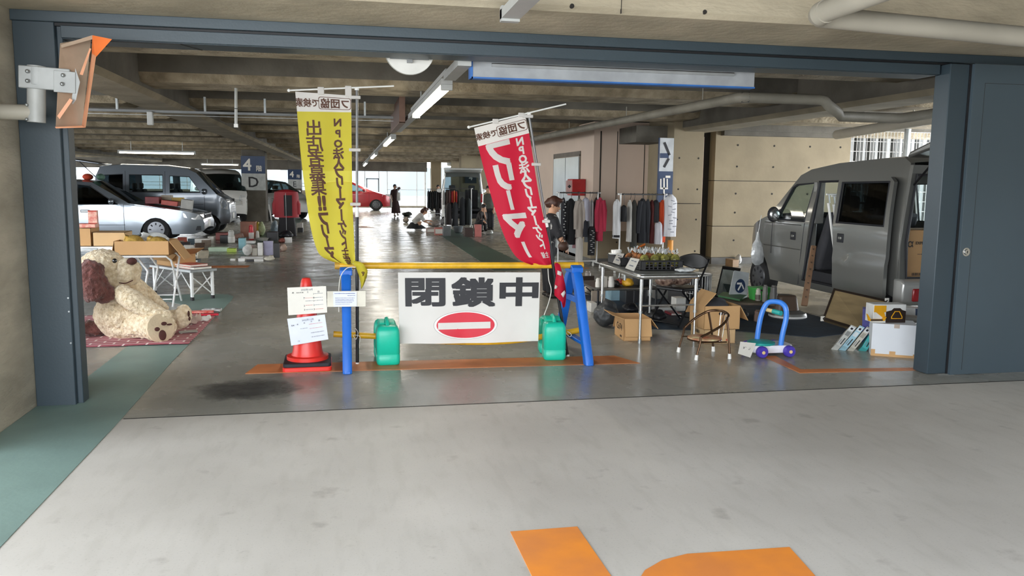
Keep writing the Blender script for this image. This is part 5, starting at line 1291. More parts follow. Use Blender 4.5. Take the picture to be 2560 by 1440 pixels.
b = MB(GALV); b.cyl((0, -.22, .0), (0, -.22, 1.15), .008, n=6); b.build('stand_pole', jt)
# ================================================================ right stall
def slab(name, cat, lab, q, th, m, frame=None, fw=.06, ink=None, group=None):
    """flat board stood in space; q: four corners (px, py, Y) clockwise from top left"""
    P = [AY(*c) for c in q]; n = (P[1] - P[0]).cross(P[3] - P[0]).normalized()
    if n.y > 0: n = -n
    c = (P[0] + P[1] + P[2] + P[3]) / 4
    t = thing(name, lab, cat, (c.x, c.y, min(p.z for p in P)), 0, group); o = t.location.copy()
    def at(u, v, d=0): return (P[0] * (1 - u) * (1 - v) + P[1] * u * (1 - v) + P[2] * u * v + P[3] * (1 - u) * v) + n * d - o
    def quad(b, u0, u1, v0, v1, d0, d1):
        A = [b.v(at(u, v, d1)) for u, v in ((u0, v0), (u1, v0), (u1, v1), (u0, v1))]; B = [b.v(at(u, v, d0)) for u, v in ((u0, v0), (u1, v0), (u1, v1), (u0, v1))]
        b.f(A); b.f(B[::-1])
        for i in range(4): b.f([A[i], A[(i + 1) % 4], B[(i + 1) % 4], B[i]])
    b = MB(m); quad(b, 0, 1, 0, 1, -th, 0); b.build('panel', t, smooth=0)
    if frame:
        for a in ((0, 1, 0, fw), (0, 1, 1 - fw, 1), (0, fw * .7, fw, 1 - fw), (1 - fw * .7, 1, fw, 1 - fw)):
            b = MB(frame); quad(b, *a, -th - .002, .010); b.build('frame_bar', t, smooth=0)
    for u0, u1, v0, v1, mm in (ink or []):
        b = MB(mm); quad(b, u0, u1, v0, v1, .0, .0015); b.build('printed_mark', t, smooth=0)
    return t, at
# ---------------------------------------------------------------- aluminium table
zt_ = .66
tb = thing('aluminium_table', 'silver aluminium folding table carrying crates of bagged sweets', 'table', (2.98, 7.82, 0))
X0, X1, Y0, Y1 = -.31, .30, -.62, .63
b = MB(mat('aluminium_sheet', 'b8bbba', .3, .85, var=.05, sc=3)); b.prism(rrect(X0, X1, Y0, Y1, .05, 4), 'z', zt_ - .012, zt_); b.build('table_top', tb)
b = MB(CHROME); o_ = rrect(X0 - .006, X1 + .006, Y0 - .006, Y1 + .006, .055, 4); n = len(o_)
b.loft([[(x, y, zt_ - .045), (x, y, zt_ - .002)] for x, y in o_ + o_[:1]], cap=False, closed=False); b.build('table_edge', tb, solid=.004)
for x, y in ((X0 + .03, Y0 + .03), (X1 - .03, Y0 + .03), (X0 + .03, Y1 - .03), (X1 - .03, Y1 - .03)):
    b = MB(CHROME); b.cyl((x, y, .30), (x, y, zt_ - .02), .016, n=14); b.cyl((x, y, .03), (x, y, .30), .0125, n=14); lg = b.build('leg', tb)
    b = MB(GALV); b.cyl((x, y, .285), (x, y, .31), .019, n=12); b.build('joint_collar', lg); b = MB(GALV); b.cyl((x, y, 0), (x, y, .04), .017, n=12); b.build('foot_cap', lg)
for y in (Y0 + .03, Y1 - .03): b = MB(CHROME); b.cyl((X0 + .03, y, .36), (X1 - .03, y, .36), .009, n=10); b.build('cross_rail', tb)
b = MB(GALV); b.cyl((X0 + .02, -.15, zt_ - .03), (X0 + .02, -.15, zt_ - .11), .012); b.tube([(X0 + .02, .0, zt_ - .03), (X0 + .01, .0, zt_ - .10), (X0 + .03, .02, zt_ - .13)], .006, 6); b.build('hinge_bracket', tb)
# crates
CRATE = mat('black_crate_plastic', '2a2a2c', .5, var=.05)
def crate(lab, x0, x1, y0, y1, h, slots=True):
    t = thing('plastic_crate', lab, 'crate', ((x0 + x1) / 2, (y0 + y1) / 2, zt_)); x, y = (x1 - x0) / 2, (y1 - y0) / 2
    b = MB(CRATE); b.bx(-x, x, -y, y, 0, .006)
    def side(ax, c, a, m_):
        holes = []
        if slots:
            nx = 10; nz = 3
            for i in range(nx):
                for j in range(nz):
                    if i in (0, nx - 1): continue
                    u0 = -a + 2 * a * (i + .15) / nx; u1 = -a + 2 * a * (i + .85) / nx; v0 = h * (.12 + .27 * j); v1 = h * (.12 + .27 * j + .19); holes.append([(u0, v0), (u1, v0), (u1, v1), (u0, v1)])
        panel(b, [(-a, 0), (a, 0), (a, h), (-a, h)], holes, (lambda u, v, d: (u * (1 + .0), c + (d if c < 0 else -d), v)) if ax == 'y' else (lambda u, v, d: (c + (d if c < 0 else -d), u, v)), .004)
    side('y', -y, x, 0); side('y', y, x, 0); side('x', -x, y, 0); side('x', x, y, 0); b.build('crate_body', t, smooth=0)
    b = MB(CRATE); o = rrect(-x - .008, x + .008, -y - .008, y + .008, .02, 3); b.tube([(p, q, h) for p, q in o], .007, 6, True); b.build('crate_rim', t)
crate('open black crate with slotted front at the near end of the aluminium table', 2.80, 3.24, 7.53, 7.90, .095)
crate('black tray behind the slotted crate on the aluminium table', 2.74, 3.22, 7.95, 8.38, .085, False)
# bagged sweets
OLIVE = mat('olive_sweets', '8f8a3c', .7, var=.3, sc=40, bump=.5, bsc=60, col2='5e5a26'); BROWN = mat('brown_sweets', '9a5f30', .7, var=.3, sc=40, bump=.5, bsc=60, col2='5a3418')
BAGF = glass('clear_bag_film', 'eef0ee', 0, .12)
def sweets(x, y, z, m, lab, grp, hide=None):
    t = thing('bag_of_sweets', lab, 'bag', (x, y, z), rn.uniform(-1, 1), grp)
    b = MB(m); b.ell((0, 0, .062), (.050, .043, .062), 14, 9); b.build('sweets', t)
    b = MB(FILM)
    for i in range(7):
        a = i * .9 + rn.random(); r = rn.uniform(.022, .042); h = rn.uniform(.135, .18)
        b.f([b.v((0, 0, .112)), b.v((r * math.cos(a), r * math.sin(a), h)), b.v((r * .7 * math.cos(a + .55), r * .7 * math.sin(a + .55), h + .012)), ])
    b.build('gathered_top', t, smooth=0)
    b = MB(BAGF); b.lathe([(.045, .004), (.057, .03), (.055, .075), (.035, .10), (.012, .115)], n=14, cap=False); b.build('clear_film', t)
    return t
rn = random.Random(3)
for j in range(3):
    for i in range(4):
        m = OLIVE if (j == 0 or i > 1) else BROWN
        sweets(2.865 + i * .105 + rn.uniform(-.006, .006), 7.60 + j * .115, zt_ + .03, m, 'clear bag of olive green sweets with a gathered top in the slotted crate' if m is OLIVE else 'clear bag of brown sweets with a gathered top in the slotted crate', 'bags of olive sweets in the crate' if m is OLIVE else 'bags of brown sweets in the crate')
for i in range(4): sweets(2.86 + i * .11, 8.04 + (i % 2) * .14, zt_ + .008, BROWN, 'clear bag of brown sweets standing in the black tray behind the crate', 'bags of sweets in the rear tray')
b = MB(WHITE); b.lathe([(.075, 0), (.085, .01), (.085, .014), (.0, .014)], n=20); b.lathe([(.05, .014), (.055, .05), (.05, .05), (.046, .02)], n=20)
for i in range(12): b.box((.0555 * math.cos(i * PI / 6), .0555 * math.sin(i * PI / 6), .034), (.004, .012, .02), (0, 0, i * PI / 6))
q = AY(1537, 626, 8.33); tag(b.build('patterned_dish', None, loc=(2.82, 8.34, zt_ + .088)), 'small white patterned dish on the rear left corner of the black tray', 'dish')
b = MB(mat('orange_tongs', 'c46a2a', .5)); b.cyl((0, 0, 0), (.16, .02, .07), .012, n=8); tag(b.build('tongs', None, loc=(2.98, 8.30, zt_ + .125), rz=.1), 'orange handled tongs lying across the bags at the back of the tray', 'tongs')
for lab, q in (('curled price slip hung on the black tray nearer the dish', ((1543, 632, 8.05), (1561, 635, 8.05), (1548, 662, 7.93), (1532, 656, 7.93))), ('curled price slip hung on the corner of the slotted crate', ((1577, 644, 7.52), (1599, 648, 7.52), (1585, 678, 7.42), (1563, 670, 7.42)))):
    t_, at_ = slab('price_slip', 'price slip', lab, q, .002, PAP, None, 0, [(.2, .5, .2, .27, GREY_I), (.55, .8, .22, .3, GREY_I), (.25, .7, .62, .70, GREY_I)])
b = MB(FILM); b.ell((0, 0, .018), (.10, .07, .022), 14, 8); b.ell((.05, .02, .02), (.08, .04, .018), 12, 6); o = soft(b, 'plastic_bag', None, .008, .02, .04, 2); o.location = (3.18, 7.36, zt_ + .005); tag(o, 'white crumpled plastic bag at the right front corner of the aluminium table', 'bag')
# ---------------------------------------------------------------- cartons in front
p = G(1592, 852)
carton('open brown carton with red print under the front left of the aluminium table', (2.73, 7.52, 0), (.265, .36, .215), -.08, {'f': 2.8, 'l': 1.25, 'r': 2.5, 'b': 2.6}, CARD, marks=[('f', '#', .42, .62, (.15, .016), PRINT_R), ('f', '#', .42, .5, (.13, .012), PRINT_R), ('f', '#', .55, .30, (.12, .012), PRINT_R), ('l', 'Co74', .5, .55, .09, PRINT_B), ('l', '#', .7, .15, (.07, .02), PRINT_B)])
carton('small brown carton with dark print below the handled carton', (3.465, 7.28, 0), (.31, .34, .135), -.03, None, CARD_L, shut=True, marks=[('f', '#', .75, .25, (.03, .02), PRINT_R), ('l', '#', .5, .7, (.10, .03), PRINT_B), ('l', '#', .5, .35, (.16, .02), PRINT_B)])
carton('open brown carton with a hand hole, stacked on the small carton behind the toddler chair', (3.475, 7.28, .137), (.36, .36, .225), -.03, {'l': -.75, 'b': 2.4, 'r': 2.6}, CARD, hole=True)
b = MB(mat('dark_grey_jacket', '3b3d42', .8)); b.ell((0, 0, .06), (.15, .12, .07)); b.ell((.05, .03, .10), (.08, .07, .05)); o = soft(b, 'folded_jacket', None, .014, .03, .08, 3); o.location = (3.475, 7.29, .265); tag(o, 'dark grey clothing stuffed in the handled carton', 'clothes')
# ---------------------------------------------------------------- toddler chair
BRZ = mat('brown_steel_tube', '5a4331', .25, .8, var=.05); CAPW = mat('white_foot_cap', 'e8e6e0', .5)
tc_ = thing('toddler_chair', 'small brown tube toddler chair with a printed seat in front of the cartons', 'chair', (3.075, 6.62, 0))
rl = .0095
hoop = bez([(-.125, .155, .225), (-.03, .165, .30), (.09, .16, .365), (.165, .10, .385), (.185, .0, .385), (.165, -.11, .365), (.09, -.155, .30), (-.03, -.165, .235), (-.11, -.165, .20)], 7)
b = MB(BRZ); b.tube(hoop, rl * 1.15, 10); b.build('arm_hoop', tc_)
for a, c in (((-.125, .155, .225), (-.165, .17, .035)), ((-.11, -.165, .20), (-.145, -.17, .035)), ((.15, -.11, .36), (.165, -.165, .035)), ((.10, .155, .37), (.165, .16, .035))):
    b = MB(BRZ); mid = (V(a) + V(c)) / 2 + V((.012 if a[0] < 0 else -.0, 0, .03)); b.tube(bez([a, mid, c], 6), rl, 10); lg = b.build('leg', tc_)
    b = MB(CAPW); d_ = (V(c) - mid).normalized(); b.cyl(V(c) - d_ * .01, (c[0] + d_.x * .01, c[1] + d_.y * .01, 0), .0145, .017, n=12); b.build('foot_cap', lg)
for y in (-.05, 0, .05): b = MB(BRZ if y == 0 else CHROME); b.cyl((.172, y, .375), (.15, y * .8, .165), rl * (.8 if y == 0 else .3), n=8); b.build('back_rod', tc_)
b = MB(mat('printed_seat', 'd9cfa0', .5, var=.5, sc=9, col2='a5543a')); b.lathe([(.0, .150), (.135, .150), (.148, .157), (.148, .163), (.14, .168), (0, .168)], n=32); b.build('seat', tc_)
b = MB(BRZ); b.tube([(.145 * math.cos(a), .145 * math.sin(a), .147) for a in [2 * PI * i / 28 for i in range(28)]], .007, 8, True); b.cyl((-.14, .15, .147), (.14, .15, .147), .006, n=6); b.cyl((-.13, -.15, .147), (.14, -.15, .147), .006, n=6); b.build('seat_ring', tc_)
# ---------------------------------------------------------------- push-along toy (the figure on it is left out)
TOYB = mat('sky_blue_toy_plastic', '3f84e0', .35, var=.05); TOYW = mat('white_toy_plastic', 'ecebf2', .35); TOYP = mat('violet_toy_plastic', '4a3aa8', .35); TOYT = mat('turquoise_toy_plastic', '2ba39a', .4); TOYY = mat('cream_toy_plastic', 'e8c98a', .4)
ty = thing('push_along_toy', 'blue handled push-along toy with violet wheels and a price slip', 'toy', (3.67, 6.58, 0))
b = MB(TOYW); b.loft([[(x * k, y * k, z) for x, y in rrect(-.20, .20, -.115, .115, .07, 5)] for z, k in ((.035, .94), (.045, 1), (.085, 1), (.10, .96))]); b.build('base', ty, smooth=50)
b = MB(TOYT); b.lathe([(.115, .098), (.12, .106), (.12, .118), (.10, .126), (.0, .128)], (-.07, 0, 0), n=32); b.build('turntable', ty)
for x in (-.13, .13):
    for y in (-.135, .135):
        b = MB(TOYP); b.T = M.Translation((x, y, .052)) @ M.Rotation(PI / 2, 4, 'X'); b.lathe([(.02, -.028), (.045, -.028), (.052, -.015), (.052, .015), (.045, .028), (.02, .028)], n=28); wv_ = b.build('wheel', ty)
        b = MB(TOYY); b.cyl((x, y - .033 * (1 if y < 0 else -1), .052), (x, y - .02 * (1 if y < 0 else -1), .052), .015, n=16); b.build('wheel_hub', wv_)
b = MB(TOYB); b.tube(bez([(.075, -.085, .095), (.085, -.088, .20), (.11, -.088, .34), (.105, -.08, .43), (.085, -.045, .468), (.06, .0, .475), (.03, .06, .465), (.0, .085, .43), (-.03, .095, .34), (-.05, .095, .22), (-.06, .095, .10)], 7), .023, 14); b.build('push_handle', ty)
b = MB(TOYT); b.cyl((.075, -.06, .38), (.05, .03, .385), .022, n=14); b.use(TOYY); b.cyl((.05, .03, .385), (.02, .09, .39), .018, n=14); b.build('grip_bar', ty)
q = [(1851, 854, 6.42), (1890, 858, 6.46), (1876, 894, 6.38), (1845, 884, 6.34)]
t_, at_ = slab('price_slip', 'price slip', 'white price slip reading 300 taped to the push-along toy', q, .0015, PAP)
b = MB(INK); b.text('¥300', .032, lambda x, y: at_(.5 + x / .13, .45 - y / .12, .002), bold=.0, res=2); b.build('handwriting', t_, smooth=0, norm=False)
# ---------------------------------------------------------------- black folding chair with wrapped packs
fc = thing('folding_chair', 'black folding chair with wrapped packs on its seat behind the aluminium table', 'chair', (3.52, 8.25, 0), .5)
BLK = mat('black_vinyl', '1b1b1d', .35, var=.05)
b = MB(BLK); secs = []
for i in range(9):
    a = -1 + 2 * i / 8; hh = .085 * (1 - a * a * .55); secs.append([(.27 - .05 * a * a + e_ * .012, a * .19, .665 + s * hh) for e_, s in ((-1, -1), (-1, 1), (1, 1), (1, -1))])
b.loft(secs); b.build('backrest', fc, bevel=.012)
b = MB(BLK); b.prism(rrect(-.20, .17, -.19, .19, .04), 'z', .375, .41); b.build('seat', fc, bevel=.01)
for s in (-1, 1): b = MB(POLE); b.tube([(-.24, s * .19, .01), (.02, s * .19, .36), (.26, s * .18, .70)], .011, 8); b.build('leg', fc)
for s in (-1, 1): b = MB(POLE); b.tube([(.24, s * .17, .01), (-.16, s * .17, .37)], .011, 8); b.build('leg', fc)
b = MB(POLE); b.cyl((-.22, -.19, .03), (-.22, .19, .03), .010); b.cyl((.22, -.17, .04), (.22, .17, .04), .010); b.build('stretcher', fc)
WR = mat('brown_foil_packs', '5d4038', .3, var=.5, sc=26, col2='b59a88', bump=.5, bsc=30, coat=.5)
for lab, dx, dy, r in (('brown patterned wrapped pack on the left of the folding chair seat', -.12, -.02, .12), ('brown patterned wrapped pack on the right of the folding chair seat', .06, .03, .13)):
    b = MB(WR); b.ell((0, 0, .07), (r, .11, .075)); o = soft(b, 'wrapped_pack', None, .012, .03, .05, 2); o.location = (3.44 + dx, 8.18 + dy, .425); tag(o, lab, 'pack')
# ---------------------------------------------------------------- low display table and what is on / behind it
lt = thing('low_display_table', 'low dark table crowded with crockery behind the aluminium table', 'table', (3.00, 8.95, 0))
b = MB(mat('dark_table_top', '4d4a47', .4)); b.bx(-.32, .42, -.38, .38, .325, .35); b.build('table_top', lt, bevel=.004)
for x in (-.29, .39):
    for y in (-.35, .35): b = MB(POLE); b.cyl((x, y, 0), (x, y, .325), .012); b.build('leg', lt)
L2 = [
 ('thermos', 'flask', 'silver and brown vacuum flask on the left of the low display table', 1461, 1480, 676, 717, 'a79c94', None, 'jar', None, .0, '5a4a44'),
 ('white_cup', 'cup', 'tall white cup at the left of the low display table', 1489, 1504, 694, 719, 'dddad2', None, 'jar', None, .35),
 ('white_cup', 'cup', 'white packet standing right of the tall cup', 1506, 1519, 690, 719, 'c9c5bb', .08, 'box', None, .35),
 ('white_cup', 'cup', 'white cup with a torn lid in the middle of the low display table', 1520, 1538, 690, 719, 'e4e2dc', None, 'jar', None, .35),
 ('yellow_bag', 'bag', 'yellow printed bag on the low display table', 1560, 1593, 698, 719, 'd9a72b', .2, 'sack', None, .35),
 ('red_bag', 'bag', 'red bag behind the yellow one on the low display table', 1545, 1566, 698, 714, '9c3329', .2, 'sack', None, .36),
 ('black_hat', 'hat', 'black cap between the white cup and the red bag', 1538, 1556, 702, 719, '242426', .2, 'sack', None, .35),
 ('black_bin', 'bin', 'black wedge shaped bin at the right end of the low display table', 1594, 1624, 694, 716, '1f1f21', .2, 'box', None, .35),
 ('blue_stool', 'stool', 'pale blue plastic stool under the low display table', 1526, 1552, 724, 752, '9fc4d6', .25, 'box'),
 ('red_scarf', 'cloth', 'red cloth bundle left of the pale blue stool', 1511, 1528, 724, 742, 'bb2f35', .2, 'sack'),
 ('black_organiser', 'box', 'black record crate right of the pale blue stool', 1561, 1618, 724, 758, '2c2c2f', .3),
 ('striped_basket', 'basket', 'striped grey drawer basket left of the folding chair', 1637, 1672, 711, 748, '8d8d8b', .3),
 ('white_slab', 'box', 'white rectangular box under the folding chair', 1687, 1716, 742, 778, 'dcdbd6', .15),
 ('white_slab', 'box', 'flat white case left of the white rectangular box', 1640, 1690, 768, 780, 'cfcec9', .2),
 ('white_carton', 'box', 'small white carton standing left of the aluminium table legs', 1476, 1493, 756, 781, 'dedcd6', .18),
 ('pale_board', 'board', 'pale slatted board leaning behind the striped fan', 1482, 1520, 728, 757, 'b8ab9c', None, 'panel'),
 ('dark_board', 'board', 'dark brown board standing behind the vacuum flask', 1455, 1492, 690, 722, '3a2c24', None, 'panel'),
 ('dark_backpack', 'bag', 'dark grey backpack slumped behind the open brown carton', 1494, 1560, 752, 822, '3d4043', .35, 'sack'),
 ('black_bag', 'bag', 'black bag on the blue sheet behind the aluminium table leg', 1626, 1680, 776, 808, '26272b', .35, 'sack'),
 ('dark_trousers', 'clothes', 'dark folded clothes left of the black bag', 1566, 1606, 760, 785, '232428', .3, 'sack'),
 ('steel_glass', 'glass', 'row of steel tumblers in front of the record crate', 1600, 1613, 728, 754, '8a8d8e', None, 'jar'),
 ('red_book', 'book', 'red book lying on the blue sheet left of the cartons', 1676, 1706, 782, 789, '93343a', .2, 'flat'),
 ('cardboard_box', 'box', 'little printed carton on the floor by the far wall', 1830, 1848, 648, 668, 'a98b6c', .3),
 ('white_bag', 'bag', 'white plastic bag sticking out beside the little printed carton', 1843, 1859, 635, 662, 'dcdad6', .2, 'sack'),
 ('dark_pots', 'pots', 'dark pots in shadow behind the handled carton', 1850, 1884, 772, 803, '2b2f33', .3, 'sack'),
 ('brown_vase', 'vase', 'brown clay vase low behind the toy handle', 1886, 1906, 772, 805, '6b5348', None, 'jar'),
 ('patterned_vase', 'vase', 'white patterned vase, leftmost of the bottles by the van', 1889, 1904, 718, 752, 'c9c2b4', None, 'jar', None, .17, '6b6257'),
 ('tall_vase', 'vase', 'slim grey bottle in the middle of the bottles by the van', 1906, 1921, 708, 756, '77756f', None, 'jar', None, .17),
 ('tall_vase', 'vase', 'wide dark bottle, rightmost of the bottles by the van', 1925, 1946, 709, 760, '5d5b58', None, 'jar', None, .17),
]
for r in L2: goods(*r)
# striped fan object
p = G(1478, 748); b = MB(mat('cream_fan', 'd8cdbd', .6))
fanb = thing('folding_fan', 'cream fan with black ribs standing left of the aluminium table', 'fan', (p.x, p.y, 0))
nfan = 20
for i in range(nfan):
    a0, a1 = PI * (.95 - .75 * i / nfan), PI * (.95 - .75 * (i + 1) / nfan)
    b.f([b.v((.06 * math.cos(a0) + .06, .02, .04 + .06 * math.sin(a0))), b.v((.06 * math.cos(a1) + .06, .02, .04 + .06 * math.sin(a1))), b.v((.20 * math.cos(a1) + .06, 0, .04 + .20 * math.sin(a1))), b.v((.20 * math.cos(a0) + .06, 0, .04 + .20 * math.sin(a0)))])
b.build('fan_leaf', fanb, solid=.004)
for i in range(6):
    a = PI * (.90 - .13 * i); b = MB(PRINT_B); b.box((.13 * math.cos(a) + .06, -.004, .04 + .13 * math.sin(a)), (.10, .006, .016), (0, -a, 0)); b.build('fan_rib', fanb, smooth=0)
# lattice bin
p = G(1757, 752); lb = thing('lattice_bin', 'white lattice bin with a black liner beside the folding chair', 'bin', (p.x, p.y + .16, 0)); rb = .165; hb_ = .33
b = MB(BLK); b.lathe([(rb - .012, .01), (rb - .012, hb_ - .01), (rb - .02, hb_ - .01), (rb - .02, .02), (0, .02)], n=28); b.build('liner', lb)
b = MB(WHITE)
for z, w_ in ((hb_, .012), (.01, .008)): b.tube([(rb * math.cos(a), rb * math.sin(a), z) for a in [2 * PI * i / 32 for i in range(32)]], w_, 6, True)
rr_ = random.Random(5)
for i in range(26):
    a = 2 * PI * i / 26; z0_ = rr_.uniform(.02, .14); b.cyl((rb * math.cos(a), rb * math.sin(a), z0_), (rb * math.cos(a), rb * math.sin(a), hb_), .004, n=5)
    a2 = 2 * PI * (i + 1) / 26; b.cyl((rb * math.cos(a), rb * math.sin(a), z0_), (rb * math.cos(a2), rb * math.sin(a2), z0_), .004, n=5)
    b.cyl((rb * math.cos(a2), rb * math.sin(a2), .01), (rb * math.cos(a2), rb * math.sin(a2), z0_), .004, n=5)
b.build('lattice', lb)
# blue sheet
b = MB(mat('navy_ground_sheet', '27384a', .6, var=.15, sc=5, bump=.2, bsc=12)); b.prism([(3.0, 7.95), (3.95, 7.7), (4.55, 7.25), (5.3, 7.5), (5.35, 9.9), (4.6, 11.2), (3.05, 11.2)], 'z', .001, .004)
tag(b.build('ground_sheet', smooth=0), 'dark blue ground sheet spread under the goods on the right', 'sheet')
# leaning frames, bag, green boxes by the van
slab('framed_picture', 'picture', 'black framed pale picture leaning beside the lattice bin', ((1806, 666, 10.3), (1852, 672, 10.2), (1836, 752, 9.80), (1786, 748, 9.97)), .02, mat('pale_picture', '9aa29d', .3, var=.15, sc=5), BLK, .09)
t_, at_ = slab('tote_bag', 'bag', 'white bag with a round dark blue emblem leaning behind the green bin', ((1836, 676, 9.35), (1873, 682, 9.35), (1868, 748, 9.0), (1822, 744, 9.0)), .03, mat('white_bag_vinyl', 'c6cdd0', .4))
b = MB(NAVY); n_ = 24; cc = b.v(at_(.52, .55, .004)); rg = [b.v(at_(.52 + .30 * math.cos(2 * PI * i / n_), .55 + .26 * math.sin(2 * PI * i / n_), .004)) for i in range(n_)]
for i in range(n_): b.f([cc, rg[i], rg[(i + 1) % n_]])
b.use(WHITE)
for a, c, w_ in (((.30, .48), (.60, .46), .035), ((.58, .47), (.42, .72), .04), ((.62, .50), (.74, .66), .03)):
    d_ = V((c[0] - a[0], c[1] - a[1])).normalized(); nx, ny = -d_.y * w_, d_.x * w_
    b.poly([at_(a[0] + nx, a[1] + ny, .006), at_(c[0] + nx, c[1] + ny, .006), at_(c[0] - nx, c[1] - ny, .006), at_(a[0] - nx, a[1] - ny, .006)])
b.build('emblem', t_, smooth=0, norm=False)
slab('small_board', 'board', 'dark small board propped between the framed picture and the green bin', ((1808, 709, 9.9), (1826, 711, 9.9), (1826, 750, 9.72), (1806, 749, 9.82)), .02, mat('dark_teal_board', '23302f', .4))
p = G(1846, 765)
gb = thing('green_bin', 'bright green plastic bin with a handle slot standing on the rustic board', 'bin', (p.x - .05, p.y - .6, .17), -.1)
GRN = mat('green_plastic', '4fae55', .4, var=.04)
b = MB(GRN); b.loft([[(x * k, y * k, z) for x, y in rrect(-.12, .12, -.09, .09, .045, 4)] for z, k in ((0, .82), (.01, .86), (.135, 1.0), (.14, 1.04), (.147, 1.04))], cap=False)
b.loft([[(x * k, y * k, z) for x, y in rrect(-.12, .12, -.09, .09, .045, 4)] for z, k in ((.147, 1.0), (.135, .96), (.012, .80))]); b.build('bin_body', gb, smooth=50)
b = MB(PRINT_B); b.prism([(x, z + .12) for x, z in rrect(-.035, .035, -.009, .009, .008, 3)], 'y', -.0955, -.09); b.build('handle_slot', gb, smooth=0)
slab('green_board', 'board', 'flat green board with a pale edge lying in front of the green bin', ((1808, 733, 9.30), (1868, 742, 8.96), (1850, 753, 8.62), (1795, 742, 9.0)), .02, mat('dark_green_board', '2f6b3a', .4), None, 0, [(.1, .9, .1, .35, mat('pale_green_edge', '9cc39a', .4))])
rt = thing('rustic_board', 'weathered wooden board on short legs under the bottles', 'board', (4.62, 8.72, 0), -.25)
b = MB(mat('weathered_wood', '6f6252', .7, var=.3, sc=4, stretch=(1, 8, 1), bump=.3, bsc=20)); b.bx(-.42, .45, -.22, .22, .135, .165); b.build('board_top', rt, bevel=.006)
for x in (-.36, .40):
    for y in (-.18, .18): b = MB(MC['weathered_wood']); b.bx(x - .03, x + .03, y - .03, y + .03, 0, .135); b.build('leg', rt, smooth=0)
for o in C.collection.objects:
    if o.name.startswith(('patterned_vase', 'tall_vase')):
        pass
# brown bucket on a silver stand
p = G(1988, 798)
st = thing('round_stand', 'round grey metal base with a white rim on the floor by the van', 'stand', (p.x, p.y + .17, 0))
b = MB(mat('grey_cast_base', '8d8d88', .35, .4)); b.lathe([(.20, .015), (.21, .03), (.20, .055), (.12, .085), (0, .09)], n=36); b.build('base_disc', st)
b = MB(WHITE); b.lathe([(.205, 0), (.215, .012), (.21, .028), (.19, .03)], n=36, cap=False); b.build('rim', st)
bk_ = thing('brown_bucket', 'upturned brown plastic bucket with a top grip on the round grey base', 'bucket', (p.x - .05, p.y + .17, .088))
b = MB(mat('brown_plastic', '5d4b3e', .45, var=.06)); b.loft([[(x * k, y * k, z) for x, y in rrect(-.14, .14, -.11, .11, .06, 4)] for z, k in ((0, 1.05), (.01, 1.05), (.15, .86), (.165, .80), (.17, .66))]); b.build('bucket_body', bk_, smooth=50)
b = MB(BLK); b.prism(rrect(-.055, .055, -.02, .02, .018), 'z', .165, .172); b.build('grip_slot', bk_, smooth=0)
# plank with painted characters
t_, at_ = slab('painted_plank', 'plank', 'narrow wooden plank with a column of dark writing leaning on the open van doorway', ((2030, 613, 7.72), (2041, 615, 7.72), (2019, 764, 7.35), (2005, 762, 7.35)), .02, mat('plank_wood', '8a6a50', .7, var=.2, sc=5, stretch=(1, 1, .2)))
for i in range(8):
    b = MB(PRINT_B); p = at_(.5, .07 + i * .115, .001)
    for dx, dz, w_, h_ in ((0, .008, .024, .004), (0, -.004, .018, .004), (-.004, 0, .004, .028), (.007, -.006, .004, .014)): b.box(p + V((dx, 0, dz)), (w_, .002, h_), (0, .1 * (i % 3 - 1), 0))
    b.build('painted_mark', t_, smooth=0)
# wooden panel leaning on the van door
t_, at_ = slab('wooden_panel', 'panel', 'pale framed wooden panel with a white sticker leaning against the van side door', ((2085, 722, 7.72), (2221, 752, 7.10), (2165, 832, 6.82), (2057, 798, 7.42)), .03, mat('pale_oak', 'a48f6a', .5, var=.18, sc=2.2, stretch=(1, 1, 6), bump=.05), mat('dark_walnut', '2e241d', .5), .05)
b = MB(PRINT_B)
for i in range(9): u = .30 + i * .045; b.poly([at_(u, .13 + .004, .002), at_(u + .03, .13, .002), at_(u + .03, .18, .002), at_(u, .185, .002)])
b.build('printed_mark', t_, smooth=0, norm=False)
b = MB(WHITE); b.poly([at_(.62, .52, .003), at_(.80, .55, .003), at_(.78, .75, .003), at_(.60, .68, .003)]); b.use(GREY_I); b.poly([at_(.66, .58, .004), at_(.76, .60, .004), at_(.76, .62, .004), at_(.66, .605, .004)]); b.build('sticker', t_, smooth=0, norm=False)
b = MB(PAP); 
for u, v in ((0, .98), (.98, .0)): b.T = M.Translation(at_(u, v, .012)); b.box((0, 0, -.01), (.04, .012, .05))
b.T = None; b.build('corner_guard', t_, smooth=0)
# boxed toys by the gate leaf
wb0, wb1 = G(2197, 889), G(2309, 897)
wbx = thing('white_box', 'large white box with brown tape edges beside the gate leaf', 'box', ((wb0.x + wb1.x) / 2, (wb0.y + wb1.y) / 2 + .14, 0), math.atan2(wb1.y - wb0.y, wb1.x - wb0.x)); ww = (wb1 - wb0).length / 2; hw_ = AY(2205, 808, wb0.y).z
b = MB(mat('white_carton_board', 'd3d6da', .6, var=.02)); b.bx(-ww, ww, -.14, .14, 0, hw_); b.build('box_body', wbx, bevel=.003)
b = MB(CARD); b.bx(-ww, ww, -.1412, -.139, 0, .022); b.bx(-ww, -ww + .035, -.1412, -.139, .022, .06); b.bx(ww - .02, ww, -.1412, -.139, .022, .035); b.bx(-.03, .02, -.1412, -.139, .022, .05); b.build('tape_edge', wbx, smooth=0); b = MB(mat('kraft_tab', 'b9a797', .6)); b.bx(-.005, .04, -.1412, -.139, hw_ - .035, hw_); b.build('tape_tab', wbx, smooth=0)
p = AY(2215, 806, wb0.y + .02)
tx = thing('toy_vehicle_box', 'yellow and black boxed toy vehicle on top of the large white box', 'box', (p.x, p.y + .06, hw_), -.12)
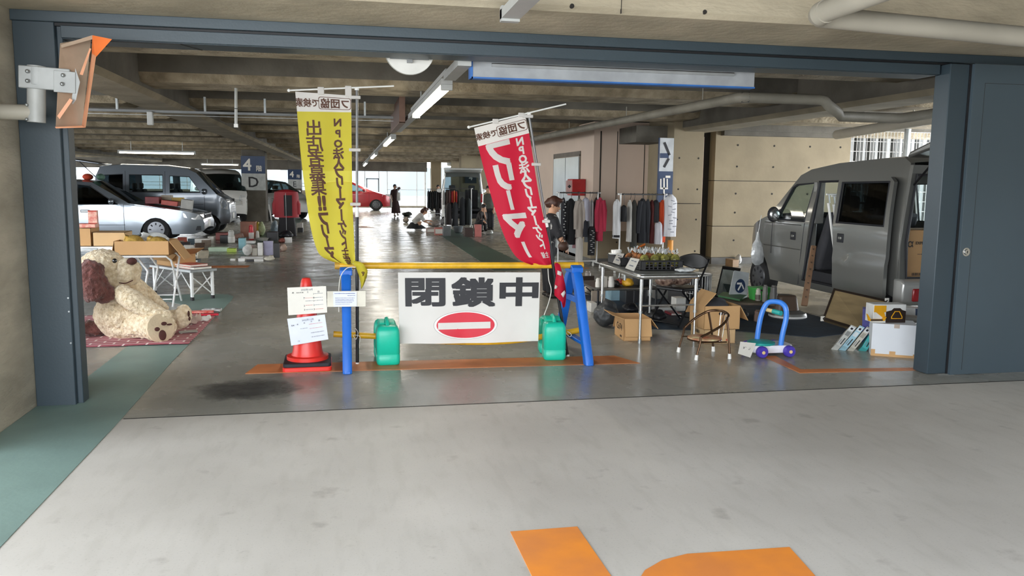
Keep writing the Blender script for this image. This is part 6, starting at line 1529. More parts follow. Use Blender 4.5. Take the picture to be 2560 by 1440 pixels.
b = MB(mat('white_toy_carton', 'dcdcd8', .5)); b.bx(-.115, .185, -.06, .08, 0, .165); b.build('box_body', tx, bevel=.003)
TOYO = mat('toy_yellow', 'e5a51c', .4); TOYK = mat('toy_dark_print', '2b1e18', .5)
b = MB(TOYK); b.poly([(.0, -.0615, 0), (.185, -.0615, 0), (.185, -.0615, .105), (.15, -.0615, .115), (.13, -.0615, .132), (.07, -.0615, .132), (.05, -.0615, .112), (.0, -.0615, .10)]); b.build('dark_print', tx, smooth=0)
b = MB(TOYO); o_ = [(.05, .035), (.155, .035), (.155, .055), (.125, .105), (.08, .105), (.05, .055)]; i_ = [(.058, .041), (.147, .041), (.147, .054), (.12, .098), (.085, .098), (.058, .054)]
panel(b, o_, [i_], lambda x, z, d: (x, -.064 + d, z), .002); b.bx(-.112, .0, -.063, -.06, .095, .155); b.prism([(-.10, .10), (-.02, .04), (.0, .04), (-.02, .10)], 'y', -.064, -.061); b.build('yellow_print', tx, smooth=0)
b = MB(TOYO); b.prism([(-.185, .085), (-.165, .02), (-.02, .02), (-.005, .055), (-.03, .05), (-.04, .035), (-.15, .035), (-.165, .06)], 'y', -.085, -.065); b.use(TOYK); b.bx(-.15, -.04, -.088, -.084, .022, .034); b.build('toy_bucket', tx)
slab('blue_box', 'box', 'violet blue product box standing behind the slim game boxes', ((2157, 767, 6.80), (2206, 770, 6.62), (2204, 866, 6.55), (2154, 855, 6.72)), .06, mat('violet_blue_print', '3e3f86', .4, var=.15, sc=14), None, 0, [(.35, .95, .45, .8, mat('pale_blue_print', '6e86b8', .4, var=.4, sc=20)), (.0, 1, .0, .06, mat('dark_violet', '2b2a55', .4))])
for k_, (lab, xs, col, c2) in enumerate((('slim game box with a grey spine, leftmost of the four leaning boxes', (2128, 2142, 2102, 2090), 'c9cac4', '8f918e'), ('slim game box with a pale blue spine, second of the four leaning boxes', (2150, 2162, 2120, 2107), 'a9d0de', 'dfe6e8'), ('slim game box with a beige spine, third of the four leaning boxes', (2168, 2180, 2138, 2127), 'cfcabd', 'aaa598'), ('slim game box with a teal spine, rightmost of the four leaning boxes', (2186, 2199, 2169, 2155), '4fb3b3', '9fd8d6'))):
    tl, tr, br, bl_ = xs; yt0 = (812, 813, 816, 815)[k_]; yb0 = (860, 863, 866, 867)[k_]; Yk = 6.62 - k_ * .02
    slab('game_box', 'game box', lab, ((tl, yt0, Yk + .10), (tr, yt0 + 6, Yk + .08), (br, yb0 + 7, Yk - .02), (bl_, yb0, Yk)), .15, mat('game_' + col, col, .35), None, 0, [(.1, .9, .06, .24, mat('game_label', 'e9edee', .4)), (.3, .7, .10, .19, INK), (.15, .85, .30, .50, mat('game_' + c2, c2, .4)), (.55, .72, .62, .92, INK), (.2, .32, .72, .9, GREY_I)], None)
for lab, q, col, ik in (('white box with a navy label behind the boxed toy vehicle', ((2264, 769, 6.9), (2335, 776, 6.75), (2335, 803, 6.75), (2264, 796, 6.9)), 'd9d9d5', [(.35, 1, .0, .62, NAVY), (.45, .95, .18, .24, PAP), (.42, .95, .36, .42, PAP)]), ('grey wooden box with an orange corner label on the large white box', ((2264, 792, 6.62), (2330, 799, 6.5), (2330, 812, 6.5), (2264, 804, 6.62)), '86827a', [(.55, .9, .0, .8, TOYO)])):
    slab('flat_box', 'box', lab, q, .12, mat('goods_' + col, col, .5), None, 0, ik)
# bag hung on the van mirror, things inside the van
p = AX(1901, 580, 5.36)
b = MB(FILM); b.loft([[(r_ * math.cos(a) * (1 + .25 * math.sin(3 * a + z * 9)), r_ * .55 * math.sin(a), z) for a in [2 * PI * i / 16 for i in range(16)]] for z, r_ in ((0, .012), (-.10, .03), (-.16, .06), (-.30, .085), (-.40, .075), (-.44, .03))]); b.cyl((0, 0, 0), (.03, 0, .22), .004, n=5)
tag(b.build('plastic_bag', None, loc=(5.33, p.y, p.z)), 'clear plastic bag hanging from the mirror of the open van', 'bag')
for lab, px, tp in (('white folded display stand, left one in the open van doorway', 2072, 486), ('white folded display stand, right one in the open van doorway', 2085, 490)):
    Yv = 8.55; a, c = AY(px, tp, Yv), AY(px + 14, 628, Yv)
    t = thing('display_stand', lab, 'stand', (c.x, Yv, c.z), 0, 'white stands in the van'); b = MB(WHITE); b.cyl((0, 0, 0), (a.x - c.x, 0, (a.z - c.z) * .85), .014); b.build('pole', t); b = MB(GALV); b.cyl(((a.x - c.x) * .85, 0, (a.z - c.z) * .85), (a.x - c.x, 0, a.z - c.z), .009); b.build('upper_pole', t); b = MB(WHITE); b.cyl((a.x - c.x - .03, 0, a.z - c.z), (a.x - c.x + .12, .03, a.z - c.z), .010); b.build('top_bar', t)
b = MB(PAP)
for i in range(4): b.ell((rn.uniform(-.12, .12), rn.uniform(-.1, .1), .02 + .012 * i), (.12, .08, .025), 10, 6, (0, 0, rn.uniform(0, 3)))
o = soft(b, 'crumpled_cloths', None, .012, .03, .06, 2); o.location = (5.95, 8.6, .498); tag(o, 'crumpled white cloths on the van floor inside the side doorway', 'cloth')
cb = carton('large brown carton with dark lettering in the rear of the open van', (5.94, 7.62, .485), (.60, .34, .58), 0, None, CARD, shut=True, marks=[('f', 'α', .10, .74, .11, PRINT_B), ('f', 'EXPRESS', .33, .76, .042, PRINT_B), ('f', '#', .5, .56, (.3, .008), PRINT_B), ('f', '#', .5, .2, (.4, .03), PRINT_B)])
b = MB(PAP); b.ell((0, 0, .02), (.14, .06, .03), 10, 6); b.ell((.1, .02, .03), (.1, .05, .03), 10, 6); o = soft(b, 'rags', None, .012, .02, .05, 2); o.location = (5.95, 7.36, .49); tag(o, 'white rags on the rear sill of the open van', 'cloth')
# red hose cabinet, sign, orange pole
hc = thing('hose_cabinet', 'red fire hose cabinet on the side of the core wall', 'cabinet', (4.28, 15.1, 1.27))
b = MB(mat('fire_red_enamel', 'a81f22', .4)); b.bx(-.13, .135, -.15, .2, 0, .31); b.build('cabinet_body', hc, bevel=.01)
b = MB(mat('pink_white_sign', 'cfa9a4', .5)); b.bx(-.25, -.14, -.15, -.14, .03, .28); b.use(INK); b.box((-.185, -.152, .17), (.05, .003, .05), (0, .7, 0)); b.build('notice', hc, smooth=0)
sgn = thing('wall_sign', 'tall navy and white sign fixed to the left side of the bare column', 'sign', (5.33, 13.28, 0))
b = MB(mat('sign_white', 'c9ccce', .4)); b.bx(-.125, .125, -.02, .02, 1.72, 2.28); b.build('white_panel', sgn, smooth=0)
b = MB(NAVY); b.bx(-.13, .13, -.018, .02, .9, 1.72); b.bx(-.14, -.126, -.018, .02, .9, 2.28); b.build('navy_panel', sgn, smooth=0)
def stroke(b, pts, w_):
    for a, c in zip(pts, pts[1:]):
        A, B_ = AY(*a, 13.255) - sgn.location, AY(*c, 13.255) - sgn.location; d_ = (B_ - A).normalized(); n_ = V((-d_.z, 0, d_.x)) * w_; b.poly([A + n_, B_ + n_, B_ - n_, A - n_])
b = MB(INK); stroke(b, [(1661, 356), (1674, 388)], .022); stroke(b, [(1672, 396), (1660, 418)], .022); b.use(NAVY); stroke(b, [(1650, 389), (1672, 389)], .04); b.build('black_stroke', sgn, smooth=0, norm=False)
b = MB(PAP); stroke(b, [(1652, 447), (1652, 470)], .012); stroke(b, [(1660, 445), (1660, 485)], .014); stroke(b, [(1668, 447), (1668, 470)], .012); stroke(b, [(1650, 471), (1670, 471)], .014); stroke(b, [(1664, 442), (1676, 442)], .02); b.build('white_stroke', sgn, smooth=0, norm=False)
p = AY(1675, 632, 13.2); b = MB(mat('orange_pole_paint', 'd9932a', .45)); b.cyl((p.x, 13.2, 0), (p.x, 13.2, .55), .05, n=16); tag(b.build('bollard'), 'short orange post at the foot of the bare column', 'post')
# ================================================================ clothes rails
def rail(lab, x0, x1, Y, z, rot=0):
    t = thing('clothes_rail', lab, 'clothes rail', ((x0 + x1) / 2, Y, 0)); h = (x1 - x0) / 2
    b = MB(POLE_G); b.cyl((-h, 0, z), (h, 0, z), .012); b.use(WHITE); b.cyl((-h - .03, 0, z), (-h, 0, z), .016); b.cyl((h, 0, z), (h + .03, 0, z), .016); b.build('hanging_bar', t)
    for s in (-1, 1):
        b = MB(WTUBE); b.cyl((s * (h - .02), 0, .09), (s * (h - .02), 0, z + .015), .013); b.build('post', t)
        b = MB(WTUBE); b.cyl((s * (h - .02), -.22, .09), (s * (h - .02), .22, .09), .013); ft = b.build('foot_bar', t)
        for y in (-.21, .21): b = MB(WHITE); b.cyl((s * (h - .02) - .012, y, .03), (s * (h - .02) + .012, y, .03), .03, n=14); b.cyl((s * (h - .02), y, .05), (s * (h - .02), y, .09), .01); b.build('caster', ft)
    b = MB(WTUBE); b.cyl((-h + .02, 0, .12), (h - .02, 0, .12), .011); b.build('base_bar', t)
    return t
def clothes(nm, lab, x0, x1, yt, yb_, Y, col, barz, cat='clothes', sleeves=False, stripe=None, hem=None, d_=.16, grp=None, hook=True, narrow=.5, ry=None):
    ry = (YA if x1 < 1510 and x0 > 1395 else YB if x0 > 1500 else Yc_ if x1 < 1110 and yt < 480 and x0 < 1105 else Yd_); a, c = AY(x0, yb_, Y), AY(x1, yb_, Y); tp = AY((x0 + x1) / 2, yt, Y); w_ = (c.x - a.x) * .9
    o = V(((a.x + c.x) / 2, Y, tp.z)); t = thing(nm, lab, cat, o, 0, grp); hgt = tp.z - a.z
    m = mat('cloth_' + col, col, .85, var=.12, sc=7, bump=.25, bsc=18, stretch=(3, 3, .4))
    b = MB(m); secs = []
    for i in range(13):
        u = i / 12; k = min(1, narrow + (1 - narrow) * min(1, u / .12)) if u < .12 else 1.0
        if u == 0: k = narrow * .5
        q = []
        for j in range(24):
            an = 2 * PI * j / 24; fl = 1 + .10 * math.sin(6 * an + 2 * u + x0) * u + .05 * math.sin(3 * an + 5 * u)
            q.append((w_ / 2 * k * math.cos(an) * fl, d_ / 2 * (k ** .5) * math.sin(an) * fl * (1.2 if u > .1 else 1), -hgt * u))
        secs.append(q)
    b.loft(secs); b.build('cloth_body', t, smooth=60)
    if sleeves:
        for s in (-1, 1):
            b = MB(m); b.tube([(s * w_ * .32, -.04, -hgt * .06), (s * w_ * .55, -.05, -hgt * .3), (s * w_ * .58, -.05, -hgt * .78)], [.045, .05, .035], 8); b.build('sleeve', t)
    if hem:
        b = MB(mat('cloth_' + hem, hem, .85)); b.lathe([(w_ * .54, -hgt * .97), (w_ * .54, -hgt * .91)], n=20, cap=False); b.bm.verts.ensure_lookup_table()
        for v in b.bm.verts: v.co.y *= d_ * .64 / (w_ * .54)
        b.build('cuff', t)
    if stripe:
        b = MB(mat('cloth_' + stripe, stripe, .85))
        for i in range(12): z = -hgt * (.15 + .067 * i); b.box((w_ * .22 * math.sin(i * 2.3), -d_ * .6, z), (w_ * .3, .006, hgt * .018), (0, .25 * math.cos(i * 3), 0))
        b.build('print', t, smooth=0)
    if hook:
        zz = barz - o.z; ly = ry - Y; b = MB(POLE); b.tube([(0, 0, -.01), (0, ly - .02, max(zz - .03, .02)), (0, ly - .018, zz + .006), (0, ly, zz + .0185), (0, ly + .019, zz + .002)], .0035, 5); b.tube([(-w_ * .3, 0, -hgt * .04), (0, 0, .0), (w_ * .3, 0, -hgt * .04)], .004, 5); b.build('hanger', t)
    return t
YA, YB = 14.05, 12.95
zA, zB = AY(1450, 482, YA).z, AY(1600, 486, YB).z
rail('left clothes rail in front of the core wall, hung with dark and pale clothes', AY(1395, 482, YA).x, AY(1498, 482, YA).x, YA, zA)
rail('right clothes rail beside the bare column, hung with suits and shirts', AY(1549, 486, YB).x, AY(1664, 486, YB).x, YB, zB)
A_ = [('hanging_blouse', 'black and white patterned blouse at the left end of the left rail', 1401, 1413, 494, 600, '24242a', 'd8d6d2', 0), ('hanging_coat', 'long black coat on the left rail', 1413, 1438, 496, 611, '19191c', None, 1), ('hanging_dress', 'beige dress with full sleeves right of the black coat', 1437, 1457, 497, 594, 'b5aaa0', None, 1), ('hanging_shirt', 'pale lavender short shirt on the left rail', 1454, 1473, 494, 552, 'b9b8c6', None, 0), ('hanging_blouse', 'narrow white top right of the lavender shirt', 1473, 1483, 500, 566, 'd0cfd2', None, 0), ('hanging_tunic', 'brown patterned top near the right end of the left rail', 1482, 1495, 494, 598, '3a2826', '6b4a44', 0), ('hanging_shirt', 'bright pink red shirt at the right end of the left rail', 1489, 1507, 494, 602, 'b92f4b', None, 1)]
for i, (nm, lab, x0, x1, yt, yb_, col, st_, sl) in enumerate(A_): clothes(nm, lab, x0, x1, yt, yb_, YA + (.0, .02, -.03, -.05, .03, .04, -.04)[i], col, zA, stripe=st_, sleeves=bool(sl), d_=.15)
for nm, lab, x0, x1, yt, yb_, col in (('hanging_skirt', 'dusty pink skirt showing under the black coat', 1430, 1446, 590, 620, '9c7478'), ('hanging_trousers', 'long cream trousers hanging below the beige dress', 1437, 1457, 592, 658, 'c9c3ba'), ('hanging_trousers', 'dark jeans hanging below the lavender shirt', 1457, 1469, 550, 592, '23252e'), ('hanging_trousers', 'pale jeans behind the dark ones', 1460, 1476, 552, 605, '8e959c'), ('hanging_dress', 'black striped dress hanging lowest on the left rail', 1468, 1487, 566, 638, '1d1d21')):
    clothes(nm, lab, x0, x1, yt, yb_, YA + (.10 if 'pale' in lab or 'skirt' in nm else -.10), col, zA, d_=.10, narrow=.9, stripe='cfcdc9' if 'striped' in lab else None)
B_ = [('hanging_sweater', 'white long sweater with black striped cuffs at the left end of the right rail', 1531, 1549, 498, 596, 'cfcfd0', None, 0, '1c1c20'), ('hanging_bag', 'small black bag hanging beside the white sweater', 1552, 1566, 513, 554, '1b1b1e', None, 0, None), ('hanging_shirt', 'narrow white shirt right of the black bag', 1566, 1578, 500, 604, 'c9c6c0', None, 0, None), ('hanging_jacket', 'charcoal jacket right of the narrow white shirt', 1575, 1590, 500, 618, '35342f', None, 0, None), ('hanging_suit', 'black suit in the middle of the right rail', 1592, 1615, 496, 607, '1c1e24', None, 1, None), ('hanging_jacket', 'grey striped jacket right of the black suit', 1611, 1622, 498, 607, '4b4c50', None, 0, None), ('hanging_dress', 'dark red and brown dress on the right rail', 1620, 1633, 500, 608, '5d2524', None, 0, None), ('hanging_jacket', 'black short jacket right of the dark red dress', 1630, 1646, 500, 556, '242428', None, 0, None), ('hanging_shirt', 'vivid orange shirt near the right end of the right rail', 1645, 1661, 500, 605, 'e2572c', None, 1, None), ('hanging_shirt', 'large white printed shirt hanging over the right end of the right rail', 1657, 1690, 486, 591, 'dfdee2', '8b8d96', 0, None)]
for i, (nm, lab, x0, x1, yt, yb_, col, st_, sl, hem) in enumerate(B_): clothes(nm, lab, x0, x1, yt, yb_, YB + (.0, -.02, .03, .0, -.02, .03, .0, -.03, .02, -.12)[i], col, zB, stripe=st_, sleeves=bool(sl), hem=hem, d_=.15)
clothes('hanging_shirt', 'white T-shirt hanging low in front of the orange shirt', 1636, 1654, 554, 610, YB - .10, 'd2d0d6', zB)
# ================================================================ people
SKIN = mat('skin', 'c99a7c', .55, var=.05, sc=9); HAIR_K = mat('black_hair', '1a1616', .5, var=.2, sc=60, stretch=(1, 1, .2)); HAIR_B = mat('brown_hair', '4a2a1e', .5, var=.2, sc=60, stretch=(1, 1, .2))
def hand(b, w_, d_, s, up=V((0, 0, 1))):
    d_ = V(d_).normalized(); sd = d_.cross(up).normalized() if abs(d_.dot(up)) < .95 else V((1, 0, 0)); nr = sd.cross(d_)
    w_ = V(w_); b.tube([w_, w_ + d_ * .04 * s, w_ + d_ * .09 * s], [.026 * s, .036 * s, .034 * s], 8)
    for i, L in enumerate((.068, .078, .072, .056)):
        o = w_ + d_ * .085 * s + sd * (.027 - .018 * i) * s; c = nr * -.012 * s
        b.tube([o, o + d_ * L * .45 * s + c * .4, o + d_ * L * .75 * s + c * 1.2, o + d_ * L * s + c * 2.4], [.0085 * s, .008 * s, .0075 * s, .006 * s], 6)
    o = w_ + d_ * .03 * s + sd * .03 * s
    b.tube([o, o + (d_ * .6 + sd * .6) * .035 * s, o + (d_ * .9 + sd * .45) * .062 * s], [.011 * s, .0095 * s, .0075 * s], 6)
def person(lab, base, J, Y, s, wear, hair, hair_long=0, dy={}, vox=.016, face=(0, -1), extra=None):
    """J: joints in the picture (px, py) stood at depth Y + dy"""
    o = V(base); t = thing('person', lab, 'person', o)
    P = {k: AY(v[0], v[1], Y + (v[2] if len(v) > 2 else 0)) - o for k, v in J.items()}
    fd = V((face[0], face[1], face[2] if len(face) > 2 else 0)).normalized(); sd = fd.cross(V((0, 0, 1))).normalized(); up = sd.cross(fd)
    hd = P['head']; b = MB(SKIN)
    b.ell(hd, (.078 * s, .078 * s, .112 * s)); b.ell(hd + fd * .03 * s - up * .045 * s, (.058 * s, .058 * s, .065 * s))
    b.tube([hd + fd * .088 * s + up * .01 * s, hd + fd * .105 * s - up * .022 * s], [.009 * s, .014 * s], 6)
    for q in (-1, 1): b.ell(hd + sd * q * .08 * s - up * .012 * s, (.018 * s, .018 * s, .03 * s), 8, 6)
    b.tube([hd - up * .06 * s, P['neck'] - V((0, 0, .02))], [.052 * s, .06 * s], 10)
    for q in ('L', 'R'):
        if 'hand' + q in P:
            b.tube([P['sho' + q], P['elb' + q], P['hand' + q]], [.046 * s, .038 * s, .025 * s], 10); hand(b, P['hand' + q], P['hand' + q] - P['elb' + q], s)
        if 'foot' + q in P:
            b.tube([P['hip'], P['knee' + q], P['foot' + q] + V((0, 0, .06 * s))], [.08 * s, .055 * s, .036 * s], 10)
    b.tube([P['neck'], (P['neck'] + P['hip']) / 2, P['hip']], [.08 * s, .10 * s, .10 * s], 10)
    soft(b, 'body', t, vox, it=2)
    for q in (-1, 1): b = MB(EYE); b.ell(hd + fd * .073 * s + sd * q * .03 * s + up * .012 * s, .010 * s, 8, 6); b.build('eye', t)
    b = MB(mat('lips', 'a5605a', .5)); b.ell(hd + fd * .086 * s - up * .055 * s, (.022 * s, .012 * s, .008 * s), 8, 6); b.build('mouth', t)
    b = MB(hair); b.ell(hd - fd * .018 * s + up * .022 * s, (.092 * s, .092 * s, .105 * s)); b.ell(hd + fd * .03 * s + up * .085 * s, (.07 * s, .05 * s, .035 * s))
    if hair_long: b.tube([hd - fd * .05 * s, hd - fd * .07 * s - up * hair_long * .5 * s, hd - fd * .04 * s - up * hair_long * s], [.09 * s, .085 * s, .05 * s], 10)
    h_ = soft(b, 'hair', t, .014, .012, .03, 2)
    m_top, m_leg, skirt, sl, m_shoe = wear
    b = MB(m_top); sh = (P['shoL'] - P['shoR']).length / 2
    ax = (P['hip'] - P['neck']).normalized(); sdv = (P['shoL'] - P['shoR']).normalized(); nn = ax.cross(sdv).normalized()
    if 'bx' in wear: pass
    secs = []
    for u, k, dk in ((-.02, .30, .5), (.06, .85, .8), (.16, 1.05, .95), (.4, 1.0, 1.0), (.7, .9, .95), (1.0, .95, 1.0), (1.08, .9, .95)):
        c = P['neck'].lerp(P['hip'], u); W = max(sh, .15 * s) * k + .02; Dp = .115 * s * dk
        secs.append([c + sdv * (W * math.cos(2 * PI * i / 18)) + nn * (Dp * math.sin(2 * PI * i / 18)) for i in range(18)])
    b.loft(secs)
    for q in ('L', 'R'):
        if 'elb' + q in P:
            e = P['elb' + q]; f_ = P['hand' + q]; pts = [P['sho' + q], P['sho' + q].lerp(e, .6), e] if sl < 1.01 else [P['sho' + q], e, e.lerp(f_, min(.9, sl - 1))]
            b.tube(pts, [.072 * s, .066 * s, .060 * s], 10)
    soft(b, 'top', t, .018, .008, .08, 3)
    b = MB(m_leg)
    if skirt:
        secs = []
        lo = P['skirt'] if 'skirt' in P else (P['footL'] + P['footR']) / 2 + V((0, 0, .12))
        for u, r in ((-.05, .13), (.15, .17), (.6, .19 + skirt * .03), (1, .17 + skirt * .07)):
            c = P['hip'].lerp(lo, u); secs.append([c + V((r * s * math.cos(2 * PI * i / 18) * (1 + .06 * math.sin(4 * PI * i / 9 * 2)), r * .8 * s * math.sin(2 * PI * i / 18), 0)) for i in range(18)])
        b.loft(secs)
    else:
        for q in ('L', 'R'):
            if 'foot' + q in P: b.tube([P['hip'] + sdv * .07 * s * (1 if q == 'L' else -1), P['knee' + q], P['foot' + q] + V((0, 0, .07 * s))], [.105 * s, .078 * s, .058 * s], 12)
        b.ell(P['hip'], (.16 * s, .125 * s, .12 * s))
    soft(b, 'skirt' if skirt else 'trousers', t, .018, .008, .08, 3)
    for q in ('L', 'R'):
        if 'foot' + q in P:
            f_ = V((fd.x, fd.y, 0)).normalized(); b = MB(m_shoe); p = P['foot' + q]; b.ell(p + f_ * .05 * s + V((0, 0, .035)), (.05 * s + abs(f_.x) * .08 * s, .05 * s + abs(f_.y) * .08 * s, .036)); b.build('shoe', t)
    return t, P
def cl(c): return mat('wear_' + c, c, .85, var=.12, sc=8, bump=.2, bsc=25)
SH = mat('dark_shoe', '26221f', .5); SHW = mat('pale_shoe', 'b9b2aa', .6)
g0 = G(989, 541)
person('person in a long dark brown dress standing far down the lane, hand to head', g0, dict(head=(987, 466.5), neck=(986.5, 473), shoL=(980.5, 476), shoR=(993, 475), elbL=(978, 488, -.05), handL=(979.5, 499, -.15), elbR=(1000, 469, -.1), handR=(992.5, 468, -.12), hip=(988, 500), kneeL=(985, 520, -.06), footL=(986.5, 541), kneeR=(992, 520, -.03), footR=(994, 539)), g0.y, .84, (cl('3d2a28'), cl('3a2524'), 1, .9, SHW), HAIR_K, 0, face=(.3, -1))
for nm, lab, x0, x1, yt, yb_, col in (('tote_bag', 'white tote bag on the shoulder of the standing person in brown', 992, 1001, 481, 502, 'd9d6d0'), ('shopping_bag', 'pale carrier bag held low by the standing person in brown', 975, 980, 496, 518, 'd2cec8')):
    a, c = AY(x0, yb_, g0.y - .22), AY(x1, yt, g0.y - .22); b = MB(mat('goods_' + col, col, .7)); b.loft([[(x * k, y * k, z) for x, y in rrect(-(c.x - a.x) / 2, (c.x - a.x) / 2, -.05, .05, .03, 3)] for z, k in ((0, .8), (.03, 1), ((c.z - a.z) * .85, .9), (c.z - a.z, .6))]); b.tube([(-.06, 0, c.z - a.z - .02), (-.03, 0, c.z - a.z + .14), (.03, 0, c.z - a.z + .14), (.06, 0, c.z - a.z - .02)], .008, 5)
    tag(b.build(nm, None, loc=((a.x + c.x) / 2, g0.y - .22, a.z)), lab, 'bag')
g1 = G(1043, 575)
person('person in a white shirt and black skirt squatting to look at goods on the floor', g1, dict(head=(1063, 527, .0), neck=(1056, 535), shoL=(1052, 540, .14), shoR=(1053, 541, -.16), elbL=(1061, 551, .15), handL=(1073, 552, .15), elbR=(1060, 553, -.2), handR=(1072, 558, -.2), hip=(1036, 556), kneeL=(1052, 556, .12), footL=(1044, 574, .1), kneeR=(1051, 558, -.12), footR=(1042, 576, -.1), skirt=(1041, 571)), g1.y, .92, (cl('c9c6c0'), cl('1c1c20'), 2.6, .8, SHW), HAIR_B, .16, face=(1, -.15, -.6))
g2 = G(1207, 580)
person('person in dark clothes crouching with a hand to the face beside the pink case', g2, dict(head=(1209, 519), neck=(1206, 528), shoL=(1213, 533, .1), shoR=(1199, 534, -.1), elbL=(1214, 548, -.2), handL=(1211, 531, -.22), elbR=(1203, 549, -.3), handR=(1209, 553, -.35), hip=(1196, 562), kneeL=(1214, 556, -.3), footL=(1213, 579, -.2), kneeR=(1204, 552, -.4), footR=(1203, 580, -.3)), g2.y, .86, (cl('3a3534'), cl('1e1d20'), 0, .9, SH), HAIR_K, 0, face=(.5, -1, -.3))
g3 = G(1228, 575)
person('person in a grey green top and dark trousers standing half behind the red flag', g3, dict(head=(1221, 473), neck=(1223, 483), shoL=(1233, 487), shoR=(1214, 488), elbL=(1235, 507), handL=(1234, 524, -.1), elbR=(1212, 508), handR=(1214, 524, -.1), hip=(1224, 524), kneeL=(1229, 548), footL=(1230, 575), kneeR=(1222, 548), footR=(1223, 575)), g3.y, .95, (cl('585b52'), cl('26262a'), 0, .9, SH), HAIR_K, 0, face=(-.4, -1))
g4 = G(1094, 541)
person('person with black hair standing behind the far dark clothes rail', g4, dict(head=(1095, 468), neck=(1095, 476), shoL=(1102, 480), shoR=(1088, 480), elbL=(1104, 494), handL=(1103, 506), elbR=(1086, 494), handR=(1087, 506), hip=(1095, 506), kneeL=(1097, 523), footL=(1098, 541), kneeR=(1092, 523), footR=(1091, 541)), g4.y + .55, .87, (cl('1f1f22'), cl('231d20'), 0, .9, SH), HAIR_K, .08, face=(.2, -1))
g5 = G(1372, 742)
person('person with brown hair in a black patterned shirt bending over beside the red flag', g5, dict(head=(1386, 512), neck=(1379, 535), shoL=(1372, 545, .16), shoR=(1384, 547, -.18), elbL=(1392, 588, .15), handL=(1409, 612, .1), elbR=(1400, 592, -.22), handR=(1407, 606, -.25), hip=(1366, 628), kneeL=(1368, 685, .08), footL=(1366, 740, .08), kneeR=(1374, 687, -.1), footR=(1376, 745, -.1)), g5.y, .92, (mat('patterned_shirt', '1f1f24', .8, sc=14, col2='d0cdc8', var=.5), cl('1b1b1e'), 0, 1.2, SH), HAIR_B, .06, face=(.9, -.5, -.55), vox=.010)
n_ = MC['patterned_shirt'].node_tree.nodes
for x in n_:
    if x.type == 'VALTORGB': x.color_ramp.elements[0].position, x.color_ramp.elements[1].position = .30, .42
p = AY(1404, 604, g5.y - .3); b = MB(mat('brown_leather', '4b342a', .5)); b.ell((0, 0, 0), (.075, .05, .06)); b.tube([(-.05, 0, .04), (0, 0, .11), (.05, 0, .04)], .006, 5); tag(b.build('handbag', None, loc=(p.x + .02, p.y - .02, p.z - .06)), 'brown handbag held by the bending person with brown hair', 'bag')
# ---------------------------------------------------------------- far stalls on the right of the lane
Yc_ = G(1085, 541).y
zc_ = AY(1085, 473, Yc_).z; rail('far clothes rail crammed with dark garments', AY(1070, 473, Yc_).x, AY(1106, 473, Yc_).x, Yc_, zc_)
for i, c in enumerate(('1d1e20', '26282a', '2e2a28', '1f2326', '3a3a3c', '22201f', '2b2426', '4a2a2c')):
    clothes('hanging_garment', 'dark garment packed on the far clothes rail', 1068 + i * 4.9, 1074 + i * 4.9, 476, 521 + (i % 3) * 3, Yc_, c, zc_, d_=.3, grp='dark garments on the far rail')
Yd_ = G(1145, 570).y
zd_ = AY(1130, 471, Yd_).z; rail('middle clothes rail with an orange top and long black dresses', AY(1110, 471, Yd_).x, AY(1180, 471, Yd_).x, Yd_, zd_)
for i, (lab, x0, x1, yt, yb_, c) in enumerate((('grey blouse at the left end of the middle rail', 1106, 1113, 476, 512, '8f8d8c'), ('brown top beside the grey blouse on the middle rail', 1113, 1121, 476, 520, '4b3b36'), ('dusky pink top on the middle rail', 1120, 1127, 476, 514, '70504f'), ('red top beside the orange one on the middle rail', 1127, 1134, 477, 506, 'a82a2a'), ('orange and white top on the middle rail', 1133, 1138, 476, 510, 'e07846'), ('red sleeveless top right of the orange one', 1138, 1143, 478, 507, 'b3231f'), ('long dark brown dress under the middle rail', 1114, 1130, 507, 562, '2b2526'), ('long charcoal dress in the middle of the middle rail', 1130, 1146, 505, 566, '2a2c30'), ('long black dress right of the charcoal one', 1148, 1164, 492, 564, '1a1e22'), ('long black green dress at the right end of the middle rail', 1163, 1178, 495, 562, '18201f'))):
    clothes('hanging_tunic' if i < 6 else 'hanging_dress', lab, x0, x1, yt, yb_, Yd_ + (.06 if i < 6 else -.14), c, zd_, d_=.17, hook=i < 6 or i > 7)
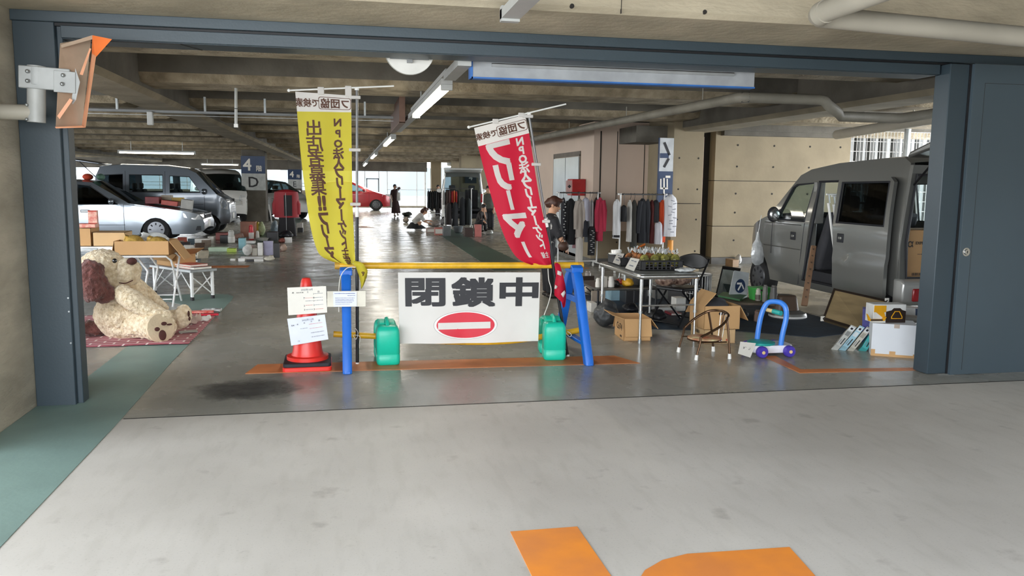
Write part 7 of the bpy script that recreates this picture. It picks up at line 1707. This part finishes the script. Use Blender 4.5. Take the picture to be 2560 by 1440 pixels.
FAR = [
 ('plant_tray', 'tray', 'dark tray of small things on the floor left of the far rail', 1006, 1032, 530, 541, '33362f', .5, 'sack'),
 ('patterned_bag', 'bag', 'patterned bag on the floor behind the squatting person', 1008, 1023, 543, 557, '8c8076', .3, 'sack'),
 ('storage_case', 'case', 'clear and red storage case nearest the squatting person', 1068, 1087, 571, 582, 'b39a92', .4, 'flat'),
 ('storage_case', 'case', 'coral storage case right of the clear and red one', 1088, 1108, 569, 588, 'c9786a', .3, 'flat'),
 ('storage_case', 'case', 'grey mesh case right of the coral one', 1109, 1127, 566, 590, '6f7475', .3),
 ('wire_basket', 'basket', 'grey basket with a curved rim below the black dresses', 1134, 1160, 566, 584, '5d6467', .3, 'bowl'),
 ('wood_stand', 'stand', 'dark wooden stand right of the grey basket', 1162, 1183, 570, 592, '4a3a36', .3),
 ('pink_case', 'case', 'upright coral pink case in front of the crouching person', 1187, 1204, 561, 592, 'd07d78', .15),
 ('clothes_heap', 'clothes', 'heap of folded clothes in front of the squatting person', 1072, 1104, 552, 568, '7d7672', .5, 'sack'),
 ('clothes_heap', 'clothes', 'heap of grey clothes right of the folded clothes', 1102, 1122, 545, 566, '5e5f64', .5, 'sack'),
 ('white_bag', 'bag', 'white bag under the long black dresses', 1146, 1156, 552, 563, 'cfcdc9', .2, 'sack'),
 ('white_bag', 'bag', 'pale bag right of the pink case', 1215, 1236, 576, 588, 'b5b8b2', .3, 'sack'),
 ('white_shoes', 'shoes', 'pair of white things on the floor under the far rail', 1074, 1090, 523, 532, 'd5d2cc', .3, 'sack'),
 ('low_bench', 'bench', 'pale low bench beside the red flag', 1215, 1252, 581, 587, 'a9a39a', .5),
]
for r in FAR: goods(*r)
# ================================================================ overhead: lamps, trays, pipes, signs, mirror
TUBE_ON = mat('lit_fluorescent_tube', 'fff6e0', .5, var=0, emit=4.0)
TRAY = mat('white_lamp_tray', 'adaeab', .5, var=.04)
def lamp(lab, p0, p1, grp, w_=.05):
    p0, p1 = V(p0), V(p1); d_ = p1 - p0; L = d_.length; rz = math.atan2(d_.y, d_.x)
    t = thing('fluorescent_lamp', lab, 'lamp', p0, rz, grp)
    b = MB(TRAY); b.bx(-.06, L + .06, -w_, w_, .0, .05); b.bx(-.06, -.01, -w_, w_, -.05, 0); b.bx(L + .01, L + .06, -w_, w_, -.05, 0); b.build('lamp_tray', t, bevel=.004)
    b = MB(TUBE_ON); b.prism([(y * w_ * .9, -.026 + z * .024) for y, z in ((-1, .9), (-.8, -.5), (-.4, -1), (.4, -1), (.8, -.5), (1, .9))], 'x', 0, L); b.build('lit_tube', t, smooth=0)
    if 'bay' in lab or 'far' in lab:
        for x in (L * .15, L * .85): b = MB(GALV); b.cyl((x, 0, .04), (x, 0, 3.121 - p0.z), .008, n=6); b.build('hanger_rod', t)
    la = bpy.data.lights.new('tube_light', 'AREA'); la.shape = 'RECTANGLE'; la.size, la.size_y = L, .1; la.energy = LAMP_W * L; la.color = (1, .95, .86)
    lo = bpy.data.objects.new('tube_light', la); C.collection.objects.link(lo); lo.parent = t; lo.location = (L / 2, 0, -.07)
    return t
LAMP_W = 2.5
zl = 2.34
for i, (a, c) in enumerate((((1101, 212), (1046, 285)), ((984, 342), (966, 361)), ((944.5, 384), (934, 394)), ((920, 406), (914.5, 411)), ((907, 417), (903.5, 420.5)))):
    p, q = G(*a, zl), G(*c, zl); q.x = p.x = .86 + .012 * i
    if i > 3: p.y, q.y = 43.2, 45.6
    lamp('lit fluorescent lamp on the central tray, %s' % ('nearest to the gate', 'second from the gate', 'third from the gate', 'fourth from the gate', 'farthest down the lane')[i], p, q, 'lamps on the central tray')
b = MB(TRAY); b.bx(.80, .90, 6.05, 6.95, zl, zl + .06); b.bx(.82, .92, 10.6, 14.4, zl + .0, zl + .06)
b.bx(.83, .93, 17.7, 46, zl + .052, zl + .09); b.bx(.81, .90, 6.9, 10.7, zl + .052, zl + .09)
for y in (6.4, 9.8, 14.2, 18, 22, 27, 33, 39): b.bx(.855, .87, y, y + .02, zl + .05, 2.549)
tag(b.build('cable_tray', smooth=0), 'long white tray carrying the lamps down the lane', 'cable tray')
b = MB(TRAY); b.bx(.90, 1.01, 3.2, 4.92, 2.455, 2.51); b.bx(.90, 1.01, 4.86, 4.915, 2.44, 2.528); tag(b.build('cable_tray', smooth=0), 'white tray stub on this side of the beam above the gate', 'cable tray')
p, q = G(300, 379, 2.3), G(494, 384, 2.3); q.y = p.y
lamp('lit fluorescent lamp across the left bay above the cars', p, q, 'lamps over the left bay')
p, q = G(505, 410, 2.28), G(606, 413, 2.28); q.y = p.y
lamp('far lit fluorescent lamp beside column D at the left', p, q, 'lamps over the left bay')
p, q = G(172, 281, 2.3), G(432, 291, 2.3); Yr = (p.y + q.y) / 2
b = MB(mat('grey_conduit', '77797a', .5)); b.bx(-3.6, .62, Yr, Yr + .05, 2.335, 2.365)
b.use(GALV); b.bx(-3.6, .62, Yr - .02, Yr, 2.30, 2.305)
for px in (290, 510, 660, 910): x = AY(px, 285, Yr).x; b.bx(x, x + .025, Yr, Yr + .05, 2.365, 2.548)
tag(b.build('cable_tray', smooth=0), 'white tray running across the lane behind the gate', 'cable tray')
p = AY(375, 295, Yr); b = MB(TRAY); b.bx(p.x - .03, p.x + .04, Yr - .04, Yr + .02, p.z - .09, 2.345); tag(b.build('sensor_box', bevel=.01), 'small white box hanging under the cross tray by the left girder', 'sensor')
p, q = AY(590, 222, 10.1), AY(590, 312, 10.1); p.z = 2.55; b = MB(TRAY); b.cyl(p, q, .017, n=10); b.use(WHITE); b.bx(q.x - .022, q.x + .022, 10.08, 10.12, q.z - .03, q.z + .01); b.use(BLACK); b.cyl(p.lerp(q, .55), p.lerp(q, .57), .02, n=10); tag(b.build('drop_pipe'), 'white pipe dropping from a ceiling rib left of the yellow flag', 'pipe')
# brown sign edge-on under the tray
t = thing('hanging_sign', 'brown double-sided sign hanging end-on beside the lamp tray', 'sign', (.66, 9.0, 0))
q = [AX(x, y, .74) for x, y in ((1005, 252), (981, 265), (980, 330), (1005, 308))]
yy0, yy1 = q[0].y, q[1].y; z0, z1 = (q[2].z + q[3].z) / 2, (q[0].z + q[1].z) / 2
b = MB(mat('brown_sign_face', '5d4239', .5)); b.bx(.05, .11, yy0 - 9, yy1 - 9, z0, z1); b.build('sign_face', t, bevel=.004)
b = MB(mat('brown_sign_frame', '7b5b4a', .5)); b.bx(.04, .12, yy0 - 9.02, yy0 - 9, z0 - .01, z1 + .01); b.bx(.04, .12, yy0 - 9.02, yy1 - 9, z0 - .015, z0); b.build('sign_frame', t)
b = MB(GALV); b.cyl((.08, yy0 - 8.9, z1), (.08, yy0 - 8.9, 2.62), .01); b.cyl((.08, yy1 - 9.1, z1), (.08, yy1 - 9.1, 2.62), .01); b.build('hanger_rod', t)
# round sign back and blue-edged sign behind the gate rail
t = thing('round_sign', 'back of a round white sign hung behind the gate rail', 'sign', (.455, 6.12, 2.45))
b = MB(OFFW); b.T = M.Rotation(PI / 2, 4, 'X'); b.lathe([(0, 0), (.178, 0), (.183, .006), (.183, .02), (.178, .012), (0, .012)], n=48); b.build('disc', t)
b = MB(mat('grey_sign_bracket', '8e9090', .5)); b.bx(-.14, .14, -.035, -.02, -.075, -.045); b.bx(-.02, .02, -.055, -.02, -.10, .0); b.use(BLACK); b.bx(-.125, -.085, -.0365, -.035, -.07, -.05); b.bx(.085, .125, -.0365, -.035, -.07, -.05); b.build('bracket', t, bevel=.003)
b = MB(GALV); b.cyl((-.08, 0, .1), (-.08, 0, .66), .008); b.cyl((.08, 0, .1), (.08, 0, .66), .008); b.build('hanger_rod', t)
t = thing('box_sign', 'long white box sign with blue edges, seen from behind, hung inside the gate', 'sign', (2.04, 6.14, 2.26))
b = MB(mat('sign_back_grey', 'a3a6a9', .5)); b.bx(-1.12, 1.13, -.03, .05, .012, .24); b.build('sign_back', t, smooth=0)
BLE = mat('blue_sign_edge', '2f6bb5', .45)
for a in ((-1.13, 1.135, -.034, .055, 0, .012), (-1.14, -1.12, -.034, .055, 0, .24)): b = MB(BLE); b.bx(*a); b.build('blue_edge', t)
b = MB(mat('grey_channel', '9a9c9c', .5)); b.bx(-.98, .95, -.045, -.03, .088, .108); b.use(DUSK); b.bx(-.98, .95, -.0455, -.03, .108, .113)
b.build('stiffener', t, smooth=0)
b = MB(GALV)
for x in (-.7, .7): b.cyl((x, .01, .2), (x, .01, .9), .009)
b.build('hanger_rod', t)
# pipes
PIPE = mat('grey_pipe_lagging', '8f8a7e', .55, var=.12, sc=3, bump=.15, bsc=30); PIPEW = mat('painted_pipe', 'b0aa9c', .5, var=.08, sc=2)
zP = 2.36; P0 = G(1850, 243, zP); Yp = P0.y
pa = AY(2060, 250, Yp); pb = AY(2095, 291, Yp + .1); pc = AY(2250, 296, Yp + .1)
pts = [(P0.x, 20.0, zP + .06), (P0.x, 12, zP + .03), (P0.x, Yp + .35, zP)] + [(P0.x + .09 * (1 - math.cos(a)), Yp + .09 * (1 - math.sin(a)) , zP) for a in (0.2, .7, 1.2, 1.55)] + [(pa.x - .05, Yp, pa.z), (pa.x + .01, Yp, pa.z - .01), (pa.x + .05, Yp, pa.z - .05), (pb.x - .03, Yp + .05, pb.z + .03), (pb.x + .03, Yp + .1, pb.z), (pc.x, Yp + .1, pc.z), (pc.x + .25, Yp + .05, pc.z + .04), (pc.x + 1.2, Yp, pc.z + .2)]
b = MB(PIPE); b.tube(pts, .052, 16); tag(b.build('drain_pipe', smooth=60), 'grey lagged pipe running down the right of the lane and bending round the column', 'pipe')
b = MB(mat('silver_tape', 'c8c8c6', .2, .8, bump=.4, bsc=40)); b.tube([(P0.x + .03, Yp + .03, zP), (P0.x + .10, Yp, zP)], .055, 14); tag(b.build('pipe_tape'), 'silver tape wrapped round the elbow of the grey pipe', 'tape')
a, c = AY(2092, 337, 12.5), AY(2400, 285, 9.0)
b = MB(PIPEW); b.cyl(a, c, .075, n=18)
q = a.lerp(c, (a.y - 10.1) / (a.y - c.y)); b.cyl(q, (q.x, q.y, 2.549), .01, n=6)
tag(b.build('drain_pipe'), 'fat pale pipe above the mesh opening on the right', 'pipe')
b = MB(PIPE); x = 5.1
for y in (8.5, 11, 14): b.cyl((P0.x, y, 2.4), (P0.x, y, 2.56), .006, n=6)
tag(b.build('pipe_hanger'), 'thin rods holding up the grey lagged pipe', 'pipe hanger')
Yn = 4.55
e0, e1 = AY(2032, 42, Yn), AY(2560, 92, Yn)
b = MB(PIPEW); b.tube([(e0.x + .02, Yn - 1.6, e0.z + .03), (e0.x + .0, Yn - .12, e0.z + .005), (e0.x + .01, Yn - .05, e0.z), (e0.x + .05, Yn - .01, e0.z), (e0.x + .12, Yn, e0.z), (e1.x, Yn, e1.z), (e1.x + 2, Yn, e1.z)], .062, 18); b.tube([(e0.x - .0, Yn - .14, e0.z + .005), (e0.x, Yn - .08, e0.z)], .068, 18)
tag(b.build('drain_pipe', smooth=60), 'pale painted pipe with an elbow on this side of the beam, top right', 'pipe')
# ---------------------------------------------------------------- traffic mirror on the left
Ym = 5.45
t = thing('traffic_mirror', 'orange traffic mirror seen from behind on a white arm beside the left gate post', 'traffic mirror', (-1.95, Ym, 0)); o_ = V((-1.95, Ym, 0))
def m_(x, y, d=0): return AY(x, y, Ym + d) - o_
b = MB(PIPEW); b.cyl(m_(-20, 278), m_(92, 282), .046, n=16); b.build('wall_arm', t)
b = MB(mat('grey_tube_enamel', 'b5b6b3', .45)); b.cyl(m_(91, 165), m_(91, 306), .050, n=20); b.build('upright_tube', t)
b = MB(GALV)
for y in (262, 298): b.ell(m_(66, y, -.05), .009, 8, 6)
b.build('arm_bolt', t)
b = MB(mat('grey_clamp_enamel', 'a9abaa', .45)); b.box(m_(112, 196, -.045), (.28, .028, .13), (0, .05, 0)); b.cyl(m_(95, 168), m_(95, 215), .062, n=20); b.build('clamp', t, bevel=.006)
b = MB(MC['grey_clamp_enamel']); b.box(m_(162, 205, -.06), (.12, .012, .125), (0, .05, 0)); b.build('bracket_plate', t, bevel=.003)
for x, y in ((68, 178), (68, 202), (157, 188), (155, 210)): b = MB(GALV); b.ell(m_(x, y, -.075), (.012, .012, .012), 10, 6); b.build('bolt', t)
ORM = mat('orange_mirror_housing', 'e8773a', .5, var=.06); TANM = mat('faded_inner_housing', 'b09a84', .6, var=.1); PEACH = mat('faded_orange_edge', 'e0a07a', .55)
def q4(b, pts, th=.01):
    A = [b.v(m_(*p)) for p in pts]; B = [b.v(m_(p[0], p[1], p[2] + th)) for p in pts]
    b.f(A); b.f(B[::-1]); n = len(A)
    for i in range(n): b.f([A[i], A[(i + 1) % n], B[(i + 1) % n], B[i]])
    return b
q4(MB(TANM), [(150, 108, -.05), (228, 95, .10), (205, 318, .10), (139, 318, -.05)], .012).build('mirror_back', t, smooth=0)
q4(MB(PEACH), [(231, 120, .0), (240, 142, -.06), (214, 319, -.06), (204, 318, .05)], .02).build('side_rim', t, smooth=0)
q4(MB(PEACH), [(137, 317, -.10), (205, 314, -.02), (214, 319, -.02), (140, 321, -.10)], .15).build('bottom_rim', t, smooth=0)
q4(MB(ORM), [(231, 88, .0), (280, 98, -.10), (238, 145, -.05), (229, 138, .0)], .015).build('hood', t, smooth=0)
q4(MB(MC['faded_inner_housing']), [(152, 112, -.07), (231, 88, .0), (231, 98, .0), (154, 120, -.07)], .10).build('top_rim', t, smooth=0)
q4(MB(PEACH), [(224, 120, -.02), (228, 122, -.02), (207, 188, -.05), (199, 186, -.05)], .01).build('brace', t, smooth=0)
q4(MB(PEACH), [(174, 246, -.09), (182, 250, -.09), (149, 298, -.09), (143, 290, -.09)], .01).build('brace', t, smooth=0)
q4(MB(MC['grey_clamp_enamel']), [(188, 170, -.06), (200, 205, -.06), (190, 250, -.06), (181, 262, -.06), (180, 240, -.06), (188, 205, -.06)], .01).build('hanger_strap', t, smooth=0)
# ---------------------------------------------------------------- floor signs on the columns
def floor_sign(lab, px, Y, rows, x0, x1):
    t = thing('floor_sign', lab, 'sign', ((x0 + x1) / 2, Y, 0))
    for nm, m, z0, z1 in rows:
        b = MB(m); b.bx((x0 - x1) / 2, (x1 - x0) / 2, -.012, .01, z0, z1); b.build(nm, t, smooth=0)
    return t
GREYW = mat('sign_grey_white', 'b9bcbb', .5)
t = floor_sign('navy and white floor sign reading 4 and D on the column beyond the books', 0, 30.46, (('navy_panel', NAVY, 1.72, 2.33), ('white_panel', GREYW, 1.13, 1.72)), -3.67, -2.85)
b = MB(PAP); b.text('4', .58, lambda x, y: (x - .20, -.016, y + 2.03), bold=.02, res=2); b.text('階', .22, lambda x, y: (x + .2, -.016, y + 1.90), bold=.015, res=1); b.build('white_lettering', t, smooth=0, norm=False)
b = MB(INK); b.text('D', .52, lambda x, y: (x + .0, -.016, y + 1.42), bold=.012, res=2); b.build('black_letter', t, smooth=0, norm=False)
t = floor_sign('smaller navy and white floor sign reading 4 and E on the far column', 0, 42.96, (('navy_panel', NAVY, 1.54, 2.04), ('white_panel', GREYW, 1.08, 1.54)), -2.93, -2.27)
b = MB(PAP); b.text('4', .42, lambda x, y: (x - .14, -.016, y + 1.80), bold=.02, res=2); b.text('階', .18, lambda x, y: (x + .18, -.016, y + 1.70), bold=.015, res=1); b.build('white_lettering', t, smooth=0, norm=False)
b = MB(INK); b.text('E', .38, lambda x, y: (x, -.016, y + 1.31), bold=.0, res=2); b.build('black_letter', t, smooth=0, norm=False)
a, c = AY(1162, 437, 32.94), AY(1191, 452, 32.94)
t = floor_sign('dark floor sign with a white 4 above the far white van', 0, 32.94, (('navy_panel', mat('dark_sign', '3c434a', .5), c.z - .1, a.z),), a.x, c.x)
b = MB(PAP); b.text('4', .26, lambda x, y: (x, -.016, y + (a.z + c.z) / 2), bold=.02, res=2, sx=1.2); b.build('white_lettering', t, smooth=0, norm=False)
